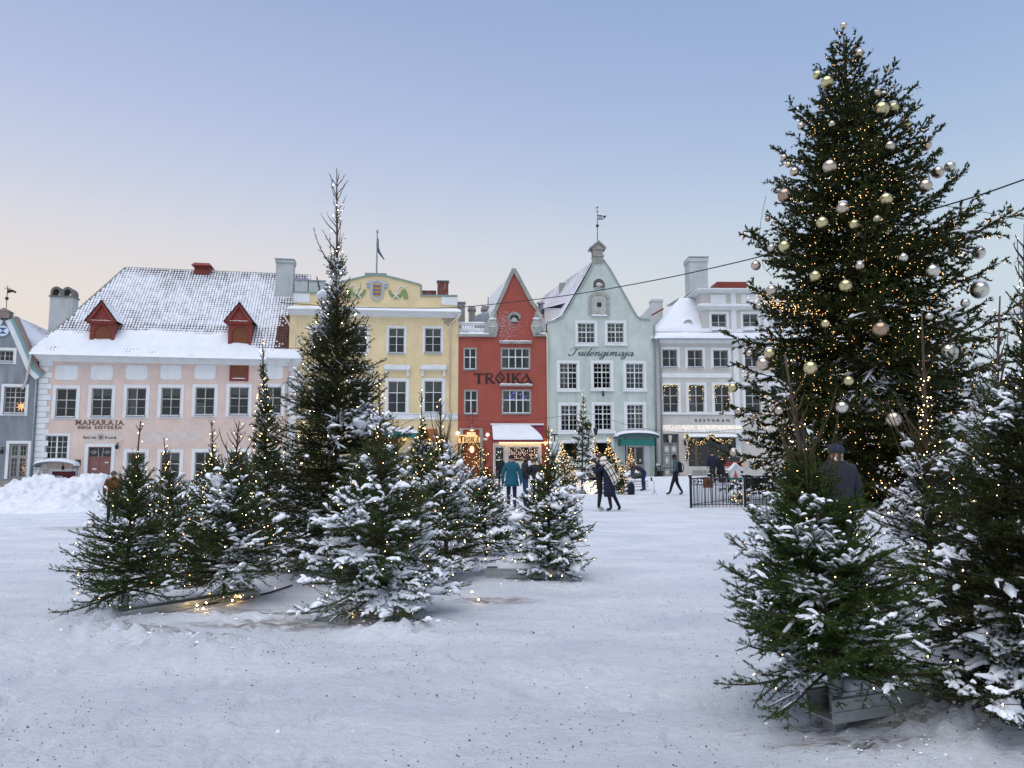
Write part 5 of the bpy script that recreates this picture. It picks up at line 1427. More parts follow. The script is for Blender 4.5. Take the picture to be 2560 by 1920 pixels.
    downpipe(H, [(W - .12, -.3, led + .1), (W + .0, -.12, led - .2), (W + .05, -.12, 0)], .07, 'creampipe')
    # wind-driven snow dusting stuck on the gable
    P = np.stack([RNG.normal(0, .75, 900) , np.full(900, -.012), RNG.normal(0, .62, 900)], 1)
    c0 = g(640, 790); P[:, 0] += c0[0]; P[:, 2] += c0[1]
    P = P[(P[:, 0] > g(560, 0)[0]) | True][:700]
    fairy(R, P, RNG.uniform(.008, .028, len(P)), M['snow'], 'snow_dusting')
M['darkletter'] = material('dark_sign_letter', (.03, .012, .008), .6)
M['coolbulb2'] = material('cool_bulb', (1, 1, .9), .5, emit=(.9, .9, .7), estr=8, lightsample=False)
M['garland'] = material('fir_garland', (.045, .065, .022), .8, noise=.4, nscale=9)

def garland(parent, path, r, n, bulbs=70, matrix=None, name='fir_garland'):
    P = np.array(path); seg = RNG.integers(0, len(P) - 1, n); t = RNG.random(n)[:, None]
    C = P[seg] * (1 - t) + P[seg + 1] * t
    D = RNG.normal(0, 1, (n, 3)); D /= np.linalg.norm(D, axis=1)[:, None]
    S = np.cross(D, RNG.normal(0, 1, (n, 3))); S /= np.linalg.norm(S, axis=1)[:, None]
    L = r * RNG.uniform(.6, 1.2, (n, 1)); w = .02
    V = np.stack([C + S * w, C - S * w, C + D * L], 1).reshape(-1, 3)
    o = np_mesh(name, [(V, np.arange(3 * n).reshape(-1, 3))], M['garland'], parent, kind='stuff' if parent else None)
    k = RNG.integers(0, n, bulbs)
    fairy(o, C[k] + D[k] * r * .9, .022, M['bulb'], 'bulbs')
    return o
# ================= green house
def green_house():
    H = House('green_house', 'pale green gabled house with grey script lettering and a wind vane on its peak', 'building', (1369.5, 59.9), (1640, 60.3))
    R = H.root; W = H.W
    g = lambda x, y, yy=0: H.z('7', x, y, yy)
    fine = dict(fmat='whiteframe', fw=.06, bar=.09, thin=.03, silldepth=.12)
    for q, cu in [((370, 578, 1137, 1365), [(0, 1, .0, 1)]), ((648, 852, 1137, 1362), [(.5, 1, 0, 1), (0, .5, .5, 1)])]:
        H.window(H.rect('7', *q), .2, .16, 2, (.45,), ((2, 2), (2, 2)), curtain=cu, **fine)
    for i, q in enumerate([(222, 465, 5, 325), (582, 822, 5, 318), (928, 1172, 8, 322)]):
        H.window(H.rect('8', *q), .22, .14, 2, (.35,), ((2, 2), (2, 3)), curtain=([(0, 1, .6, 1)] if i == 2 else None), **fine)
    for i, q in enumerate([(235, 470, 452, 770), (592, 832, 448, 760), (938, 1172, 446, 752)]):
        H.window(H.rect('8', *q), .22, .14, 2, (.35,), ((2, 2), (2, 3)), curtain=([(.5, 1, .25, 1)] if i == 2 else ([(0, 1, .5, 1)] if i == 0 else None)), **fine)
    for q in [(240, 470, 850, 1080), (600, 830, 845, 1090)]:
        H.window(H.rect('8', *q), .22, .14, 1, (), ((1, 1),), curtain=None, fmat='whiteframe', fw=.05)
    # sills ledges under casings
    for k, q in [('7', (362, 588, 1355, 1382)), ('7', (640, 862, 1352, 1376)), ('8', (218, 474, 312, 340)), ('8', (576, 832, 305, 333)), ('8', (920, 1180, 310, 337)), ('8', (230, 480, 757, 790)), ('8', (586, 845, 750, 782))]:
        x0, x1, z0, z1 = H.rect(k, *q); s = MB().box(x0, x1, -.16, -.037, z0, z1).build('sill_moulding', M['white'], R); snow_strip(s, x0, x1, -.17, -.04, z1, .05)
    # door
    q = H.rect('8', 968, 1150, 915, 1200); dz = -.2; o = (q[0], q[1], dz, q[3] - .02); H.holes.append(o)
    MB().box(o[0] - .2, o[0], -.05, -.002, dz, o[3] + .2).box(o[1], o[1] + .42, -.05, -.002, dz, o[3] + .2).box(o[0], o[1], -.05, -.002, o[3], o[3] + .2).build('door_surround', M['white'], R)
    m = (o[0] + o[1]) / 2; dr = MB().ring(o[0], o[1], o[2], o[3], .08, .1, .18)
    dr.box(m - .08, m + .08, .101, .18, dz, o[3] - .08)
    dr.box(o[0] + .08, m - .08, .12, .17, dz + .08, dz + 1.25).box(m + .08, o[1] - .08, .12, .17, dz + .08, dz + 1.25)
    dr = dr.build('door', M['frame'], R)
    for a, b in ((o[0] + .08, m - .08), (m + .08, o[1] - .08)):
        plain('pane', dr, a, b, .15, dz + 1.25, o[3] - .08); plain('green_panel', dr, a + .12, b - .1, .115, dz + .35, dz + 1.1, _unit(material('mint_panel', (.28, .45, .36), .6), 'panel'))
    plain('dark_interior', dr, o[0], o[1], .44, dz, o[3], _room)
    plain('notice', dr, o[1] - .36, o[1] - .2, .14, dz + 1.45, dz + 1.68, _unit(M['white'], 'notice'))
    MB().box(o[0] - .2, o[1] + .9, -.75, -.001, -1, .12).build('door_step', M['stone'], R)
    sh = g(110, 1160)
    P = [(0, -1), (W, -1)]
    rs = [g(1082, 1145), g(1075, 1132), g(985, 1120), g(955, 1105), g(915, 1040), g(860, 940), g(780, 800), g(700, 660), g(632, 562)]
    ls = [g(556, 562), g(500, 690), g(430, 810), g(360, 920), g(300, 1030), g(250, 1100), g(212, 1130), g(170, 1142), g(115, 1158)]
    rs[0] = (W, rs[0][1]); ls[-1] = (0, ls[-1][1])
    # hatch opening and niche are built proud of the wall
    H.wall(P + [(W, rs[0][1])] + rs[1:] + ls, M['green'], 9)
    cp = MB(); ribbon(cp, [(a, b + .03) for a, b in rs[1:]], .10, -.12, .35); cp.build('gable_coping', material('coping_green_grey', (.30, .34, .33), .6), R, fix=False)
    cp = MB(); ribbon(cp, [(a, b + .03) for a, b in ls], .10, -.121, .35); cp.build('gable_coping', MATS['coping_green_grey'], R, fix=False)
    # pinnacle
    x0, x1, z0, z1 = H.rect('7', 538, 628, 470, 575)
    pn = MB().box(x0, x1, -.1, .8, z0 - .2, z1).box(x0 - .0, x1 + .1, -.18, .88, z0 + .35, z0 + .5).box(x0 - .08, x1 + .1, -.2, .9, z1 + .001, z1 + .1)
    a, b, c = g(512, 474, -.3), g(662, 466, -.3), g(590, 385, -.3)
    zc_ = z1 + .1
    pn = pn.build('gable_pinnacle', M['stone'], R)
    pd = MB().poly([(a[0] + .15, zc_), (b[0] - .15, zc_), (c[0], c[1] - .12)], -.2, .8); ribbon(pd, [(a[0], zc_ - .02), (c[0], c[1])], .12, -.34, .9); ribbon(pd, [(c[0], c[1] - .001), (b[0], zc_ - .02)], .12, -.339, .901); pd.build('pediment', M['stone'], pn, fix=False)
    # vane
    x, zt = g(577, 80, .3); _, zb = g(577, 395, .3); _, zk = g(577, 243, .3); _, zf = g(577, 163, .3)
    v = MB().tube([(x, .3, zb - .3), (x, .3, zt + .1)], [.035, .02], 6).ball((x, .3, zk), .13, 10, 8)
    v.box(x - .12, x + .12, .29, .31, zt - .28, zt - .25)
    v.poly([(x + .04, zf + .2), (x + .38, zf + .17), (x + .45, zf + .13), (x + .8, zf + .15), (x + .66, zf), (x + .45, zf - .18), (x + .04, zf - .2), (x + .04, zf - .13), (x + .42, zf - .12), (x + .55, zf), (x + .42, zf + .1), (x + .04, zf + .13)], .28, .32)
    v.tube([(x + .08, .3, zf + .1), (x + .4, .3, zf - .1)], .03, 4).tube([(x + .08, .3, zf - .1), (x + .4, .3, zf + .1)], .03, 4)
    v.poly([(x - .12, zt + .1), (x + .0, zt + .0), (x + .12, zt + .12), (x + .05, zt + .18), (x, zt + .1)], .28, .32)
    v.build('wind_vane', M['black'], R)
    # round-headed niche
    cx, cz = g(594, 800); n = 12
    arc = [(cx + .46 * math.cos(math.pi * i / n), cz + .0 + .5 * math.sin(math.pi * i / n)) for i in range(n + 1)]
    ni = MB().poly(arc + [(cx - .46, cz - .3), (cx + .46, cz - .3)], -.012, -.002).build('niche', material('dark_niche', (.09, .085, .08), .9, noise=.4), R)
    MB().ball((cx, -.1, cz - .02), .26, 10, 6, (1.2, .4, .7), .1).build('niche_figure', M['frame'], ni, smooth_=True)
    snow_strip(ni, cx - .46, cx + .46, -.12, -.002, cz - .3, .06)
    # boarded hatch in a brick arch
    x0, x1, z0, z1 = H.rect('7', 524, 665, 898, 1090); cx = (x0 + x1) / 2; hw = (x1 - x0) / 2; zs = z1 - hw * .55
    arch = lambda r: [(cx + (hw + r) * math.cos(math.pi * i / 12), zs + (hw * .55 + r) * math.sin(math.pi * i / 12)) for i in range(13)]
    ha = MB().poly([(x0, z0), (x1, z0)] + arch(0), -.02, -.002).build('loading_hatch', M['frame'], R)
    nb = 13
    for i in range(nb):
        zz0 = z0 + (z1 - z0) * i / nb; zz1 = z0 + (z1 - z0) * (i + .86) / nb
        hwid = hw if zz1 < zs else hw * math.sqrt(max(0.01, 1 - ((zz1 - zs) / (hw * .55 + .001)) ** 2))
        for sg in (-1, 1):
            dz_ = .16
            a_ = [(cx + sg * .02, zz0 + dz_ - .02), (cx + sg * .02, zz1 + dz_ - .02), (cx + sg * hwid * .97, zz1 - .02), (cx + sg * hwid * .97, zz0 - .02)]
            if max(p[1] for p in a_) > z1: a_ = [(p[0], min(p[1], z1 - .03)) for p in a_]
            if i > 0: MB().poly(a_, -.045, -.021).build('board', M['paleboard'], ha)
    MB().box(cx - .17, cx + .17, -.07, -.046, (z0 + z1) / 2 - .12, (z0 + z1) / 2 + .22).build('louvre', M['black'], ha)
    snow_strip(ha, x0 - .05, x1 + .12, -.16, -.03, z0 - .05, .13)
    A0 = [(x1 + .0, z0), (x1, zs)] ; k = 0
    for i in range(9):
        for xx, sg in ((x0, -1), (x1, 1)):
            za = z0 + (zs - z0) * i / 9; MB().box(min(xx + sg * .02, xx + sg * .26), max(xx + sg * .02, xx + sg * .26), -.06 - .01 * (i % 2), -.001, za + .01, za + (zs - z0) / 9 - .01).build('brick', M['palebrick'], ha)
    for i in range(16):
        a0, a1 = math.pi * (i + .06) / 16, math.pi * (i + .94) / 16
        q = [(cx + (hw + r) * math.cos(a), zs + (hw * .55 + r) * math.sin(a)) for r, a in ((.02, a0), (.26, a0), (.26, a1), (.02, a1))]
        MB().poly(q, -.06 - .01 * (i % 2), -.001).build('brick', M['palebrick'], ha)
    # script lettering
    D = .20; th = .05
    def o_(x=0): return [([(x + .42, .42), (x + .3, .5), (x + .12, .42), (x + .04, .2), (x + .14, .02), (x + .3, .08), (x + .42, .3)], D)]
    T_ = (1.0, [([(.0, .62), (.05, .85), (.3, .98), (.6, .9), (.95, 1.0), (1.1, .98)], (th, .14)), ([(.68, .92), (.55, .55), (.45, .15), (.25, -.02), (.05, .05), (.02, .18), (.12, .22)], .22)])
    u_ = (.62, [([(.0, .3), (.1, .48), (.12, .2), (.2, .02), (.38, .2), (.44, .5)], D), ([(.44, .5), (.42, .1), (.5, .0), (.64, .2)], D * .8)])
    d_ = (.66, o_() + [([(.62, 1.0), (.5, .55), (.44, .1), (.52, .0), (.66, .2)], D)])
    e_ = (.52, [([(.02, .2), (.24, .28), (.34, .42), (.24, .5), (.08, .35), (.1, .06), (.26, .0), (.5, .22)], D)])
    n_ = (.66, [([(.02, .3), (.1, .48), (.1, .02)], D * .9), ([(.1, .2), (.3, .5), (.42, .42), (.40, .08), (.5, .0), (.66, .2)], D)])
    g_ = (.60, o_() + [([(.46, .5), (.44, .0), (.36, -.36), (.16, -.42), (.08, -.28), (.3, -.1), (.6, .2)], D * .9)])
    i_ = (.38, [([(.0, .25), (.12, .5), (.1, .1), (.18, .0), (.38, .2)], D), ([(.17, .72), (.19, .66)], .12)])
    m_ = (.98, [([(.02, .3), (.1, .48), (.1, .02)], D * .9), ([(.1, .2), (.28, .5), (.38, .42), (.36, .02)], D), ([(.36, .2), (.56, .5), (.68, .42), (.66, .08), (.76, .0), (.98, .2)], D)])
    a_ = (.62, o_() + [([(.46, .5), (.42, .1), (.5, .0), (.62, .2)], D)])
    j_ = (.40, [([(.0, .25), (.2, .5), (.18, .0), (.1, -.36), (-.1, -.42), (-.18, -.28), (.05, -.1), (.4, .2)], D * .9), ([(.25, .72), (.27, .66)], .12)])
    glyphs(R, [T_, u_, d_, e_, n_, g_, i_, m_, a_, j_, a_], H.rect('7', 305, 915, 1398, 1500), -.02, M['greenletter'], slant=.35, nib=(rad(10), .035), thick=.018, ylo=-.42, yhi=1.0)
    # roof, left slope with tiles, pale dormer, vent pipe
    ez, zr = ls[-1][1] + .05, ls[0][1] + .1; cx = (ls[0][0] + rs[-1][0]) / 2
    lo = g(250, 1095); sk = -2.9; dd = 14; cx = ls[0][0]; zr = ls[0][1]
    q = [Vector((lo[0] + .02, .36, lo[1])), Vector((lo[0] + sk, dd, lo[1])), Vector((cx + sk, dd, zr)), Vector((cx, .36, zr))]
    mb = MB(); mb.sheet(q)
    for a, b in zip(rs[1:-1], rs[2:]): mb.sheet([(a[0], .36, a[1] - .15), (b[0], .36, b[1] - .15), (b[0] + sk, dd, b[1] - .15), (a[0] + sk, dd, a[1] - .15)])
    rf = mb.build('roof', M['darktile'], R, fix=False)
    mb = MB().sheet([(x0_, .36, z0_) for x0_, z0_ in (ls[-1],)] + [(ls[-1][0] + sk, dd, ls[-1][1]), (lo[0] + sk, dd, lo[1]), (lo[0], .36, lo[1])]).build('lower_slope', M['darktile'], rf, fix=False)
    snow_slab(rf, [(ls[-1][0], .36, ls[-1][1]), (ls[-1][0] + sk, dd, ls[-1][1]), (lo[0] + sk, dd, lo[1] + .1), (lo[0], .36, lo[1] + .1)], .1, nu=30, nv=6)
    tiles(rf, lambda u, v: q[0].lerp(q[1], u).lerp(q[3].lerp(q[2], u), v), 44, 30, mat=M['darktile'], snowfun=lambda u, v: .95 - max(0, v - .25) * .8 + .3 * math.sin(u * 14 + v * 6) * .4)
    dm = MB().box(-.05, 1.6, 1.8, 3.6, ez - .2, ez + 1.5).build('side_dormer', M['white'], R)
    snow_slab(dm, [(-.2, 1.6, ez + 1.42), (-.2, 3.8, ez + 1.42), (2.0, 3.8, ez + 2.0), (2.0, 1.6, ez + 2.0)], .1, nu=8, nv=8)
    x, z = g(45, 965, 2.5)
    MB().lathe([(.22, 0), (.22, .75), (.15, .76), (.15, .85), (.36, .86), (.30, 1.0), (.1, 1.1)], (x, 2.5, z - 1.0), 12).build('vent_pipe', M['zinc'], R, smooth_=False)
    x0, x1, z0, z1 = H.rect('7', 225, 300, 780, 850, 6); ch = MB().box(x0, x1, 6, 6.8, z0 - 3, z1).build('chimney', M['palebrick'], R); snow_slab(ch, [(x0, 6, z1), (x1, 6, z1), (x1, 6.8, z1), (x0, 6.8, z1)], .1, nu=6, nv=6)
    # entrance canopy on posts
    x0, x1, z0, z1 = H.rect('8', 870, 1310, 760, 830, -1.8); cx = (x0 + x1) / 2; hw = (x1 - x0) / 2; n = 16
    zs = z0 + .02; hh = (z1 - z0) - .18
    arc = [(cx + hw * math.cos(math.pi * i / n), zs + hh * math.sin(math.pi * i / n) ** .8) for i in range(n + 1)]
    cn = MB(); vs = [(a, y, b) for y in (-1.8, 0) for a, b in arc]; vs += [(a, y, b + .06) for y in (-1.8, 0) for a, b in arc]; k = n + 1
    cn.add(vs, [(i, i + 1, k + i + 1, k + i) for i in range(n)] + [(2 * k + i, 2 * k + i + 1, 3 * k + i + 1, 3 * k + i) for i in range(n)] + [(i, i + 1, 2 * k + i + 1, 2 * k + i) for i in range(n)])
    cn.add([(a, -1.78, b) for a, b in arc], [tuple(range(n + 1))])
    can = cn.build('canopy', material('green_canopy', (.035, .085, .08), .6), R, fix=False)
    tb = H.rect('8', 912, 1260, 838, 912, -1.7)
    MB().box(tb[0], tb[1], -1.7, -1.64, tb[2], tb[3]).box(tb[0], tb[0] + .05, -1.639, -.01, tb[2], tb[3]).box(tb[1] - .05, tb[1], -1.639, -.01, tb[2], tb[3]).build('canopy_valance', M['teal'], can)
    V = []
    for y, f in ((-1.85, .0), (-1.8, .7), (-1.2, 1), (-.5, 1), (-.01, 1)):
        for i in range(n + 1):
            a, b = arc[i]; e = .05 + .17 * math.sin(math.pi * i / n) ** .5; V.append((cx + (a - cx) * 1.02, y, b + .062 + e * f + .02 * random.random() * f))
    ii = np.arange(4)[:, None] * (n + 1) + np.arange(n)[None]
    np_mesh('snow_cover', [(np.array(V), np.stack([ii, ii + 1, ii + n + 2, ii + n + 1], -1).reshape(-1, 4))], M['roof_snow'], can, smooth_=True)
    for px_ in (955, 1272):
        x, z = H.z('8', px_, 1000, -1.65)
        MB().lathe([(.13, -.6), (.13, .25), (.09, .3), (.09, .8), (.055, .95), (.055, 3.5)], (x, -1.6, 0), 8).box(x - .05, x + .05, -1.65, -1.55, 3.3, tb[3] + .3).build('canopy_post', M['black'], can)
    for (a, b) in [(565, 720)]: pass
    x, z = H.z('8', 710, 362); MB().box(x - .05, x + .05, -.25, -.002, z - .05, z + .22).ball((x, -.2, z - .1), .1, 8, 6).build('wall_spotlight', M['black'], R)
    downpipe(H, [(W + .02, -.2, rs[0][1] - .3), (W + .04, -.12, rs[0][1] - .8), (W + .04, -.12, 0)], .07, 'zinc')
M['paleboard'] = material('pale_weathered_board', (.47, .46, .43), .8, noise=.25, nscale=6)
M['palebrick'] = material('pale_grey_brick', (.37, .37, .33), .85, noise=.25, nscale=5)

# ================= beige house
def beige_house():
    H = House('beige_house', 'beige three-storey house with white window surrounds, shop front and attic block under snow', 'building', (1642, 60.3), (2260, 60.8))
    R = H.root; W = H.W
    g = lambda x, y, yy=0: H.z('9', x, y, yy)
    ox = 637   # the facade repeats beyond the pilaster
    U = [(320, 550, 1140, 1388), (612, 842, 1145, 1390), (908, 1137, 1148, 1388)]
    Lw = [(325, 562, 75, 425), (622, 860, 75, 422), (920, 1158, 75, 420)]
    dx = 950
    for k in range(3):
        for i, q in enumerate(U):
            H.window(H.rect('9', q[0] + dx * k, q[1] + dx * k, q[2], q[3]), .2, .14, 2, (), ((1, 2),), 'frame', fw=.06, bar=.08, thin=.035, curtain=([(.78, 1, 0, 1)]))
            q = Lw[i]
            w = H.window(H.rect('0', q[0] + dx * k, q[1] + dx * k, q[2], q[3]), .22, .05, 2, (.38,), ((1, 1), (1, 2)), 'frame', fw=.06, bar=.07, thin=.035, sill=None)
            if k == 0:
                x0, x1, z0, z1 = H.rect('0', *q)
                P = [(x0 + .28, -.02, z1 - 1.5), (x0 + .27, -.02, z1 - .35), ((x0 + x1) / 2, -.02, z1 - .27), (x1 - .27, -.02, z1 - .35), (x1 - .26, -.02, z1 - 1.6)]
                garland(w, catmull(P, 6), .12, 420, 46)
    H.holes_done = True
    top = g(700, 1100)[1]
    # door and shop window
    q = H.rect('0', 362, 545, 665, 1145); o = (q[0], q[1], -.1, q[3]); H.holes.append(o)
    tz = H.rect('0', 362, 545, 765, 790)
    dr = MB().ring(o[0], o[1], o[2], o[3], .07, .30, .40).box(o[0] + .07, o[1] - .07, .295, .4, tz[2], tz[3]).build('door', material('grey_door', (.22, .22, .21), .6, noise=.1), R)
    plain('pane', dr, o[0] + .07, o[1] - .07, .35, tz[3], o[3] - .07); plain('dark_interior', dr, o[0], o[1], .43, tz[3], o[3], _room)
    m = (o[0] + o[1]) / 2
    for a, b in ((o[0] + .07, m - .012), (m + .012, o[1] - .07)):
        lf = MB().box(a, b, .33, .37, 0, tz[2]).build('door_leaf', MATS['grey_door'], dr)
        c = (a + b) / 2; w = (b - a) * .33; zc = tz[2]
        for z0_, z1_, kind in ((zc - .62, zc - .08, 'r'), (zc - 1.75, zc - .75, 'd'), (zc - 2.6, zc - 1.95, 'r')):
            MB().ring(c - w, c + w, max(z0_, .05), z1_, .03, .31, .329).build('panel_frame', M['white'], lf)
            zz_ = (max(z0_, .05) + z1_) / 2; hh = (z1_ - max(z0_, .05)) / 2 * .8
            P = [(c + w * .75 * math.cos(t * math.pi / 6), zz_ + hh * math.sin(t * math.pi / 6)) for t in range(12)] if kind == 'r' else [(c, zz_ + hh), (c + w * .7, zz_), (c, zz_ - hh), (c - w * .7, zz_)]
            MB().poly(P, .305, .328).build('door_panel', M['white'], lf)
    x, z = H.z('0', 438, 725, .15); MB().lathe([(.09, 0), (.17, .45), (.2, .5), (.05, .62)], (x, .15, z - .3), 6).build('door_lantern', material('frosted_lantern', (.6, .6, .55), .4), R)
    MB().box(o[0] - .25, o[1] + .25, -.8, -.001, -1, .05).build('door_step', M['stone'], R)
    q = H.rect('0', 652, 1240, 705, 1040); H.holes.append(q)
    sw = MB().ring(q[0], q[1], q[2], q[3], .06, .02, .1).build('shop_window', M['black'], R); plain('pane', sw, q[0], q[1], .06, q[2], q[3])
    plain('dark_interior', sw, q[0] - .1, q[1] + .1, 1.5, q[2] - .1, q[3] + .1, _unit(material('brown_room', (.03, .02, .018), .9, noise=.6, nscale=2), 'room'))
    xx = H.rect('0', 755, 782, 790, 980); MB().box(xx[0], xx[1], .7, .8, q[2], q[3]).build('wooden_post', material('glowing_ochre_wood', (.45, .20, .05), .6, emit=(.8, .3, .06), estr=.08), sw)  # weak emission gives the wood a lamplit glow; the post is no lamp
    fairy(sw, [(random.uniform(q[0], q[1]), .8, q[2] + random.uniform(0, 1.3) ** 1) for _ in range(24)], .02, MATS['orange_bulb'], 'table_lights')
    # window canopy and garland
    x0, x1, z0, z1 = H.rect('0', 630, 1260, 668, 705)
    cn = MB().add([(x0, -.01, z1), (x1, -.01, z1), (x1, -.8, z0), (x0, -.8, z0), (x0, -.8, z0 - .05), (x1, -.8, z0 - .05)], [(0, 1, 2, 3), (3, 2, 5, 4)]).build('glass_canopy', M['zinc'], R, fix=False)
    snow_slab(cn, [(x0, -.8, z0), (x1, -.8, z0), (x1, -.03, z1), (x0, -.03, z1)], .05, nu=20, nv=5)
    P = [(635, 960), (640, 860), (650, 770), (625, 680), (700, 745), (760, 775), (830, 765), (880, 700), (930, 685), (985, 725), (1010, 745), (1100, 770), (1180, 700)]
    garland(R, catmull([(H.z('0', *p, -.7)[0], -.7, H.z('0', *p, -.7)[1]) for p in P], 5), .16, 2600, 190)
    # plinth vent, sill band, band, pilasters
    v = H.rect('0', 697, 858, 1086, 1140); MB().box(v[0], v[1], -.03, -.001, v[2], v[3]).build('cellar_vent', M['stone'], R)
    b = H.rect('0', 330, 1200, 421, 445); MB().box(.3, W, -.12, -.037, b[2], b[3]).build('sill_band', M['white'], R)
    b = H.rect('9', 310, 1000, 1441, 1494)
    for k in range(3):
        a = H.rect('9', 310 + dx * k, 1145 + dx * k, 1441, 1494); MB().box(a[0], a[1], -.05, -.001, b[2], b[3]).build('white_band', M['white'], R)
        p_ = H.rect('9', 1165 + dx * k, 1225 + dx * k, 1110, 1500); MB().box(p_[0], p_[1], -.10, -.001, 1.5, top).build('pilaster', M['white'], R)
    lettering(R, 'RESTORAN', H.rect('0', 724, 1122, 498, 525), -.05, M['blackletter'], .01, gap=1.3)
    # icicle light strip
    x0, x1, z0, z1 = H.rect('0', 340, 1280, 562, 632)
    st = MB().box(x0, x1, -.08, -.002, z1 - .10, z1).build('light_rail', M['white'], R)
    pts = []
    for i in range(110):
        xx = x0 + (x1 - x0) * i / 110; L_ = random.uniform(.3, 1) * (z1 - z0) * 1.05
        pts += [(xx + random.uniform(-.01, .01), -.12, z1 - .08 - L_ * j / 5) for j in range(6) if random.random() < .8]
    fairy(st, pts, .017, material('icicle_bulb', (1, .9, .8), .5, emit=(1, .80, .52), estr=1.7, lightsample=False), 'icicle_lights')
    MB().box(x0, x1, -.01, -.001, z0 - .1, z1 - .1).build('light_backboard', M['white'], R)
    # wall fittings beside the window
    x, z = H.z('0', 600, 770); MB().tube([(x, -.25, z - .2), (x, -.25, z + .2)], .07, 8).box(x - .03, x + .03, -.25, -.002, z + .05, z + .1).build('wall_lamp', M['black'], R)
    x, z = H.z('0', 598, 712); MB().ball((x, -.1, z), .13, 10, 6, (1, .5, 1)).build('round_lamp', M['whiteframe'], R)
    x, z = H.z('0', 625, 960); _, zt = H.z('0', 625, 700); MB().tube([(x, -.06, z), (x, -.06, zt)], .015, 5).box(x - .06, x + .06, -.12, -.002, z - .12, z + .05).build('cable_box', M['black'], R)
    # cornice, mansard snow roof
    c = H.z('9', 600, 1050, -.4)[1]
    mb = MB()
    for p, a, b in [(.1, top, top + .16), (.24, top + .16, top + .34), (.4, top + .34, c)]: mb.box(.25, W, -p, .2, a, b)
    mb.build('cornice', M['white'], R)
    MB().box(.15, W, -.52, -.401, c - .03, c + .06).build('gutter', M['zinc'], R)
    yb = 2.6
    e0, e1 = H.z('9', 215, 990, -.4), H.z('9', 860, 1050, -.4)
    r0, r1 = H.z('9', 548, 578, yb), H.z('9', 1200, 575, yb)
    rf = MB().add([(-.3, -.5, c), (W, -.5, c), (W, .25, c + .62), (.15, .25, c + .62), (r0[0], yb, r0[1]), (W, yb, r0[1]), (-.3, 6, c), (W, 7, r0[1])], [(0, 1, 2, 3), (3, 2, 5, 4), (0, 3, 4, 6), (4, 5, 7)]).build('roof', M['zinc'], R, fix=False)
    snow_slab(rf, [(-.1, -.5, c + .02), (W, -.5, c + .02), (W, .25, c + .64), (.1, .25, c + .64)], .10, nu=60, nv=6)
    snow_slab(rf, [(.2, .27, c + .70), (W, .27, c + .70), (W, yb, r0[1] + .02), (r0[0], yb, r0[1] + .02)], .09, nu=60, nv=14)
    snow_slab(rf, [(-.3, 6, c + .02), (-.3, -.4, c + .02), (.2, .25, c + .7), (r0[0], yb, r0[1])], .09, nu=20, nv=12, seed=4)
    snow_slab(rf, [(r0[0], yb, r0[1] + .02), (W, yb, r0[1] + .02), (W, 8, r0[1] + .4), (r0[0], 8, r0[1] + .4)], .08, nu=20, nv=4)
    # eyebrow dormer
    yd = .75; x0, x1, z0, z1 = H.rect('9', 583, 705, 832, 920, yd); cx = (x0 + x1) / 2; hw = (x1 - x0) / 2
    A = lambda r: [(cx + (hw - r) * math.cos(math.pi * i / 12), z0 + (z1 - z0 - r) * math.sin(math.pi * i / 12)) for i in range(13)]
    dm = MB().poly(A(0) + A(.14)[::-1], yd - .05, yd + 1.4).build('eyebrow_dormer', M['frame'], rf)
    MB().poly(A(.14), yd + .03, yd + .05).build('pane', M['room'], dm)
    mb = MB(); P = A(-.02); V = [(a, y, b + (.10 if y > yd - .05 else .02)) for y in (yd - .1, yd, yd + .8, yd + 1.6) for a, b in P]
    ii = np.arange(3)[:, None] * 13 + np.arange(12)[None]; np_mesh('snow_cover', [(np.array(V), np.stack([ii, ii + 1, ii + 14, ii + 13], -1).reshape(-1, 4))], M['roof_snow'], dm, smooth_=True)
    # attic block set back over the cornice
    ya = .35
    ax0 = g(805, 800, ya)[0]; zt = g(820, 520, ya)[1]; zm = g(900, 715, ya)[1]; z_b = c + .1
    at_ = House.__new__(House); at_.__dict__.update(H.__dict__); at_.holes = []
    wins = [(887, 1115, 732, 968), (1250, 1478, 732, 968), (1615, 1840, 732, 968), (1980, 2200, 732, 968)]
    blk = []
    for q in wins:
        x0, x1, z0, z1 = H.rect('9', *q, ya); blk.append((x0, x1, z0, z1))
    for sg in blk:
        at_.holes.append((sg[0] + .2, sg[1] - .2, sg[2] + .14, sg[3] - .2))
    aw = at_.wall([(ax0, z_b - .4), (W, z_b - .4), (W, zt), (ax0, zt)], M['beige'], 7, name='attic_block'); aw.location.y = ya
    hs = House.__new__(House); hs.__dict__.update(H.__dict__); hs.holes = []; hs.root = aw
    for (x0, x1, z0, z1) in blk:
        hs.window((x0, x1, z0, z1), .2, .14, 2, (), ((1, 2),), 'frame', fw=.06, bar=.08, thin=.035)
    def trim(a, b, c_, d, p, nm='moulding', mat='white', py=ya):
        x0, x1, z0, z1 = H.rect('9', a, b, c_, d, ya - p); return x0, x1, z0, z1
    mb = MB()
    for p, k0, k1 in [(.12, .0, .4), (.3, .4, .7), (.42, .7, 1)]:
        zA, zB = zm, g(900, 655, ya - .4)[1]
        mb.box(ax0 - p, W, -p, -.001, zA + (zB - zA) * k0, zA + (zB - zA) * k1)
    mb.build('attic_cornice', M['white'], aw); zB = g(900, 655, ya - .4)[1]
    s1 = snow_slab(aw, [(ax0 - .4, -.42, zB), (W, -.42, zB), (W, 0, zB + .1), (ax0 - .4, 0, zB + .1)], .07, nu=50, nv=4)
    mb = MB(); zC = g(900, 462, ya - .4)[1]
    for p, k0, k1 in [(.12, .0, .35), (.3, .35, .7), (.45, .7, 1)]: mb.box(ax0 - p, W, -p, 7, zt + (zC - zt) * k0, zt + (zC - zt) * k1)
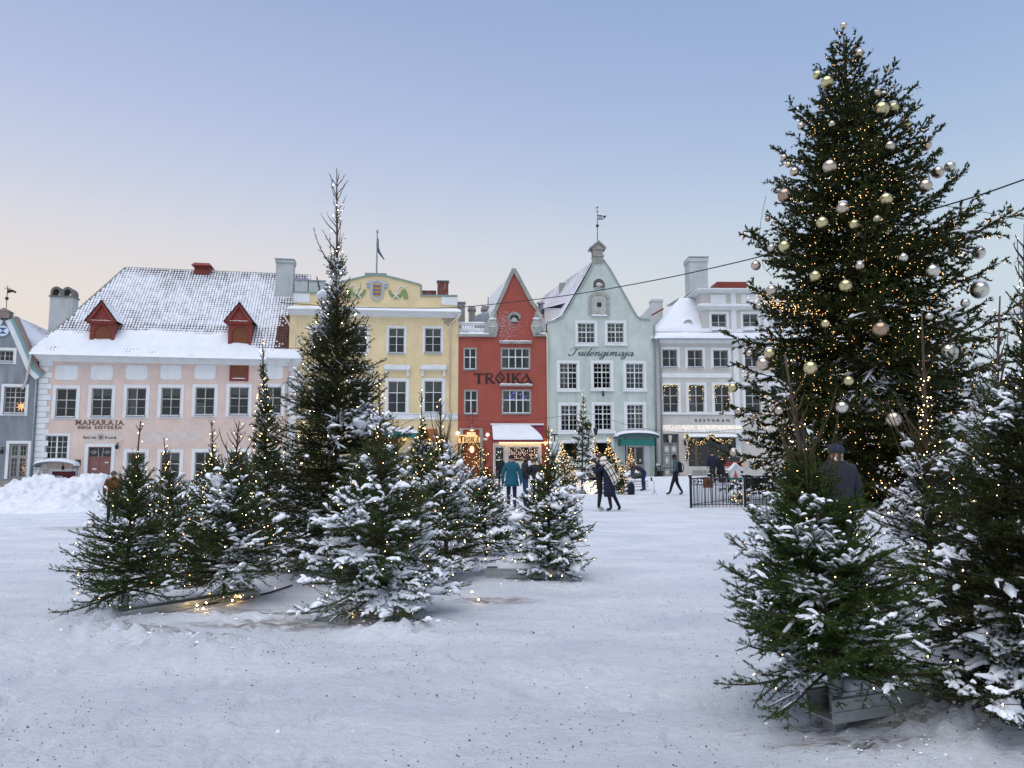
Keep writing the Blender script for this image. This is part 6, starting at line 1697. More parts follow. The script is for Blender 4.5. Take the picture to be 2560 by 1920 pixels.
    mb.build('top_cornice', M['white'], aw)
    snow_slab(aw, [(ax0 - .45, -.45, zC), (W, -.45, zC), (W, 7, zC + .25), (ax0 - .45, 7, zC + .25)], .10, nu=50, nv=6)
    for (a, b) in [(903, 1080), (1255, 1440), (1615, 1800)]:
        x0, x1, z0, z1 = H.rect('9', a, b, 537, 640, ya); MB().box(x0, x1, -.05, -.001, z0, z1).build('attic_panel', M['white'], aw)
    for k in range(3):
        x0, x1, z0, z1 = H.rect('9', 1140 + 370 * k, 1200 + 370 * k, 520, 1030, ya); MB().box(x0, x1, -.07, -.001, z_b, zt).build('pilaster', M['white'], aw)
    # roof lights box and tall chimney
    yy = 4.5; x0, x1, z0, z1 = H.rect('9', 980, 1320, 395, 430, yy)
    MB().box(x0, x1, yy, yy + 2, zC, z1 + .05).build('roof_box', M['oxred'], R)
    yy = 3.2; x0, x1, z0, z1 = H.rect('9', 664, 876, 112, 575, yy)
    ch = MB().box(x0 + .0, x1, yy, yy + 1.6, z0 - 1.5, z1).box(x0 - .08, x1 + .06, yy - .08, yy + 1.68, z1 - .32, z1 - .02).build('chimney', M['greywall'], R)
    MB().box(x0 - .05, x1 + .08, yy - .1, yy + 1.7, z1 + .001, z1 + .10).build('chimney_cap', M['zinc'], ch)
    yy = 6; x0, x1, z0, z1 = H.rect('9', 228, 355, 585, 740, yy); ch = MB().box(x0, x1, yy, yy + 1.0, c, z1).box(x0 - .06, x1 + .06, yy - .06, yy + 1.06, z1 - .25, z1 - .05).build('chimney', M['white'], R)
    yy = 7; x0, x1, z0, z1 = H.rect('9', 118, 228, 650, 790, yy)
    MB().poly([(x0, c - 2), (x1 + .5, c - 2), (x1 + .5, z1 + .1), (x1, z1), (x0, z1 - .9)], yy, yy + 1).build('side_parapet', M['white'], R)
    a, b = H.z('9', 225, 765, 5), H.z('9', 365, 690, 5)
    MB().add([(a[0], 5, a[1]), (b[0], 5, b[1]), (b[0], 5, b[1] - .15), (a[0], 5, a[1] - .15)], [(0, 1, 2, 3)]).build('red_flashing', M['oxred'], R, fix=False)
    H.wall([(0.02, -1), (W, -1), (W, top + .01), (0.02, top + .01)], M['beige'], 11)
    downpipe(H, [(.2, -.45, c), (.35, -.3, c - .4), (.42, -.12, top - .4), (.42, -.12, 0)], .07, 'zinc')

def far_right_house():
    H = House('pale_house', 'pale plain house half hidden behind the giant spruce at the right', 'building', (2262, 60.8), (2900, 62))
    R = H.root; W = H.W; z1 = H.z('p', 2400, 960)[1]
    for r in range(2):
        for i in range(6):
            x = 1.2 + i * 3.1; H.window((x, x + 1.5, 1.2 + r * 3.0, 3.2 + r * 3.0), .15, .1, 2, (.4,), ((1, 1), (1, 1)), 'frame')
    H.wall([(0, -1), (W, -1), (W, z1), (0, z1)], M['greywall'], 9)
    snow_slab(R, [(-.2, -.4, z1), (W, -.4, z1), (W, 5, z1 + 2), (-.2, 5, z1 + 2)], .15)
def far_left_house():
    pass

pink_house(); bluegrey_house(); rear_left(); yellow_house(); red_house(); green_house(); beige_house(); far_right_house()
# ---------------------------------------------------------------- spruces
M['bark'] = material('spruce_bark', (.085, .055, .038), .9, noise=.4, nscale=14)
M['twig'] = material('spruce_twig', (.062, .042, .022), .9, noise=.3, nscale=9)
def needle_mat(name, a, b):
    m = bpy.data.materials.new(name); m.use_nodes = True; nt = m.node_tree; n, l = nt.nodes, nt.links; bs = n['Principled BSDF']
    g = n.new('ShaderNodeNewGeometry'); r = n.new('ShaderNodeValToRGB'); r.color_ramp.elements[0].color = a + (1,); r.color_ramp.elements[1].color = b + (1,)
    l.new(g.outputs['Random Per Island'], r.inputs[0]); l.new(r.outputs[0], bs.inputs['Base Color'])
    bs.inputs['Roughness'].default_value = .5; bs.inputs['Specular IOR Level'].default_value = .15
    return m
N_GREEN = needle_mat('spruce_needles', (.024, .046, .009), (.066, .108, .022))
N_DARK = needle_mat('dark_spruce_needles', (.014, .022, .005), (.046, .056, .013))
N_BLUE = needle_mat('bluish_spruce_needles', (.020, .036, .022), (.042, .068, .036))
M['snowload'] = material('snow_load', (.86, .885, .93), .6, noise=.02, nscale=9, bump=.3, bscale=60, spec=.25)
M['led'] = material('warm_led', (1, .85, .6), .4, emit=(1, .64, .27), estr=20)
M['ledfar'] = material('warm_led_far', (1, .85, .6), .4, emit=(1, .55, .20), estr=4.5, lightsample=False)
M['ledcool'] = material('pale_led', (1, .95, .85), .4, emit=(1, .88, .62), estr=30)

def vtubes(P0, P1, R0, R1, ns, rings, prof, rng, jit=0., sag=None, flat=1.0, bend=None, arc=False):
    """many tapered tubes at once"""
    N = len(P0); D = P1 - P0; L = np.linalg.norm(D, axis=1, keepdims=True) + 1e-9; D = D / L
    up = np.array([0.02, .01, 1.]); A = np.cross(D, up); A /= np.linalg.norm(A, axis=1, keepdims=True) + 1e-9; B = np.cross(A, D); B = B * np.sign(B[:, 2:] + 1e-9)
    t = np.linspace(0, 1, rings); th = np.arange(ns) * 2 * math.pi / ns if not arc else np.linspace(-.35, math.pi + .35, ns)
    C = P0[:, None] + (P1 - P0)[:, None] * t[None, :, None]
    if bend is not None: C = C + bend[:, None] * (4 * t * (1 - t))[None, :, None]
    R = (R0[:, None] * (1 - t) + R1[:, None] * t) * np.asarray(prof)[None]
    if jit: R = R * rng.uniform(1 - jit, 1 + jit, R.shape)
    ct, st = np.cos(th), np.sin(th)
    V = C[:, :, None] + R[:, :, None, None] * (A[:, None, None] * ct[None, None, :, None] + B[:, None, None] * (st * np.where(st < 0, flat, 1))[None, None, :, None])
    V = V.reshape(-1, 3)
    i = np.arange(rings - 1)[:, None] * ns + np.arange(ns)[None]; j = np.arange(rings - 1)[:, None] * ns + (np.arange(ns)[None] + 1) % ns
    Q = np.stack([i, j, j + ns, i + ns], -1)
    if arc: Q = Q[:, :-1]
    Q = Q.reshape(-1, 4)
    Fq = (np.arange(N)[:, None, None] * (rings * ns) + Q[None]).reshape(-1, 4)
    return V, Fq

class Spruce: pass

def grow(H, R, seed, whorls=15, per=6, sp2=.055, sp3=.05, k2=.42, ter=True, lean=(0, 0), base=.07, el0=-8, el1=62, profp=.8, pw=None, asym=0., sag=12, up=24, droop=0., leaders=0, leadlen=.5, minr=0.0, belly=.75, tier=0., qb=.79):
    rng = np.random.default_rng(seed); S = Spruce(); S.H, S.R, S.rng, S.qb = H, R, rng, qb; S.lean = np.array([lean[0], lean[1], 0.])
    def trunk(z): q = max(0.0, z / H); return np.array([lean[0] * q ** 1.15, lean[1] * q ** 1.15, z])
    body = lambda u: min(1, belly + (1 - belly) * u / .16) * (max(0.0, 1 - u) ** profp if pw is None else max(0.0, 1 - max(u, 0.) ** pw))
    S.trunk = trunk; S.prof = lambda q: max(body(q / qb), .07 if qb < 1 else 0) if q < qb else .07
    seg = []   # p0,p1,r0,r1,level, branchfrac
    br = []
    for k in range(whorls):
        t = (k + .5 + rng.uniform(-.25, .25)) / whorls; q = base + (.965 - base) * t ** .92; z = q * H
        a0 = rng.uniform(0, 6.28)
        tz = 1 + tier * math.sin(t * whorls * 2.1); u = min(1, q / qb); v = max(0, (q - qb) / max(.01, 1 - qb))
        n = per if u < .8 else max(4, per - 3)
        if q > qb: n = 3 if rng.random() < .6 else 0
        for i in range(n):
            az = a0 + i * 6.283 / n + rng.uniform(-.3, .3)
            if q <= qb:
                L = R * max(S.prof(q), .16) * rng.uniform(.74, 1.12) * tz * (1 + asym * math.cos(az)); el = rad(el0 + (el1 - el0) * u ** 1.15 + rng.normal(0, 8)); fl = u * .85
            else:
                L = R * rng.uniform(.12, .34) * (1 - .6 * v); el = rad(rng.uniform(56, 76)); fl = .95
            br.append((z + rng.uniform(-.012, .012) * H, az, L, el, fl))
    for i in range(leaders):
        br.append((H * qb * rng.uniform(.60, .95), rng.uniform(0, 6.28), R * rng.uniform(.45, .95) * leadlen, rad(rng.uniform(62, 80)), .94))
    P0, P1, R0, R1, LV, FR = [], [], [], [], [], []
    tips = []
    for (z, az, L, el, t) in br:
        n = max(4, int(5 + L / R * 4)); d = np.array([math.cos(az), math.sin(az), 0]); side = np.array([-d[1], d[0], 0])
        p = trunk(z); pts = [p.copy()]; tang = []
        curve = rng.normal(0, .12)
        for i in range(n):
            s = (i + .5) / n
            e = el - rad(sag) * math.sin(math.pi * min(1, s * 1.3)) + rad(up) * max(0, s - .45) * (1 - t * .7)
            dd = d * math.cos(curve * s) + side * math.sin(curve * s)
            v = dd * math.cos(e) + np.array([0, 0, math.sin(e)])
            p = p + v * L / n; pts.append(p.copy()); tang.append(v)
        r0 = .004 + .011 * L * (1 if H < 8 else .75)
        for i in range(n):
            P0.append(pts[i]); P1.append(pts[i + 1]); R0.append(r0 * (1 - i / n) + .0022); R1.append(r0 * (1 - (i + 1) / n) + .0022); LV.append(1); FR.append((i + .5) / n)
        tips.append(pts[-1])
        m = int(L / sp2 * (1 if t < .9 else .6))
        for j in range(m):
            s = .12 + .86 * (j + rng.random() * .6) / max(1, m)
            k = min(n - 1, int(s * n)); f = s * n - k; o = pts[k] * (1 - f) + pts[k + 1] * f; v = tang[k]
            l2 = (k2 * (L * (1 - s)) + .05 * R + .02) * rng.uniform(.7, 1.15); l2 = min(l2, .36 * R + .05) * (.4 if t > .9 else 1)
            sg = 1 if j % 2 else -1
            roll = rng.normal(0, .55) + (0 if t < .8 else rng.uniform(-1.2, 1.2))
            upv = np.cross(side, d) * -1; sv = side * sg * math.cos(roll) + np.array([0, 0, 1.]) * math.sin(roll)
            a = rad(rng.uniform(38, 58)) * (1 if t < .8 else .7)
            w = v * math.cos(a) + sv * math.sin(a); w[2] += .06 - droop * rng.uniform(.3, 1.3) * (1 - t); w /= np.linalg.norm(w)
            e2 = o + w * l2
            P0.append(o); P1.append(e2); R0.append(.0022 + .006 * l2); R1.append(.0016); LV.append(2); FR.append(s)
            if ter and l2 > sp3 * 1.8:
                m3 = int(l2 / sp3)
                for q3 in range(m3):
                    s3 = .15 + .8 * (q3 + rng.random() * .5) / m3; sg3 = 1 if q3 % 2 else -1
                    l3 = (.38 * l2 * (1 - s3) + sp3 * .5) * rng.uniform(.7, 1.2)
                    cr = np.cross(w, [0, 0, 1.]); nn_ = np.linalg.norm(cr); cr = cr / nn_ if nn_ > .1 else side
                    w3 = w * math.cos(.8) + cr * sg3 * math.sin(.8); w3[2] += rng.normal(0, .16) - droop * .9 * (1 - t) ; w3 /= np.linalg.norm(w3)
                    o3 = o + w * l2 * s3
                    P0.append(o3); P1.append(o3 + w3 * l3); R0.append(.0022); R1.append(.0013); LV.append(3); FR.append(s)
    S.P0, S.P1, S.R0, S.R1, S.LV, S.FR = map(np.array, (P0, P1, R0, R1, LV, FR)); S.tips = tips; S.br = br
    S.L = np.linalg.norm(S.P1 - S.P0, axis=1)
    return S

def needles(S, total, nl, nw, minlev=1, inner=.12):
    if S.H > 8: total = int(total * .70); nw *= 1.3
    elif total > 200000: total = int(total * .75); nw *= 1.25
    else: total = int(total * .58); nw *= 1.5
    rng = S.rng
    w = S.L * np.where(S.LV == 1, np.where(S.FR < .35, .25, 1.0), 1.0) * np.where((S.P0[:, 2] > S.qb * S.H) & (S.qb < 1), .16, 1.)
    idx = rng.choice(len(w), total, p=w / w.sum()); t = rng.random((total, 1)) ** .9
    C = S.P0[idx] * (1 - t) + S.P1[idx] * t
    D = (S.P1[idx] - S.P0[idx]) / S.L[idx][:, None]
    X = rng.normal(0, 1, (total, 3)); X -= (X * D).sum(1, keepdims=True) * D; X[:, 2] += .25; X /= np.linalg.norm(X, axis=1, keepdims=True)
    a = rng.uniform(.5, 1.05, (total, 1)); N = D * np.cos(a) + X * np.sin(a)
    Sd = np.cross(N, rng.normal(0, 1, (total, 3))); Sd /= np.linalg.norm(Sd, axis=1, keepdims=True)
    l = nl * rng.uniform(.65, 1.2, (total, 1)); 
    V = np.stack([C + Sd * nw * .5, C - Sd * nw * .5, C + N * l], 1).reshape(-1, 3)
    return V, np.arange(3 * total).reshape(-1, 3)

def frost(S, n, nl, nw, amount=.5, scale=4., seed=3):
    rng = S.rng; mid = (S.P0 + S.P1) / 2; f = fbm(mid, scale, seed, 3); w = S.L * (f > np.quantile(f, 1 - amount)) * (mid[:, 2] < S.qb * S.H)
    idx = rng.choice(len(w), n, p=w / w.sum()); t = rng.random((n, 1)); C = S.P0[idx] * (1 - t) + S.P1[idx] * t
    D = (S.P1[idx] - S.P0[idx]) / S.L[idx][:, None]; Sd = np.cross(D, [0, 0, 1.]); Sd /= np.linalg.norm(Sd, axis=1, keepdims=True) + 1e-6
    g = rng.choice([-1., 1.], (n, 1)); N = D * .75 + Sd * g * rng.uniform(.3, 1, (n, 1)); N[:, 2] += rng.uniform(.0, .35, n)
    C[:, 2] += nw * .6; B = Sd * nw * .5 + D * nw * .4
    V = np.stack([C + B, C - B, C + N * nl * rng.uniform(.5, 1, (n, 1))], 1).reshape(-1, 3)
    return V, np.arange(3 * n).reshape(-1, 3)

def wood(S, sec=True):
    out = []
    m = S.LV == 1; out.append(vtubes(S.P0[m], S.P1[m], S.R0[m], S.R1[m], 4, 2, [1, 1], S.rng))
    if sec:
        m = (S.LV == 2) & (S.rng.random(len(S.L)) < (.5 if S.H < 3 else .3)); out.append(vtubes(S.P0[m], S.P1[m], S.R0[m], S.R1[m], 3, 2, [1, 1], S.rng))
    return out

def snowload(S, amount, rmin, rmax, scale=2.2, seed=5, seglimit=4000, lumps=40, lump=.07, side=None):
    """snow lying along the upper side of the shoots, and rounded lumps where they cluster"""
    rng = S.rng; mid = (S.P0 + S.P1) / 2
    f = fbm(mid, scale, seed, 3)
    ax = np.array([S.trunk(z)[:2] for z in mid[:, 2]]); rr = np.linalg.norm(mid[:, :2] - ax, axis=1) / (S.R * np.array([max(.08, S.prof(min(.99, z / S.H))) for z in mid[:, 2]]))
    slope = np.abs((S.P1 - S.P0)[:, 2]) / S.L
    sc_ = f + .10 * np.clip(rr, 0, 1) - .12 * (slope > .8) + rng.normal(0, .018, len(f)) + (0 if side is None else side(mid))
    sc_[S.LV == 3] -= .03; sc_[(mid[:, 2] > S.qb * S.H) & (S.qb < 1)] -= .12
    thr = np.quantile(sc_, 1 - amount); m = np.where(sc_ > thr)[0]
    if len(m) > seglimit: m = rng.choice(m, seglimit, replace=False)
    st = np.clip((sc_[m] - thr) / .07, .12, 1)
    P0, P1 = S.P0[m].copy(), S.P1[m].copy()
    # snow sits on part of each shoot
    a = rng.uniform(0, .12, (len(m), 1)); b = rng.uniform(.85, 1.05, (len(m), 1)); Q0 = P0 + (P1 - P0) * a; Q1 = P0 + (P1 - P0) * b
    r = (rmin + (rmax - rmin) * st * rng.uniform(.5, 1, len(m)))
    r = np.minimum(r, .28 * np.linalg.norm(Q1 - Q0, axis=1) + rmin)
    Q0[:, 2] += r * .75 + .003; Q1[:, 2] += r * .7 + .003
    out = [vtubes(Q0, Q1, r, r * .8, 5, 4, [.35, .95, .95, .3], rng, jit=.2, flat=.45, arc=True, bend=np.stack([0 * r, 0 * r, r * .25], 1))]
    # lumps
    if lumps:
        cand = m[(S.LV[m] <= 2) & (mid[m, 2] < .72 * S.H)]; cand = cand if len(cand) else m
        w = np.clip(sc_[cand] - thr, .001, None) ** 1.5; k = rng.choice(cand, min(lumps, len(cand)), replace=False, p=w / w.sum())
        ic = bmesh.new(); bmesh.ops.create_icosphere(ic, subdivisions=2, radius=1)
        iv = np.array([v.co[:] for v in ic.verts]); fi = np.array([[v.index for v in f_.verts] for f_ in ic.faces]); ic.free()
        D = S.P1[k] - S.P0[k]; D /= np.linalg.norm(D, axis=1)[:, None]; D[:, 2] *= .6
        A = np.cross(D, [0, 0, 1.]); A /= np.linalg.norm(A, axis=1)[:, None] + 1e-9
        R = lump * rng.uniform(.4, 1.0, len(k)) ** 1.3
        n1 = np.stack([vnoise(iv + 9 * i, 1.6, 3) for i in range(len(k))])
        n2 = np.stack([vnoise(iv + 5 * i, 3.4, 8) for i in range(len(k))]); dd = (.42 + .75 * n1 + .42 * n2)[..., None]
        loc = iv[None] * dd
        lz = np.where(loc[..., 2] < 0, loc[..., 2] * .35, loc[..., 2] * .75)
        V = mid[k][:, None] + R[:, None, None] * (D[:, None] * loc[..., :1] * 1.45 + A[:, None] * loc[..., 1:2] * 1.0)
        V[..., 2] += R[:, None] * lz + R[:, None] * .3
        Fq = (np.arange(len(k))[:, None, None] * len(iv) + fi[None]).reshape(-1, 3)
        out.append((V.reshape(-1, 3), Fq))
    return out

def light_string(S, M_, n, r, mat, turns, label, group, wire=True, depth=.8, topclear=.0, dang=0, wr=.003, cat='string lights'):
    rng = S.rng; pts = []
    for i in range(n):
        t = (i + rng.random() * .5) / n; q = .06 + .74 * t ** .9
        if i % 14 == 0: q = .8 + .19 * rng.random()
        a = t * turns * 6.283 + rng.normal(0, .25); rr = S.R * max(.02, S.prof(min(.99, q))) * depth * rng.uniform(.7, 1.25)
        c = S.trunk(q * S.H); pts.append(c + np.array([math.cos(a) * rr, math.sin(a) * rr, rng.normal(0, .02 * S.H ** .5)]))
    for i in range(dang):
        a = rng.uniform(-2.6, -.5); rr = S.R * rng.uniform(.2, .7); pts.append(np.array([math.cos(a) * rr, math.sin(a) * rr, S.H * .03 + rng.uniform(0, .06)]))
    P = np.array(pts); root = empty('string_lights', M_, 0, label, cat, group)
    fairy(root, P, rng.uniform(.4, .9, len(P)) * r, mat, 'bulbs')
    if wire:
        mb = []
        A, B = P[:-1], P[1:]; k = np.linalg.norm(B - A, axis=1) < S.R * .75
        A, B = A[k], B[k]; bend = np.zeros_like(A); bend[:, 2] = -.03
        mb.append(vtubes(A, B, np.full(len(A), wr), np.full(len(A), wr), 3, 4, [1, 1, 1, 1], rng, bend=bend))
        np_mesh('wire', mb, M['cable'], root, kind='stuff')
    return root

def plant_tree(S, loc, label, nee, nmat, snow, group=None, name='spruce', trunk_r=.035, sec=True, rz=0, trunk_top=.006, tsegs=14, cat='spruce tree'):
    root = empty(name, loc, rz, label, cat, group)
    pts = [S.trunk(S.H * i / tsegs) for i in range(tsegs + 1)]
    pts[0] = np.array([0, 0, -.05])
    MB().tube(pts, [trunk_r * (1 - i / tsegs) + trunk_top for i in range(tsegs + 1)], 8).build('trunk', M['bark'], root, smooth_=True)
    np_mesh('branches', wood(S, sec), M['twig'], root, kind='stuff')
    np_mesh('needles', [nee], nmat, root, kind='stuff')
    if snow: np_mesh('snow_load', snow, M['snowload'], root, smooth_=True, kind='stuff')
    return root

GROVE = 'lit spruces set up on the square'
LG = 'warm light strings wound on the small spruces'
def base_at(px, py): p = on_ground(px, py); return p
def tree_at(bx, by, tipx, tipy):
    p = on_ground(bx, by); t = at(tipx, tipy, p.y); return p, t.z - p.z, t.x - p.x

def small_tree(bx, by, tx, ty, rpx, seed, label, llabel, needles_n, nl=.019, nw=.0024, snowamt=.3, rmin=.006, rmax=.02, lumps=40, lump=.06, lights=90, lr=.007, lmat='led', nmat=None, cfg=None, name='spruce', seglimit=4000, side=None, dang=0, group=GROVE, wire=True, scale=4.5, base_z=0.0, turns=9, depth=.8):
    p, h, dx = tree_at(bx, by, tx, ty)
    R = rpx / F * p.y
    kw = dict(lean=(dx, 0), pw=2.1, el0=-3); kw.update(cfg or {}); snowamt *= .47 if group == GROVE else 1; rmax *= 1.3 if group == GROVE else 1; lumps = int(lumps * .22)
    if group == GROVE:
        kw['whorls'] = int(kw.get('whorls', 15) * 1.5); kw['per'] = kw.get('per', 6) + 3
        if 'profp' in (cfg or {}) and 'pw' not in cfg: kw['pw'] = 1.35 if cfg['profp'] < .8 and h > 3 else 2.1
        nw = nw * 2.1; nl = nl * 1.2
    S = grow(h, R, seed, **kw)
    t = plant_tree(S, p, label, needles(S, needles_n, nl, nw), nmat or N_GREEN, (snowload(S, snowamt, rmin, rmax, scale, seed, int(seglimit * .6), lumps, lump, side) + [frost(S, int(needles_n * .06), nl * .8, nw * 1.6, min(.75, snowamt * 1.7), scale, seed)]) if snowamt else None, group, name, trunk_r=.009 + .008 * h)
    if lights: light_string(S, p, lights, lr, M[lmat], turns, llabel, LG, wire=wire, dang=dang, depth=depth)
    return p, S

# front row on the left and its neighbours
small_tree(307, 1530, 352, 1052, 168, 101, 'foremost spruce at the left end of the left group, green with few snow patches', 'light string on the leftmost front spruce, one bulb on its bent tip',
           115000, snowamt=.12, rmax=.018, lumps=26, lump=.07, lights=70, cfg=dict(whorls=14, per=7, leaders=7, belly=.85, el1=68), dang=3, scale=5)
small_tree(445, 1440, 409, 1095, 120, 102, 'slender spruce directly behind the leftmost front one, brownish pointed tip', 'light string on the slender spruce behind the leftmost one',
           50000, nl=.024, nw=.004, snowamt=.25, lights=80, lr=.009, cfg=dict(whorls=13, per=6, sp2=.075, sp3=.08, leaders=5), lumps=20)
small_tree(540, 1400, 529, 1050, 105, 103, 'narrow yellowish spruce tip between the two left front spruces', 'light string on the narrow spruce between the two left front ones',
           45000, nl=.026, nw=.004, snowamt=.2, lights=110, lr=.010, cfg=dict(whorls=14, per=6, sp2=.08, sp3=.09, leaders=3), lumps=15)
small_tree(560, 1500, 598, 1052, 190, 104, 'bushy spruce second from the left with many upright shoots at its top', 'light string on the bushy second spruce, trailing onto the snow',
           130000, snowamt=.24, rmax=.026, lumps=60, lump=.08, lights=110, cfg=dict(whorls=14, per=7, leaders=12, leadlen=.75, belly=.85, el1=70), side=lambda m: .03 * (m[:, 0] > -.05), dang=9, scale=5)
small_tree(668, 1385, 656, 842, 88, 105, 'tall thin spruce rising behind the second one in front of the pink house corner', 'light string on the tall thin spruce by the pink house corner',
           70000, nl=.03, nw=.0045, snowamt=.10, lights=120, lr=.010, cfg=dict(whorls=24, per=6, sp2=.09, sp3=.09, belly=.9, profp=.75, qb=.86), lumps=15, turns=14)
small_tree(842, 1437, 842, 421, 255, 106, 'tallest dark spruce of the left group, bare whippy tip high above the roofs', 'sparse white light string on the tallest dark spruce of the left group',
           210000, nl=.030, nw=.0048, snowamt=.10, rmin=.008, rmax=.03, lumps=55, lump=.10, lights=120, lr=.008, lmat='ledcool', nmat=N_DARK, cfg=dict(whorls=30, per=7, sp2=.07, sp3=.075, belly=.85, profp=.72, el1=66, base=.06, leaders=14, leadlen=.75, qb=.76), turns=12, seglimit=3200, side=lambda m: .05 * (m[:, 0] > .1), depth=.85, scale=3)
small_tree(958, 1537, 947, 945, 222, 107, 'heavily snowed broad spruce at the centre front on a steel foot', 'light string on the broad central front spruce, loop hanging at its foot',
           150000, snowamt=.46, rmin=.008, rmax=.030, lumps=110, lump=.085, lights=100, cfg=dict(whorls=14, per=7, leaders=6, belly=.82, el0=-12, profp=.95), seglimit=5200, dang=8, scale=4.5)
small_tree(1118, 1445, 1098, 1000, 150, 108, 'spruce with tangled upright shoots directly right of the central front one', 'light string on the spruce with the snowball tip',
           75000, nl=.022, nw=.003, snowamt=.42, rmin=.008, rmax=.03, lumps=70, lump=.09, lights=100, lr=.009, cfg=dict(whorls=13, per=7, sp2=.06, leaders=14, leadlen=1.0), dang=2)
small_tree(1060, 1370, 1053, 970, 75, 109, 'thin frosted spruce with a needle-like tip in front of the yellow house', 'light string on the thin frosted spruce before the yellow house',
           45000, nl=.035, nw=.005, snowamt=.55, rmin=.008, rmax=.02, lumps=20, lights=70, lr=.012, cfg=dict(whorls=22, per=6, sp2=.1, sp3=.1, profp=.9, qb=.8), seglimit=2600)
small_tree(1215, 1390, 1214, 1112, 105, 110, 'low snow-laden spruce standing beside the person in the teal coat', 'light string on the low spruce beside the teal coat',
           70000, nl=.022, nw=.0032, snowamt=.5, rmin=.008, rmax=.028, lumps=60, lump=.09, lights=90, lr=.009, cfg=dict(whorls=12, per=7, sp2=.06, leaders=4), seglimit=3000)
small_tree(1372, 1448, 1371, 1064, 125, 111, 'snow-padded spruce at the right end of the left group, beside the open path', 'light string on the spruce at the right end of the left group',
           95000, nl=.021, nw=.003, snowamt=.48, rmin=.009, rmax=.034, lumps=110, lump=.10, lights=110, lr=.008, cfg=dict(whorls=12, per=7, leaders=8, leadlen=.8, belly=.82, profp=.85), seglimit=3600, dang=4)
# right-hand foreground group
small_tree(2092, 1795, 1990, 885, 300, 121, 'nearest spruce at lower right in a galvanised trough, long bare leading shoots', 'light string on the nearest spruce at lower right',
           300000, nl=.0175, nw=.0021, snowamt=.24, rmin=.004, rmax=.017, lumps=60, lump=.045, lights=62, lr=.0055, cfg=dict(whorls=17, per=8, sp2=.042, sp3=.042, leaders=18, leadlen=1.1, belly=.82, base=.11, el0=-4, sag=8, lean=(-.25, 0), qb=.70), seglimit=7000, scale=6)
small_tree(2335, 1600, 2304, 777, 230, 122, 'brownish spruce with a bare lit tip, between the two right foreground spruces', 'light string with glowing bulbs under snow on the thin brownish spruce',
           80000, nl=.018, nw=.0024, snowamt=.55, rmin=.006, rmax=.024, lumps=90, lump=.065, lights=120, lr=.008, nmat=N_DARK, cfg=dict(whorls=14, per=6, sp2=.07, sp3=.06, leaders=16, leadlen=1.0, qb=.62), seglimit=4200)
small_tree(2480, 1650, 2500, 740, 240, 123, 'spruce with upright tips against the sky near the right edge', 'light string on the spruce with upright tips near the right edge',
           125000, nl=.018, nw=.0032, snowamt=.25, rmin=.006, rmax=.024, lumps=50, lump=.07, lights=60, lr=.007, cfg=dict(whorls=16, per=7, sp2=.055, sp3=.055, leaders=10, leadlen=.9), seglimit=3000)
small_tree(2572, 1835, 2562, 560, 300, 124, 'dark foreground spruce cut by the right edge of the photo, thick snow pads', 'light string on the dark spruce cut by the right edge',
           290000, nl=.0175, nw=.0026, snowamt=.42, rmin=.007, rmax=.036, lumps=80, lump=.07, lights=90, lr=.006, nmat=N_DARK, cfg=dict(whorls=20, per=8, sp2=.045, sp3=.045, belly=.9, profp=.7, el0=-8, leaders=5), seglimit=6000, scale=4.5)
# lit spruces before the green house
BG = 'lit spruces before the green house'
far = dict(qb=.9, pw=1.3, whorls=17, per=7, sp2=.16, sp3=.16, belly=.9, profp=.85)
def far_tree(bx, by, tx, ty, rpx, seed, label, ll, n, lights, snowamt=.3, nmat=N_DARK):
    small_tree(bx, by, tx, ty, rpx, seed, label, ll, n, nl=.075, nw=.014, snowamt=snowamt, rmin=.02, rmax=.07, lumps=40, lump=.22, lights=lights, lr=.022, lmat='ledfar', nmat=nmat, cfg=far, group=BG, wire=False, seglimit=1500, scale=1.2, turns=11, depth=.9)
far_tree(1455, 1228, 1459, 972, 52, 131, 'tall dark spruce standing before the left windows of the green house', 'faint light string on the tall dark spruce before the green house', 26000, 60, .28)
far_tree(1415, 1234, 1404, 1100, 48, 132, 'low brightly lit spruce left of the glowing letters', 'dense light string on the low spruce left of the glowing letters', 16000, 260, .35, N_GREEN)
far_tree(1492, 1226, 1487, 1090, 36, 133, 'slim lit spruce tip behind the hugging couple', 'light string on the slim spruce behind the hugging couple', 12000, 130, .3)
far_tree(1530, 1232, 1521, 1090, 48, 134, 'broad lit spruce directly right of the hugging couple', 'dense light string on the broad spruce right of the hugging couple', 20000, 320, .25, N_GREEN)
far_tree(1556, 1236, 1556, 1160, 24, 135, 'smallest lit spruce behind the dark backpack', 'light string on the smallest spruce behind the backpack', 9000, 60, .2, N_GREEN)
far_tree(1578, 1206, 1576, 1117, 24, 136, 'small lit spruce beside the green canopy door', 'light string on the small spruce beside the green canopy door', 9000, 170, .12, N_GREEN)

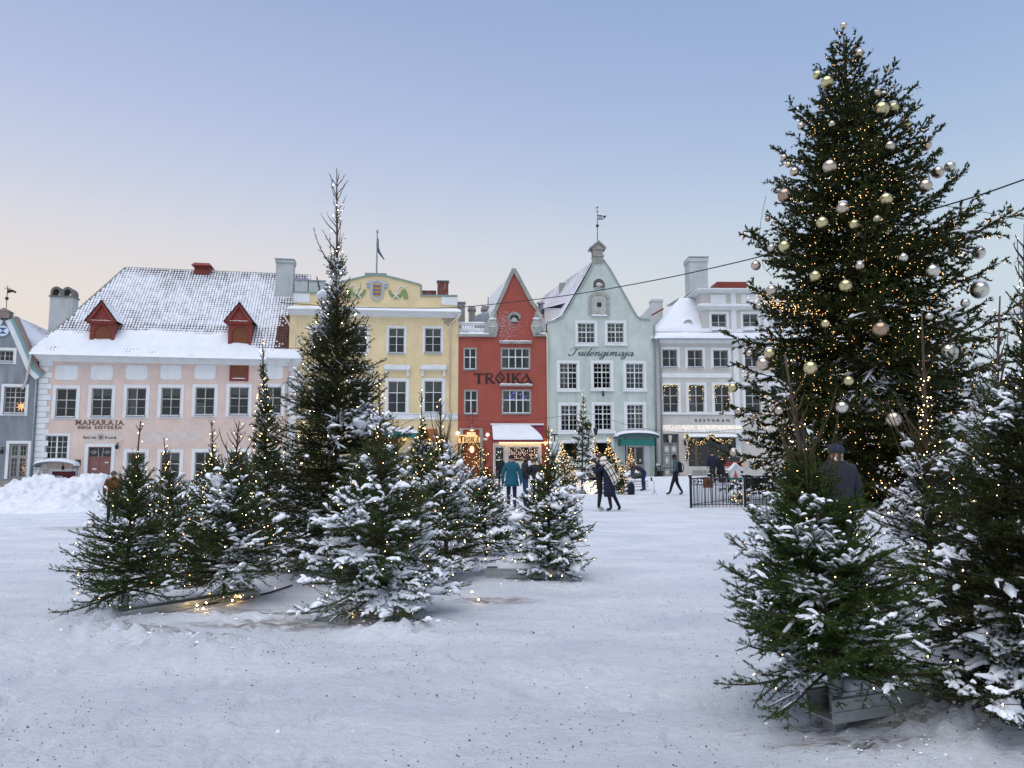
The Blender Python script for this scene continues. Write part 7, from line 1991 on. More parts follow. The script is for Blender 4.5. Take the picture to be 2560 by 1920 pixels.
# ---------------------------------------------------------------- the giant spruce
GP = on_ground(2150, 1262)
GTOP = at(2108, 62, GP.y)
def giant():
    H = (GTOP.z - GP.z) * .98; dx = GTOP.x - GP.x
    S = grow(H, 5.25, 777, whorls=40, per=9, sp2=.25, sp3=.21, k2=.36, lean=(dx, 0), base=.03, el0=-4, el1=50, profp=.86, pw=2.2, asym=.11, sag=12, up=44, droop=.28, belly=.92, tier=.2, qb=1.0)
    S.prof2 = S.prof
    nee = needles(S, 580000, .12, .046)
    sn = snowload(S, .07, .02, .075, .8, 9, 5200, 110, .2, side=lambda m: .30 * (1 - np.clip(m[:, 2] / H * 1.25, 0, 1)) + .04 * (m[:, 0] > 1.5))
    plant_tree(S, GP, 'giant Christmas spruce hung with golden baubles, towering over the fenced plot', nee, N_DARK, sn, None, 'giant_spruce', trunk_r=.30, sec=True, trunk_top=.03, tsegs=24, cat='Christmas tree')
    rng = S.rng; m = (S.LV >= 2)
    # bulbs cluster along the shoots
    NB = 7500; idx = rng.choice(np.where(m)[0], NB); t = rng.random((NB, 1)); P = S.P0[idx] * (1 - t) + S.P1[idx] * t; P[:, 2] -= rng.uniform(0, .1, NB)
    f = fbm(P, .45, 61, 2); P = P[f > rng.uniform(.15, .60, NB)]
    root = empty('string_lights', GP, 0, 'thousands of warm lights strewn over the giant spruce', 'string lights')
    fairy(root, P, rng.uniform(.008, .017, len(P)), M['ledfar'], 'bulbs')
    # brightly lit boughs
    pts = []
    for (z0, a0, L) in [(6.4, 3.5, 5.0), (5.2, 3.7, 5.3), (12.4, 4.0, 3.4), (13.6, 3.6, 2.7), (14.9, 4.3, 2.2), (7.5, 3.2, 4.2), (3.0, 3.9, 5.6)][:0] + [(6.6, 3.55, 4.7)]:
        for i in range(95):
            s = rng.uniform(.35, 1.0); pts.append([math.cos(a0) * L * s + rng.normal(0, .16) + dx * z0 / H, math.sin(a0) * L * s + rng.normal(0, .16), z0 + .5 * s + rng.normal(0, .11)])
    fairy(root, np.array(pts), .014, M['ledfar'], 'bright_bough_bulbs')
    return S
GS = giant()
# ---------------------------------------------------------------- people
def cloth(n, c, r=.85): return material(n, c, r, noise=.12, nscale=12, bump=.2, bscale=50)
SKIN = material('skin', (.50, .27, .19), .55, noise=.05)
J0 = dict(pelvis=(0, 0, .95), spine=(0, 0, 1.15), chest=(0, 0, 1.34), neck=(0, .0, 1.49), head=(0, .02, 1.60), crown=(0, .01, 1.69),
          shL=(-.18, 0, 1.41), elL=(-.25, -.02, 1.14), wrL=(-.25, .07, .90), haL=(-.25, .09, .83), shR=(.18, 0, 1.41), elR=(.25, -.02, 1.14), wrR=(.25, .07, .90), haR=(.25, .09, .83),
          hiL=(-.09, 0, .90), knL=(-.10, .02, .50), anL=(-.10, 0, .09), toL=(-.11, .15, .045), hiR=(.09, 0, .90), knR=(.10, .02, .50), anR=(.10, 0, .09), toR=(.11, .15, .045))
R0_ = dict(pelvis=(.155, .12), spine=(.145, .11), chest=(.17, .125), neck=(.062, .062), head=(.082, .10), crown=(.062, .08), sh=(.075, .075), el=(.056, .056), wr=(.042, .042), ha=(.034, .026),
           hi=(.095, .095), kn=(.068, .068), an=(.05, .05), to=(.042, .035))
E0 = [('pelvis', 'spine'), ('spine', 'chest'), ('chest', 'neck'), ('neck', 'head'), ('head', 'crown')] + \
     [e for s in 'LR' for e in (('chest', 'sh' + s), ('sh' + s, 'el' + s), ('el' + s, 'wr' + s), ('wr' + s, 'ha' + s), ('pelvis', 'hi' + s), ('hi' + s, 'kn' + s), ('kn' + s, 'an' + s), ('an' + s, 'to' + s))]
def person(loc, yaw, label, coat, legs, shoes, height=1.75, J=None, bulk=1.0, hat=None, hair=None, hem=None, hood=None, gloves=None, group=None, legbulk=1.0):
    root = empty('person', loc, yaw, label, 'person', group)
    k = height / 1.75; j = dict(J0); j.update(J or {})
    names = [n for n in j if n != 'face']; ix = {n: i for i, n in enumerate(names)}
    me = bpy.data.meshes.new('body'); me.from_pydata([Vector(j[n]) * k for n in names], [(ix[a], ix[b]) for a, b in E0], [])
    o = bpy.data.objects.new('body', me); col.objects.link(o)
    md = o.modifiers.new('s', 'SKIN'); md.use_smooth_shade = True
    for n in names:
        r = R0_.get(n) or R0_[n[:2]]; m = bulk if n in ('pelvis', 'spine', 'chest') or n[:2] in ('sh', 'el') else (legbulk if n[:2] in ('hi', 'kn') else 1.0)
        me.skin_vertices[0].data[ix[n]].radius = (r[0] * k * m, r[1] * k * m)
    me.skin_vertices[0].data[ix['pelvis']].use_root = True
    sb = o.modifiers.new('u', 'SUBSURF'); sb.levels = sb.render_levels = 2
    dg = bpy.context.evaluated_depsgraph_get(); ev = o.evaluated_get(dg); nm = bpy.data.meshes.new_from_object(ev)
    nm.name = 'body'; bpy.data.objects.remove(o); bpy.data.meshes.remove(me)
    regs = {}
    for a, b in E0:
        reg = 3 if b in ('head', 'crown') else (2 if b[:2] == 'to' else (1 if b[:2] in ('hi', 'kn', 'an') else (4 if b[:2] == 'ha' else 0)))
        regs[(a, b)] = reg
    nm.materials.clear()
    for m_ in (coat, legs, shoes, SKIN, gloves or SKIN): nm.materials.append(m_)
    segs = [(Vector(j[a]) * k, Vector(j[b]) * k, r) for (a, b), r in regs.items()]
    for p in nm.polygons:
        c = p.center; best = (9, 0)
        for a, b, r in segs:
            d = b - a; t = max(0, min(1, (c - a).dot(d) / d.length_squared)); q = (c - a - d * t).length
            if q < best[0]: best = (q, r)
        p.material_index = best[1]; p.use_smooth = True
    body = bpy.data.objects.new('body', nm); link(body, root)
    hd = Vector(j['head']) * k; nk = Vector(j['neck']) * k; cr = Vector(j['crown']) * k
    fw = Vector((0, 1, 0)); upv = (cr - nk).normalized(); sd = upv.cross(fw).normalized() * -1; fw = sd.cross(upv) * -1 if False else upv.cross(sd) * -1
    if 'face' in (J or {}): fw = Vector(J['face']).normalized(); sd = fw.cross(upv).normalized(); fw = upv.cross(sd)
    mat4 = Matrix.Translation(hd) @ Matrix((sd, fw, upv)).transposed().to_4x4()
    def part(mb, name, m, sm=True):
        q = mb.build(name, m, root, smooth_=sm); q.data.transform(mat4 @ Matrix.Scale(k, 4)); return q
    f = MB().add([(0, .125, -.015), (-.017, .09, -.03), (.017, .09, -.03), (0, .088, .035)], [(0, 1, 2), (0, 3, 1), (0, 2, 3)])
    part(f, 'nose', SKIN, False)
    for s in (-1, 1): part(MB().ball((s * .083, 0, 0), .03, 6, 5, (.35, .7, 1)), 'ear', SKIN)
    part(MB().box(-.045, -.02, .088, .094, .014, .022).box(.02, .045, .088, .094, .014, .022), 'eyes', material('eye_dark', (.02, .015, .012), .4), False)
    part(MB().box(-.022, .022, .088, .095, -.058, -.05), 'mouth', material('lips', (.32, .10, .08), .5), False)
    def cap(z0, r, top, y0=0.):
        prof = [(r, z0), (r * 1.03, z0 + .03), (r * .97, z0 + .07), (r * .72, top - .03), (r * .35, top - .005), (.004, top)]
        m = MB().lathe(prof, (0, y0, 0), 12); m.v = [(x * .92, y * 1.12, z) for x, y, z in m.v]; return m
    if hair is not None:
        h = MB().ball((0, -.018, .035), .106, 12, 9, (.93, 1.05, 1.06), .03); part(h, 'hair', hair)
    if hat is not None: part(cap(.028, .104, .155, -.004), 'hat', hat)
    if hood is not None:
        if hood == 'up': part(MB().ball((0, -.03, .02), .135, 12, 9, (.95, 1.0, 1.15), .03), 'hood', coat)
        else: part(MB().tube([(.10 * math.sin(a), -.045 - .06 * math.cos(a) + .03, -.115 - .03 * (a > 9)) for a in [i * .628 for i in range(11)]], .052, 8), 'hood', coat)
    else:
        part(MB().lathe([(.075, -.15), (.085, -.11), (.082, -.075)], (0, -.005, 0), 12), 'collar', coat)
    for s, side in (('L', -1), ('R', 1)):
        h0 = Vector(j['wr' + s]) * k; h1 = Vector(j['ha' + s]) * k; d = (h1 - h0).normalized(); u = d.cross(Vector((1, 0, 0))); u = u.normalized() if u.length > .1 else Vector((0, 1, 0)); w = d.cross(u)
        m = MB()
        for q in range(4):
            st = h1 + u * (.011 * (q - 1.5)) * 2; L = (.052, .06, .056, .044)[q]
            m.tube([st, st + d * L * .55, st + d * L * .9 + w * .018 * side], [.0095, .009, .007], 5)
        m.tube([h0 + d * .03 + u * .028, h0 + d * .055 + u * .045, h0 + d * .09 + u * .04], [.011, .010, .008], 5)
        m.build('hand', gloves or SKIN, root, smooth_=True)
    if hem is not None:      # skirt of a coat
        pv = Vector(j['pelvis']) * k; sp = Vector(j['spine']) * k; rx, ry, dz = hem[:3]; off = hem[3] if len(hem) > 3 else (0, 0)
        prof = [(.155 * bulk, sp.z - pv.z), (.165 * bulk, .0), (rx * .92, dz * .5), (rx, dz)]
        n = 16; V = []
        for i, (r, z) in enumerate(prof):
            t = i / 3
            for a in range(n):
                an = 2 * math.pi * a / n; w = 1 + .03 * math.sin(an * 5 + i)
                cx = sp.x + (pv.x - sp.x) * min(1, t * 3) + off[0] * max(0, t - .33); cy = sp.y + (pv.y - sp.y) * min(1, t * 3) + off[1] * max(0, t - .33)
                V.append((cx + r * w * math.cos(an), cy + r * w * (ry / rx) * math.sin(an), pv.z + z))
        Fq = [(i * n + a, i * n + (a + 1) % n, (i + 1) * n + (a + 1) % n, (i + 1) * n + a) for i in range(3) for a in range(n)] + [tuple(3 * n + a for a in range(n))]
        MB().add(V, Fq).build('coat_skirt', coat, root, smooth_=True)
    return root

def gpos(px, py): return on_ground(px, py)
BLK = cloth('black_cloth', (.010, .010, .013)); NAVY = cloth('navy_cloth', (.010, .013, .035)); TEALC = cloth('teal_cloth', (.004, .085, .125)); DK = cloth('dark_grey_cloth', (.022, .021, .028))
JEAN = cloth('blue_jeans', (.022, .065, .13)); JEAN2 = cloth('deep_blue_jeans', (.012, .026, .085)); GREYB = cloth('grey_blue_cloth', (.055, .095, .12)); PURP = cloth('purplish_grey_cloth', (.050, .042, .055))
SH = cloth('dark_shoe', (.012, .011, .011), .6); SHL = cloth('light_shoe', (.30, .29, .26), .7); BRN = cloth('brown_shoe', (.035, .028, .024), .7)
WH = cloth('white_knit', (.72, .70, .66)); HBRN = cloth('brown_hair', (.045, .022, .012), .6); GRYK = cloth('grey_knit', (.07, .075, .08)); ORG = cloth('rust_cloth', (.16, .045, .012))
BEIGEK = cloth('beige_knit', (.42, .33, .25))
person(gpos(1279, 1273), 0, 'person in a long teal coat and black beanie seen from behind', TEALC, NAVY, SH, 1.80, dict(elL=(-.29, -.03, 1.12), elR=(.29, -.03, 1.12), wrL=(-.29, .03, .86), wrR=(.30, .02, .86), haL=(-.29, .05, .79), haR=(.30, .03, .79)), bulk=1.28, hat=BLK, hood='down', hem=(.26, .20, -.22), gloves=BLK)
person(gpos(1313, 1270), rad(-80), 'bareheaded person in dark jacket and blue jeans, facing right', DK, JEAN, SH, 1.80, dict(elL=(-.24, -.05, 1.14), wrL=(-.20, .12, 1.0), haL=(-.17, .18, .97), elR=(.24, -.1, 1.14), wrR=(.2, .1, 1.0), haR=(.17, .16, .97)), bulk=1.2, hair=HBRN)
person(gpos(1341, 1252), rad(20), 'stooping person in black with a small brimmed cap, before the shop window', BLK, BLK, SH, 1.72, dict(chest=(0, .12, 1.28), neck=(0, .2, 1.40), head=(0, .27, 1.50), crown=(0, .28, 1.59), shL=(-.18, .12, 1.34), shR=(.18, .12, 1.34), elL=(-.27, .15, 1.1), elR=(.27, .15, 1.1), wrL=(-.2, .3, 1.0), wrR=(.2, .3, 1.0), haL=(-.15, .36, 1.02), haR=(.15, .36, 1.02)), bulk=1.45, hat=HBRN, hem=(.28, .22, -.3))
person(gpos(1252, 1215), rad(-20), 'small dark figure behind the person in the teal coat, by the shop door', BLK, BLK, SH, 1.70, bulk=1.2, hair=HBRN)
# the embracing couple
cp = gpos(1508, 1277)
person(cp + Vector((-.10, .12, 0)), rad(-100), 'tall person in black with light shoes, hugging the person in the white hat', BLK, BLK, SHL, 1.86,
       dict(shL=(-.19, .03, 1.41), elL=(-.28, .22, 1.28), wrL=(-.12, .42, 1.26), haL=(-.06, .46, 1.26), elR=(.27, .2, 1.22), wrR=(.14, .42, 1.16), haR=(.07, .45, 1.15), anL=(-.16, -.04, .09), toL=(-.16, .1, .045), anR=(.17, -.02, .09), toR=(.18, .14, .045)), bulk=1.2, hair=HBRN, hood='down')
person(cp + Vector((.20, -.16, 0)), rad(62), 'person in long black coat, white hat and checked scarf, leaning into the hug', NAVY, BLK, SH, 1.76,
       dict(pelvis=(0, .03, .95), spine=(0, .06, 1.15), chest=(0, .11, 1.34), neck=(0, .16, 1.48), head=(0, .19, 1.58), crown=(0, .20, 1.67), shL=(-.18, .11, 1.41), shR=(.18, .11, 1.41), elL=(-.27, .36, 1.24), elR=(.27, .36, 1.2), wrL=(-.16, .50, 1.3), haL=(-.1, .54, 1.34), wrR=(.15, .50, 1.2), haR=(.08, .54, 1.22),
            hiL=(-.09, .06, .90), hiR=(.09, .06, .90), knL=(-.12, -.02, .50), anL=(-.16, -.1, .09), toL=(-.18, .06, .045), knR=(.14, -.08, .5), anR=(.26, -.24, .09), toR=(.34, -.14, .045)), bulk=1.15, hat=WH, hem=(.22, .19, -.50, (0.02, -.04)), gloves=BLK)
def scarf():
    root = empty('checked_scarf', cp + Vector((.20, -.16, 0)), 0, 'cream scarf with black window-pane check, hanging down the back of the person in the white hat', 'scarf')
    root['label'] = 'cream scarf with black check down the back of the person in the white hat'
    A = [Vector(v) for v in [(-.20, -.06, 1.50), (-.14, -.13, 1.44), (-.03, -.17, 1.28), (.07, -.20, 1.08), (.15, -.22, .88)]]
    mb = MB(); n = 12
    W_ = Vector((.20, .02, .13)); P = catmull([a[:] for a in A], 3); V = []
    for p in P:
        for k in range(5):
            q = Vector(p) + W_ * (k / 4 - .35) + Vector((0, -.03 * math.sin(k / 4 * math.pi) - .03, 0)); V.append(q)
    m = len(P); Fq = [(i * 5 + k, i * 5 + k + 1, i * 5 + k + 6, i * 5 + k + 5) for i in range(m - 1) for k in range(4)]
    V2 = [v + Vector((.0, .035, 0)) for v in V]; b = len(V)
    mb.add(V + V2, Fq + [tuple(i + b for i in f) for f in Fq] + [(i * 5, (i + 1) * 5, (i + 1) * 5 + b, i * 5 + b) for i in range(m - 1)] + [(i * 5 + 4, (i + 1) * 5 + 4, (i + 1) * 5 + 4 + b, i * 5 + 4 + b) for i in range(m - 1)])
    s = mb.build('cloth', cloth('cream_wool', (.66, .60, .53)), root, smooth_=True)
    ck = MB()
    for k in (1, 3): ck.tube([Vector(V[i * 5 + k]) + Vector((0, -.006, 0)) for i in range(m)], .012, 4)
    for i in range(2, m, 3): ck.tube([Vector(V[i * 5 + k]) + Vector((0, -.008, 0)) for k in range(5)], .012, 4)
    ck.build('check_stripes', BLK, root)
    MB().tube([(-.16 + .11 * math.cos(a), .08 + .11 * math.sin(a), 1.52) for a in [i * .628 for i in range(11)]], .06, 8).build('neck_wrap', MATS['cream_wool'], root, smooth_=True)
scarf()
# bending person by the bench
bp = gpos(1609, 1228)
person(bp, rad(90), 'stooping person in grey jacket, blue trousers and light hat reaching over the snowy bench', PURP, JEAN2, SH, 1.78,
       dict(pelvis=(0, -.04, .93), spine=(0, .14, 1.08), chest=(0, .36, 1.17), neck=(0, .52, 1.20), head=(0, .62, 1.22), crown=(0, .69, 1.26), face=(0, .6, -.8), shL=(-.18, .42, 1.15), shR=(.18, .42, 1.15), elL=(-.22, .52, .90), elR=(.22, .50, .90), wrL=(-.16, .70, .72), haL=(-.12, .76, .68), wrR=(.16, .70, .72), haR=(.12, .76, .68),
            hiL=(-.09, -.04, .88), hiR=(.09, -.04, .88)), bulk=1.3, legbulk=1.15, hat=BEIGEK, hair=HBRN)
wp = gpos(1690, 1238)
person(wp, rad(78), 'walking person in grey-blue jacket and black trousers carrying a backpack', GREYB, BLK, BRN, 1.80,
       dict(knL=(-.1, .14, .50), anL=(-.1, .26, .10), toL=(-.11, .41, .055), knR=(.1, -.06, .50), anR=(.1, -.28, .10), toR=(.11, -.13, .045), elL=(-.27, .0, 1.13), wrL=(-.27, .16, .92), haL=(-.26, .21, .86), elR=(.27, -.1, 1.13), wrR=(.27, -.04, .88), haR=(.27, -.02, .81)), bulk=1.25, legbulk=1.1, hair=BLK, hood='down')
def backpack(loc, yaw, label, mat, s=1.0, tilt=0.):
    root = empty('backpack', loc, yaw, label, 'backpack'); root.rotation_euler = (tilt, 0, yaw)
    MB().lathe([(.02, 0), (.145, .01), (.155, .12), (.155, .30), (.13, .42), (.07, .49), (.01, .51)], (0, 0, 0), 14).build('bag', mat, root, smooth_=True).scale = (s, s * .72, s)
    MB().lathe([(.02, 0), (.10, .01), (.105, .15), (.06, .22), (.01, .23)], (0, -.09, .05), 12).build('front_pocket', mat, root, smooth_=True).scale = (s, s * .7, s)
    for x in (-.08, .08): MB().tube([(x, .09, .44 * s), (x * 1.3, .17, .3 * s), (x * 1.4, .16, .12 * s), (x, .1, .03 * s)], .016, 5).build('strap', BLK, root)
    MB().tube([(-.03, 0, .5 * s), (-.03, 0, .56 * s), (.03, 0, .56 * s), (.03, 0, .5 * s)], .01, 5).build('handle', BLK, root)
b = backpack(wp + Vector((.20, .04, .98)), rad(-100), 'black backpack on the back of the walking person', BLK, .95)
backpack(gpos(1578, 1237), rad(25), 'dark blue backpack standing upright in the snow beside the bench', NAVY, 1.12)
person(gpos(1782, 1208), rad(10), 'person in navy jacket standing at the restaurant window', NAVY, NAVY, SH, 1.84, bulk=1.4, hat=BLK, hood='down')
person(gpos(1803, 1207), rad(-30), 'person in a long black coat next to the navy jacket, holding a sheet of paper', BLK, BLK, SH, 1.72, dict(elR=(.27, .06, 1.15), wrR=(.2, .3, 1.22), haR=(.18, .36, 1.26)), bulk=1.3, hair=HBRN, hem=(.28, .22, -.45))
pb = at(2098, 1250, 10.6); pb.z = ground_z(pb.x, pb.y)
person(pb, rad(8), 'person in padded navy jacket and blue beanie behind the nearest spruce', cloth('slate_cloth', (.020, .022, .034)), NAVY, SH, 1.88, bulk=1.35, hat=cloth('blue_knit', (.012, .028, .075)), hood='down')
pc = at(281, 1250, 20.5); pc.z = ground_z(pc.x, pc.y)
person(pc, rad(-150), 'person in grey beanie and rust jacket half hidden behind the leftmost spruce', ORG, BLK, SH, 1.36, bulk=1.3, hat=GRYK)
# ---------------------------------------------------------------- baubles on the giant spruce
def gold(n, c, r=.27): 
    m = material(n, c, r, metal=1.0, noise=.18, nscale=5); return m
BM = {'champagne': gold('champagne_bauble', (.54, .45, .36)), 'gold': gold('gold_bauble', (.56, .49, .27)), 'silver': gold('silver_bauble', (.58, .55, .47)), 'bronze': gold('bronze_bauble', (.38, .27, .19))}
C_, G_, S_, B_ = 'champagne', 'gold', 'silver', 'bronze'
ZA = [(910, 180, 24, S_), (1018, 372, 32, C_), (1205, 485, 18, C_), (730, 520, 30, G_), (797, 570, 42, G_), (1140, 645, 28, C_), (1190, 652, 24, C_), (1172, 755, 48, G_), (1252, 745, 38, G_, 1), (830, 858, 22, C_), (615, 873, 24, C_),
      (1345, 870, 35, G_), (1230, 1010, 33, C_), (1477, 1005, 38, C_), (815, 1152, 46, C_), (1645, 1155, 37, S_), (1560, 1192, 40, C_), (1475, 1285, 43, C_), (502, 1350, 46, B_), (1202, 1377, 42, G_), (905, 1440, 42, C_, 1), (763, 1540, 40, G_), (985, 1552, 34, G_),
      (1140, 1515, 26, C_), (1380, 1597, 23, C_), (1675, 1572, 28, C_), (1748, 1480, 42, S_, 1), (385, 1515, 18, B_), (497, 1090, 22, C_), (527, 1140, 20, G_), (570, 1188, 30, C_)]
ZB = [(500, 155, 38, G_), (410, 165, 25, S_), (303, 287, 32, C_), (412, 460, 35, C_, 1), (715, 360, 36, G_), (925, 427, 42, G_), (1322, 232, 30, S_), (1525, 325, 45, S_), (1843, 200, 43, S_, 1), (1850, 455, 58, S_, 1), (1752, 547, 30, S_, 1), (1165, 728, 52, B_), (398, 895, 36, G_, 1), (355, 968, 45, C_, 1), (682, 995, 46, G_),
      (145, 1130, 32, G_, 1), (260, 895, 22, C_), (1640, 882, 55, S_), (1738, 873, 30, C_), (900, 1267, 40, S_), (1255, 1350, 50, C_), (945, 1085, 33, G_), (185, 1293, 22, C_), (465, 1290, 28, C_), (420, 1265, 20, C_), (290, 1330, 18, B_), (785, 690, 28, G_), (325, 568, 20, C_), (1500, 640, 25, S_), (1022, 290, 28, C_, 1), (150, 1580, 25, C_, 1)]
_bm = MB().ball((0, 0, 0), 1, 20, 12).mesh('bauble', True)
def bauble_all():
    L = []
    for src, oy in ((ZA, 0), (ZB, 560)):
        for q in src: L.append((1780 + q[0] * .3616, oy + q[1] * .3616, q[2] * .3616, q[3], len(q) > 4))
    meshes = {}
    for k, m in BM.items(): me = _bm.copy(); me.materials.append(m); meshes[k] = me
    capm = MB().lathe([(.16, .96), (.16, 1.12), (.05, 1.14)], (0, 0, 0), 8).tube([(0, 0, 1.12), (.05, 0, 1.22), (0, 0, 1.3), (-.05, 0, 1.22), (0, 0, 1.12)], .02, 4).mesh('cap'); capm.materials.append(M['zinc'])
    snm = bmesh.new(); bmesh.ops.create_icosphere(snm, subdivisions=2, radius=1); 
    for v in snm.verts: v.co.z = v.co.z * .35 + .86 if v.co.z > 0 else .86 - (v.co.x ** 2 + v.co.y ** 2) * .14 + v.co.z * .05; v.co.x *= .72; v.co.y *= .72
    sm = bpy.data.meshes.new('snow_cap'); snm.to_mesh(sm); snm.free(); sm.materials.append(M['roof_snow']); sm.polygons.foreach_set('use_smooth', [True] * len(sm.polygons))
    zones = {}
    for (px, py, pr, kind, sn) in L:
        cx = 2108 + (py - 62) / 1200 * 45
        half = 20 + (py - 60) * .33 if py < 1100 else 360
        side = 'left outline' if px < cx - half * .72 else ('right outline' if px > cx + half * .72 else ('left half' if px < cx - 15 else ('right half' if px > cx + 15 else 'middle')))
        band = ['at the very top', 'in the top fifth', 'in the upper part', 'just above mid-height', 'just below mid-height', 'in the lower part', 'near the bottom'][min(6, int((py - 60) / 175) + (1 if py > 110 else 0)) if py > 110 else 0]
        size = 'large' if pr > 14.5 else ('small' if pr < 9.5 else 'mid-sized')
        zones.setdefault((size, kind, side, band), []).append((px, py, pr, kind, sn))
    ordn = ['upper', 'lower'], ['uppermost', 'middle', 'lowest'], ['uppermost', 'second', 'third', 'lowest']
    for (size, kind, side, band), items in zones.items():
        items.sort(key=lambda q: q[1])
        for n, (px, py, pr, kind, sn) in enumerate(items):
            col_ = {'gold': 'gold', 'champagne': 'champagne', 'silver': 'silvery', 'bronze': 'dull bronze'}[kind]
            pre = '' if len(items) == 1 else ordn[min(2, len(items) - 2)][min(n, 3)] + ' '
            lab = f'{pre}{size} {col_} bauble {band} of the giant spruce, {side}' if side != 'middle' else f'{pre}{size} {col_} bauble {band} of the giant spruce, by the trunk'
            # real position: on the crown's front surface
            y = GP.y
            for _ in range(4):
                p = at(px, py, y); q = max(0.02, min(.98, (p.z - GP.z) / GS.H)); ax = GP.x + GS.trunk(q * GS.H)[0]
                R = GS.R * GS.prof(q); dxx = min(abs(p.x - ax), R * .98); y = GP.y - math.sqrt(max(.05, R * R - dxx * dxx)) * .88
            p = at(px, py, y); r = pr / F * y * 1.08
            o = bpy.data.objects.new('bauble', meshes[kind]); link(o); o.location = p; o.scale = (r, r, r); o.rotation_euler = (random.uniform(-.1, .1), random.uniform(-.1, .1), random.uniform(0, 6))
            tag(o, lab, 'bauble', 'baubles on the giant spruce')
            c = bpy.data.objects.new('cap', capm); link(c, o)
            if sn: s = bpy.data.objects.new('snow_cap', sm); link(s, o)
bauble_all()

# ---------------------------------------------------------------- iron fence round the giant spruce
M['iron'] = material('fence_iron', (.014, .015, .02), .4)
def iron_fence():
    A, B, Cc = on_ground(1727, 1269), on_ground(1866, 1268), on_ground(1819, 1256)
    d = (B - A); d.z = 0; d.normalize(); back = (Cc - A); Lb = back.length; back.normalize()
    runs = [(A, A + d * 13.2), (A, Cc), (Cc, Cc + d * 9)]
    root = empty('iron_fence', A, 0, 'black iron railing round the foot of the giant spruce', 'fence')
    barm = MB().tube([(0, 0, 0), (0, 0, .92)], .011, 6).mesh('bar'); barm.materials.append(M['iron'])
    postm = MB().box(-.045, .045, -.045, .045, -.05, 1.06).box(-.055, .055, -.055, .055, 1.06, 1.10).mesh('post'); postm.materials.append(M['iron'])
    nb = 0
    for (P, Q) in runs:
        v = Q - P; L = v.length; u = v / L; ang = math.atan2(u.y, u.x)
        npan = max(1, round(L / 1.95))
        for k in range(npan + 1):
            if k == 0 and P is not A or (k == 0 and Q is Cc): continue
            p = P + u * (L * k / npan); o = bpy.data.objects.new('post', postm); link(o, root); o.location = p - A; o.rotation_euler = (0, 0, ang)
            sn = MB().box(-.05, -.045, -.04, .04, .0, 1.0).ball((0, 0, 1.11), .055, 6, 4, (1, 1, .4)).build('snow_strip', M['snow'], root); sn.location = o.location; sn.rotation_euler = o.rotation_euler
        m = MB()
        for z, t in ((.98, .02), (.76, .012), (.10, .014)):
            m.tube([P - A + Vector((0, 0, z)), Q - A + Vector((0, 0, z))], t, 6)
        m.build('rail', M['iron'], root)
        n = int(L / .125)
        for i in range(1, n):
            if nb >= 290: break
            p = P + u * (L * i / n); o = bpy.data.objects.new('bar', barm); link(o, root); o.location = p - A; o.scale = (1, 1, 1.06 if i % 2 else .83); nb += 1
        # scrollwork band between the upper rails
        m = MB()
        for k in range(npan * 4):
            c = P - A + u * (L * (k + .5) / (npan * 4)) + Vector((0, 0, .87))
            m.tube([c + u * (.07 * math.cos(a)) + Vector((0, 0, .07 * math.sin(a))) for a in [i * .785 for i in range(9)]], .012, 5)
            m.tube([c - u * .16, c - u * .07], .012, 4); m.tube([c + u * .07, c + u * .16], .012, 4)
        m.build('scrollwork', M['iron'], root)
    s = MB().box(.45, .75, .06, .10, .62, 1.0)
    p = A + d * .48 + Vector((0, .12, .66))
    o = tag(MB().box(0, .34, 0, .03, 0, .32).box(.02, .32, -.01, -.001, .03, .09).box(.02, .32, -.01, -.001, .12, .18).box(.02, .32, -.01, -.001, .21, .27).build('board_sign', M['brownwood']), 'brown wooden board fixed behind the near corner of the iron railing', 'sign'); o.location = p
    # little painted birdhouse figure hung in the boughs
    b = at(1838, 1180, 26.8); r = empty('birdhouse', b, 0, 'small white birdhouse with a red door hanging over the iron railing', 'birdhouse')
    MB().poly([(-.16, -.2), (.16, -.2), (.16, .1), (0, .28), (-.16, .1)], -.1, .1).build('house', M['white'], r)
    MB().poly([(-.10, -.2), (.06, -.2), (-.02, .08)], -.11, -.101).build('door', material('pink_red', (.5, .12, .1), .6), r)
    MB().box(-.2, .2, -.12, .12, -.27, -.2).build('floor', material('mint', (.05, .3, .2), .6), r)
    m = MB(); ribbon(m, [(-.22, .05), (0, .3), (.22, .05)], .05, -.14, .14); m.build('roof', M['snow'], r, fix=False)
    # boxes of greenery lit from within, at the foot of the railing
    q = on_ground(1850, 1262); bush = empty('snowy_bush', q, 0, 'small snow-covered lit bush inside the iron railing', 'bush')
    S = grow(.55, .45, 55, whorls=7, per=6, sp2=.07, sp3=.07, pw=2.5); S2 = S
    np_mesh('needles', [needles(S, 7000, .05, .012)], N_GREEN, bush, kind='stuff'); np_mesh('snow_load', snowload(S, .7, .02, .05, 2, 3, 500, 30, .14), M['snowload'], bush, smooth_=True, kind='stuff')
    fairy(bush, [(random.gauss(0, .25), -.3 + random.gauss(0, .1), random.uniform(.05, .5)) for _ in range(14)], .02, M['ledfar'])
iron_fence()

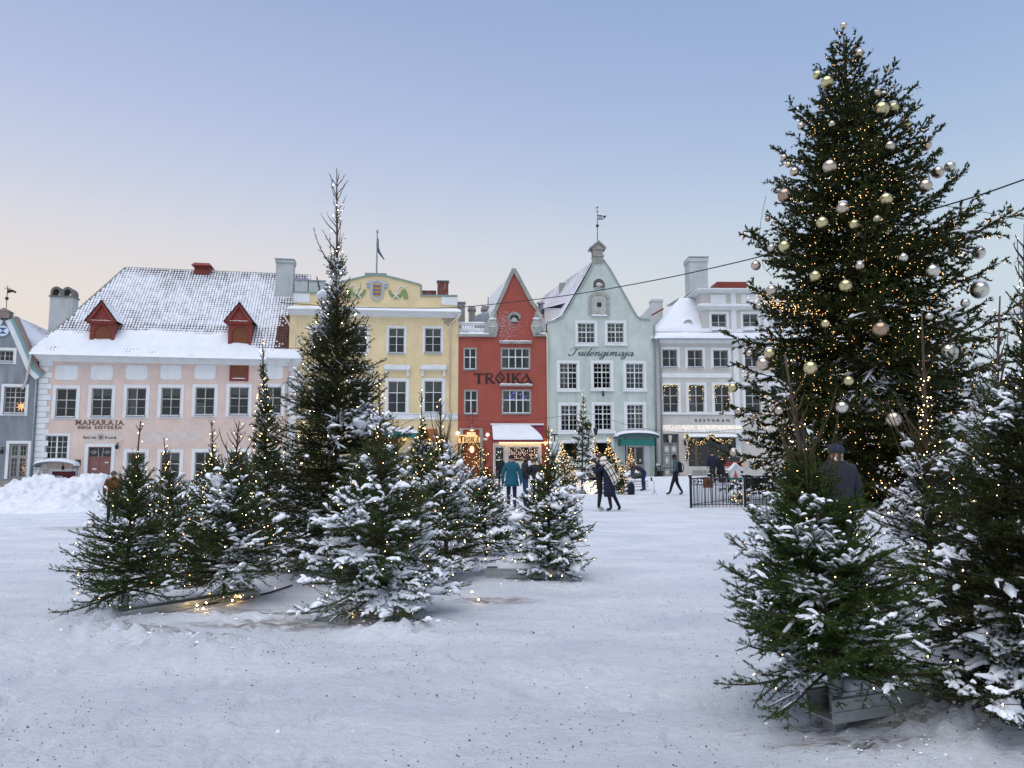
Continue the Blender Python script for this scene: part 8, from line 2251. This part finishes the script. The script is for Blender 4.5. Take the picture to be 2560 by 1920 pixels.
# ---------------------------------------------------------------- tree stands
M['galv'] = material('galvanised_steel', (.36, .38, .38), .5, metal=.6, noise=.3, nscale=5, dirt=(.5, .5, .5), dirt_amt=.3)
def stand_tube(px, py, label, r=.055, h=.34, clamp=True):
    p = on_ground(px, py); root = empty('tree_stand', p, 0, label, 'tree stand', 'steel feet of the spruces')
    MB().lathe([(r, -.05), (r, h), (r * .8, h), (r * .8, h - .05)], (0, 0, 0), 14).build('socket', M['galv'], root, smooth_=False)
    if clamp: MB().lathe([(r * 1.35, 0), (r * 1.35, .10)], (0, 0, h - .02), 10).build('clamp', M['black'], root)
    for a in (0.4, 2.5, 4.6): MB().box(0, r * 5, -.03, .03, -.02, .02).build('foot', M['galv'], root).rotation_euler = (0, 0, a)
stand_tube(307, 1534, 'steel tube foot of the leftmost front spruce', .055, .22, False)
stand_tube(958, 1542, 'steel tube foot with black clamp under the snowy centre spruce', .055, .26)
def trough(P, Q, label, w=.22, h=.15, lift=.05, snow=False):
    d = Q - P; L = d.length; root = empty('steel_trough', P, math.atan2(d.y, d.x), label, 'tree stand')
    for y in (-w / 2, w / 2): MB().box(0, L, y - .006, y + .006, lift, lift + h).box(0, L, y - .02, y + .02, lift + h + .001, lift + h + .012).box(0, L, y - .02, y + .02, lift + h * .45, lift + h * .52).build('side_rail', M['galv'], root)
    MB().box(0, L, -w / 2 + .007, w / 2 - .007, lift + .01, lift + .02).build('bottom_plate', M['galv'], root)
    for x in (.12, L - .15): MB().box(x - .05, x + .05, -.05, .05, -.06, lift + .009).build('leg', M['galv'], root)
    if snow: snow_slab(root, [(L * .15, -w / 2 + .02, lift + h * .7), (L, -w / 2 + .02, lift + h * .7), (L, w / 2 - .02, lift + h * .7), (L * .15, w / 2 - .02, lift + h * .7)], .10, nu=30, nv=6, rough=.03)
trough(on_ground(2050, 1826), on_ground(2412, 1768), 'long galvanised trough under the nearest spruce at lower right', .22, .13, .07, True)
trough(on_ground(292, 1548), on_ground(640, 1490), 'galvanised beam running right from the leftmost spruce foot', .16, .07, .0, False)
trough(on_ground(640, 1436), on_ground(800, 1432), 'galvanised beam in the shade under the tallest dark spruce', .2, .12, .0, True)
trough(on_ground(1215, 1446), on_ground(1392, 1448), 'grey beam under the spruce at the right end of the left group', .2, .12, .02, True)
p0 = on_ground(2092, 1812)
o = tag(MB().lathe([(.042, -.05), (.042, .30), (.034, .30)], (0, 0, 0), 14).build('tree_socket', M['galv']), 'steel pipe socket holding the trunk of the nearest spruce', 'tree stand'); o.location = p0
def tcable(pts, r, label, n=8, mat='cable', name='cable'):
    P = catmull([p[:] for p in pts], n); o = MB().tube(P, r, 5).build(name, M[mat], None, smooth_=True); return tag(o, label, 'cable')
def gpt(px, py, dz=.015): p = on_ground(px, py); return p + Vector((0, 0, dz))
tcable([gpt(410, 1528), gpt(460, 1520, .05), gpt(520, 1514), gpt(600, 1498, .03), gpt(660, 1488), gpt(730, 1466)], .012, 'black power cable lying along the left beam in the snow')
tcable([gpt(808, 1510, .09), gpt(830, 1520, .06), gpt(862, 1528, .02), gpt(900, 1530, .10)], .006, 'loop of thin black cable under the snowy centre spruce')
tcable([gpt(2400, 1738, .05), gpt(2450, 1745, .03), gpt(2520, 1775, .05), gpt(2600, 1800)], .009, 'black cable leaving the right end of the long trough')
for (px, py, e, c, nm) in [(2505, 1772, 60, (1, .60, .22), 'warm light at the foot of the right edge spruces'),]:
    pass
def ground_bulbs(pts, label, r=.013, s='led'):
    root = empty('string_lights', gpt(*pts[0]), 0, label, 'string lights', LG)
    fairy(root, [gpt(*p, random.uniform(.02, .06)) - gpt(*pts[0]) for p in pts], r, M[s])
M['ledbright'] = material('bright_led', (1, .8, .5), .4, emit=(1, .62, .24), estr=90)
ground_bulbs([(492, 1524), (508, 1532), (515, 1520), (580, 1512), (600, 1502)], 'bulbs lying in the snow under the second left spruce', .010, 'ledbright')
ground_bulbs([(818, 1518), (836, 1530), (880, 1535), (893, 1528)], 'bulbs drooping to the snow left of the centre steel foot', .007, 'ledbright')
ground_bulbs([(2420, 1748), (2470, 1765), (2548, 1790), (2510, 1790)], 'bright bulbs on the snow at the right edge', .008, 'ledbright')
ground_bulbs([(1180, 1492), (1196, 1505), (1290, 1440)], 'stray bulbs glowing on the snow right of the centre spruce', .009, 'ledbright')

# ---------------------------------------------------------------- overhead cables
def wire_px(pts, r, label):
    tcable([at(px, py, y) for px, py, y in pts], r, label, 6)
wire_px([(700, 757, 58.2), (860, 767, 57), (1000, 770, 55), (1150, 768, 51.5), (1400, 741, 44), (1640, 700, 38), (1875, 648, 33), (2130, 580, 29.0), (2394, 505, 25.5), (2560, 449, 23.5), (2760, 375, 21.5)], .028, 'thick black cable slung across the sky from the yellow house past the giant spruce')
wire_px([(2300, 505, 27), (2395, 520, 25.8), (2560, 548, 24), (2760, 588, 22)], .012, 'thin wire descending to the right behind the giant spruce')
wire_px([(1120, 1043, 57), (1152, 1048, 57.5), (1250, 1054, 56), (1340, 1049, 56), (1402, 1041, 55), (1480, 1035, 54), (1560, 1060, 55), (1640, 1075, 56), (1740, 1082, 57), (1880, 1070, 58)], .014, 'thin wire strung low along the red, green and beige facades')
wire_px([(668, 992, 20), (690, 975, 24), (735, 935, 34), (775, 893, 40), (800, 860, 44)], .010, 'thin wire from the thin spruce towards the yellow house')
wire_px([(948, 1095, 20), (1010, 1060, 30), (1060, 1042, 45), (1125, 1040, 57)], .010, 'thin wire in front of the yellow house string course')
for (x0, y0, x1, y1, lab) in [(1915, 490, 1897, 620, 'fine light wire dangling from the left outline of the giant spruce'), (1905, 655, 1930, 690, 'short fine wire beside the leftmost champagne bauble')]:
    wire_px([(x0, y0, 26), ((x0 + x1) / 2 - 4, (y0 + y1) / 2, 26), (x1, y1, 26)], .008, lab)

# ---------------------------------------------------------------- street lamps, bench, phone tripod, glowing letters
def street_lamp(px, top, y, label, kind=0):
    p = at(px, 1200, y); g = ground_z(p.x, y); t = at(px, top, y).z; H = t - g
    root = empty('street_lamp', (p.x, y, g), 0, label, 'street lamp', 'street lamps on the square')
    MB().lathe([(.16, 0), (.16, .3), (.10, .4), (.08, 1.0), (.05, 1.2), (.045, H - .9), (.09, H - .88), (.03, H - .8)], (0, 0, 0), 10).build('pole', M['iron'], root)
    MB().lathe([(.10, H - .8), (.22, H - .35), (.24, H - .33), (.14, H - .2), (.05, H - .12), (.02, H)], (0, 0, 0), 6).build('lantern', M['iron'], root)
    for s in (-1, 1):
        MB().tube([(0, 0, H - 1.0), (s * .25, 0, H - 1.1), (s * .45, 0, H - .95)], .025, 5).lathe([(.07, H - .95), (.15, H - .6), (.05, H - .5), (.02, H - .4)], (s * .45, 0, 0), 6).build('arm', M['iron'], root)
street_lamp(1472, 1048, 46, 'black street lamp with three lanterns behind the tall spruce by the green house')
def small_lamp():
    p = at(1387, 1200, 50); g = ground_z(p.x, 50); t = at(1387, 1085, 50).z; root = empty('street_lamp', (p.x, 50, g), 0, 'slim lamp with a frosted round head at the corner of the red and green houses', 'street lamp', 'street lamps on the square')
    MB().tube([(0, 0, 0), (0, 0, t - g)], .05, 8).box(-.22, .22, -.03, .03, t - g - .1, t - g).build('pole', M['iron'], root)
    MB().lathe([(.12, -1.1), (.30, -.8), (.26, -.35), (.10, -.2)], (0, -.1, t - g - .3), 10).build('globe', material('frosted_globe', (.5, .55, .53), .4), root, smooth_=True)
small_lamp()
def bench():
    p = on_ground(1590, 1226) + Vector((0, .25, 0)); root = empty('park_bench', p, rad(-4), 'low wooden bench under snow beside the stooping person', 'bench')
    for i in range(4): MB().box(-.75, .65, i * .12, i * .12 + .09, .42, .46).build('slat', M['frame'], root)
    for x in (-.6, .5): MB().box(x - .03, x + .03, .02, .44, 0, .419).build('leg', M['iron'], root)
    for z in (.15, .27): MB().box(-.75, .65, -.005, .0, z, z + .05).build('slat', M['frame'], root)
    snow_slab(root, [(-.78, -.02, .462), (.68, -.02, .462), (.68, .5, .462), (-.78, .5, .462)], .09, nu=20, nv=6, rough=.03)
    b = empty('shopping_bag', p + Vector((.02, .2, .52)), .2, 'grey and brown bag lying open on the snowy bench', 'bag')
    MB().lathe([(.02, 0), (.16, .02), (.19, .2), (.15, .34), (.13, .35)], (0, 0, 0), 9).build('bag_body', GRYK, b, smooth_=True); MB().ball((.28, .0, .14), .17, 8, 6, (1, .8, .9), .15).build('bag_fold', HBRN, b, smooth_=True)
bench()
def tripod():
    p = on_ground(1636, 1236); root = empty('phone_tripod', p, 0, 'phone on a small black tripod standing alone on the snow', 'tripod')
    for a in (.3, 2.4, 4.5): MB().tube([(0, 0, .16), (.13 * math.cos(a), .13 * math.sin(a), 0)], .008, 5).build('leg', M['iron'], root)
    MB().tube([(0, 0, .1), (-.02, 0, .62)], .009, 6).build('stem', M['iron'], root); MB().box(-.075, .0, -.012, .012, .60, .76).build('phone', BLK, root).rotation_euler = (0, -.12, 0)
tripod()
def neon():
    p = on_ground(1503, 1236) + Vector((0, .5, 0)); k = p.y / F; m4 = material('neon_tube', (1, .95, .8), .4, emit=(1, .84, .46), estr=1.8)
    root = empty('glowing_letters', p, 0, 'glowing cursive letters standing on the snow left of the hugging couple', 'light sign')
    def st(P, w=.02):   # pixel coordinates of the zoomed letters (scale .1356 from 1430,1120)
        Q = []
        for x, y in P:
            X = (1430 + x * .1356 - 1503) * k; Z = (1236 - (1120 + y * .1356)) * k + .0
            Q.append((X, 0, max(.04, Z)))
        MB().tube(catmull(Q, 4), w, 6).build('letter', m4, root, smooth_=True)
    st([(285, 800), (270, 740), (285, 650), (315, 625), (325, 660), (290, 720), (320, 715), (335, 750), (300, 785), (270, 770)])
    st([(345, 700), (360, 655), (385, 650), (385, 700), (355, 715), (345, 690), (395, 700)])
    st([(395, 715), (410, 655), (430, 630), (470, 615)])
    st([(335, 800), (325, 760), (350, 745), (345, 810), (365, 835), (395, 800), (400, 750), (405, 820), (430, 830), (470, 720), (450, 705), (435, 790), (445, 825), (495, 770)])
    st([(290, 825), (350, 838), (430, 840)], .03)
    MB().box(-.95, .55, .04, .10, .0, .07).build('foot_rail', M['iron'], root)
neon()
def menu_stand():
    p = on_ground(1322, 1235); y = p.y + 4; q = at(1319, 1165, 44); g = ground_z(q.x, 44); root = empty('menu_board', (q.x, 44, g), 0, 'white menu board on a stand before the shop window of the red house', 'sign')
    MB().box(-.03, .03, -.03, .03, 0, 1.3).build('post', M['iron'], root); MB().box(-.26, .26, -.06, -.031, q.z - g - .35, q.z - g + .3).build('board', M['white'], root)
menu_stand()
def red_bench():
    q = at(1818, 1172, 59.2); g = ground_z(q.x, 59.2); root = empty('red_bench', (q.x, 59.2, g), 0, 'dark red bench with snow on its seat under the restaurant window', 'bench')
    MB().box(-.8, 1.2, .1, .15, .75, 1.15).build('backrest', M['oxred'], root); MB().box(-.8, 1.2, -.35, .1, .42, .47).build('seat', M['oxred'], root); snow_slab(root, [(-.8, -.35, .47), (1.2, -.35, .47), (1.2, .09, .47), (-.8, .09, .47)], .08, nu=16, nv=5)
    for x in (-.7, 1.1): MB().box(x - .03, x + .03, -.3, .1, 0, .419).build('leg', M['iron'], root)
red_bench()
def potted(px, py, y, label):
    q = at(px, py, y); g = ground_z(q.x, y); root = empty('planter', (q.x, y, g), 0, label, 'planter')
    MB().lathe([(.22, 0), (.3, .4), (.27, .4)], (0, 0, 0), 10).build('pot', M['iron'], root)
    S = grow(.7, .45, int(px), whorls=7, per=6, sp2=.1, sp3=.1, pw=2.5); o = np_mesh('foliage', [needles(S, 3000, .06, .02)], N_GREEN, root, kind='stuff'); o.location = (0, 0, .35)
    np_mesh('snow_load', snowload(S, .6, .02, .05, 2, 3, 200, 12, .12), M['snowload'], root, smooth_=True, kind='stuff').location = (0, 0, .35)
potted(1650, 1180, 59, 'small planter with snowy greenery at the corner of the green and beige houses')
potted(96, 1195, 54, 'bushy planter beside the low wine-red door of the pink house')
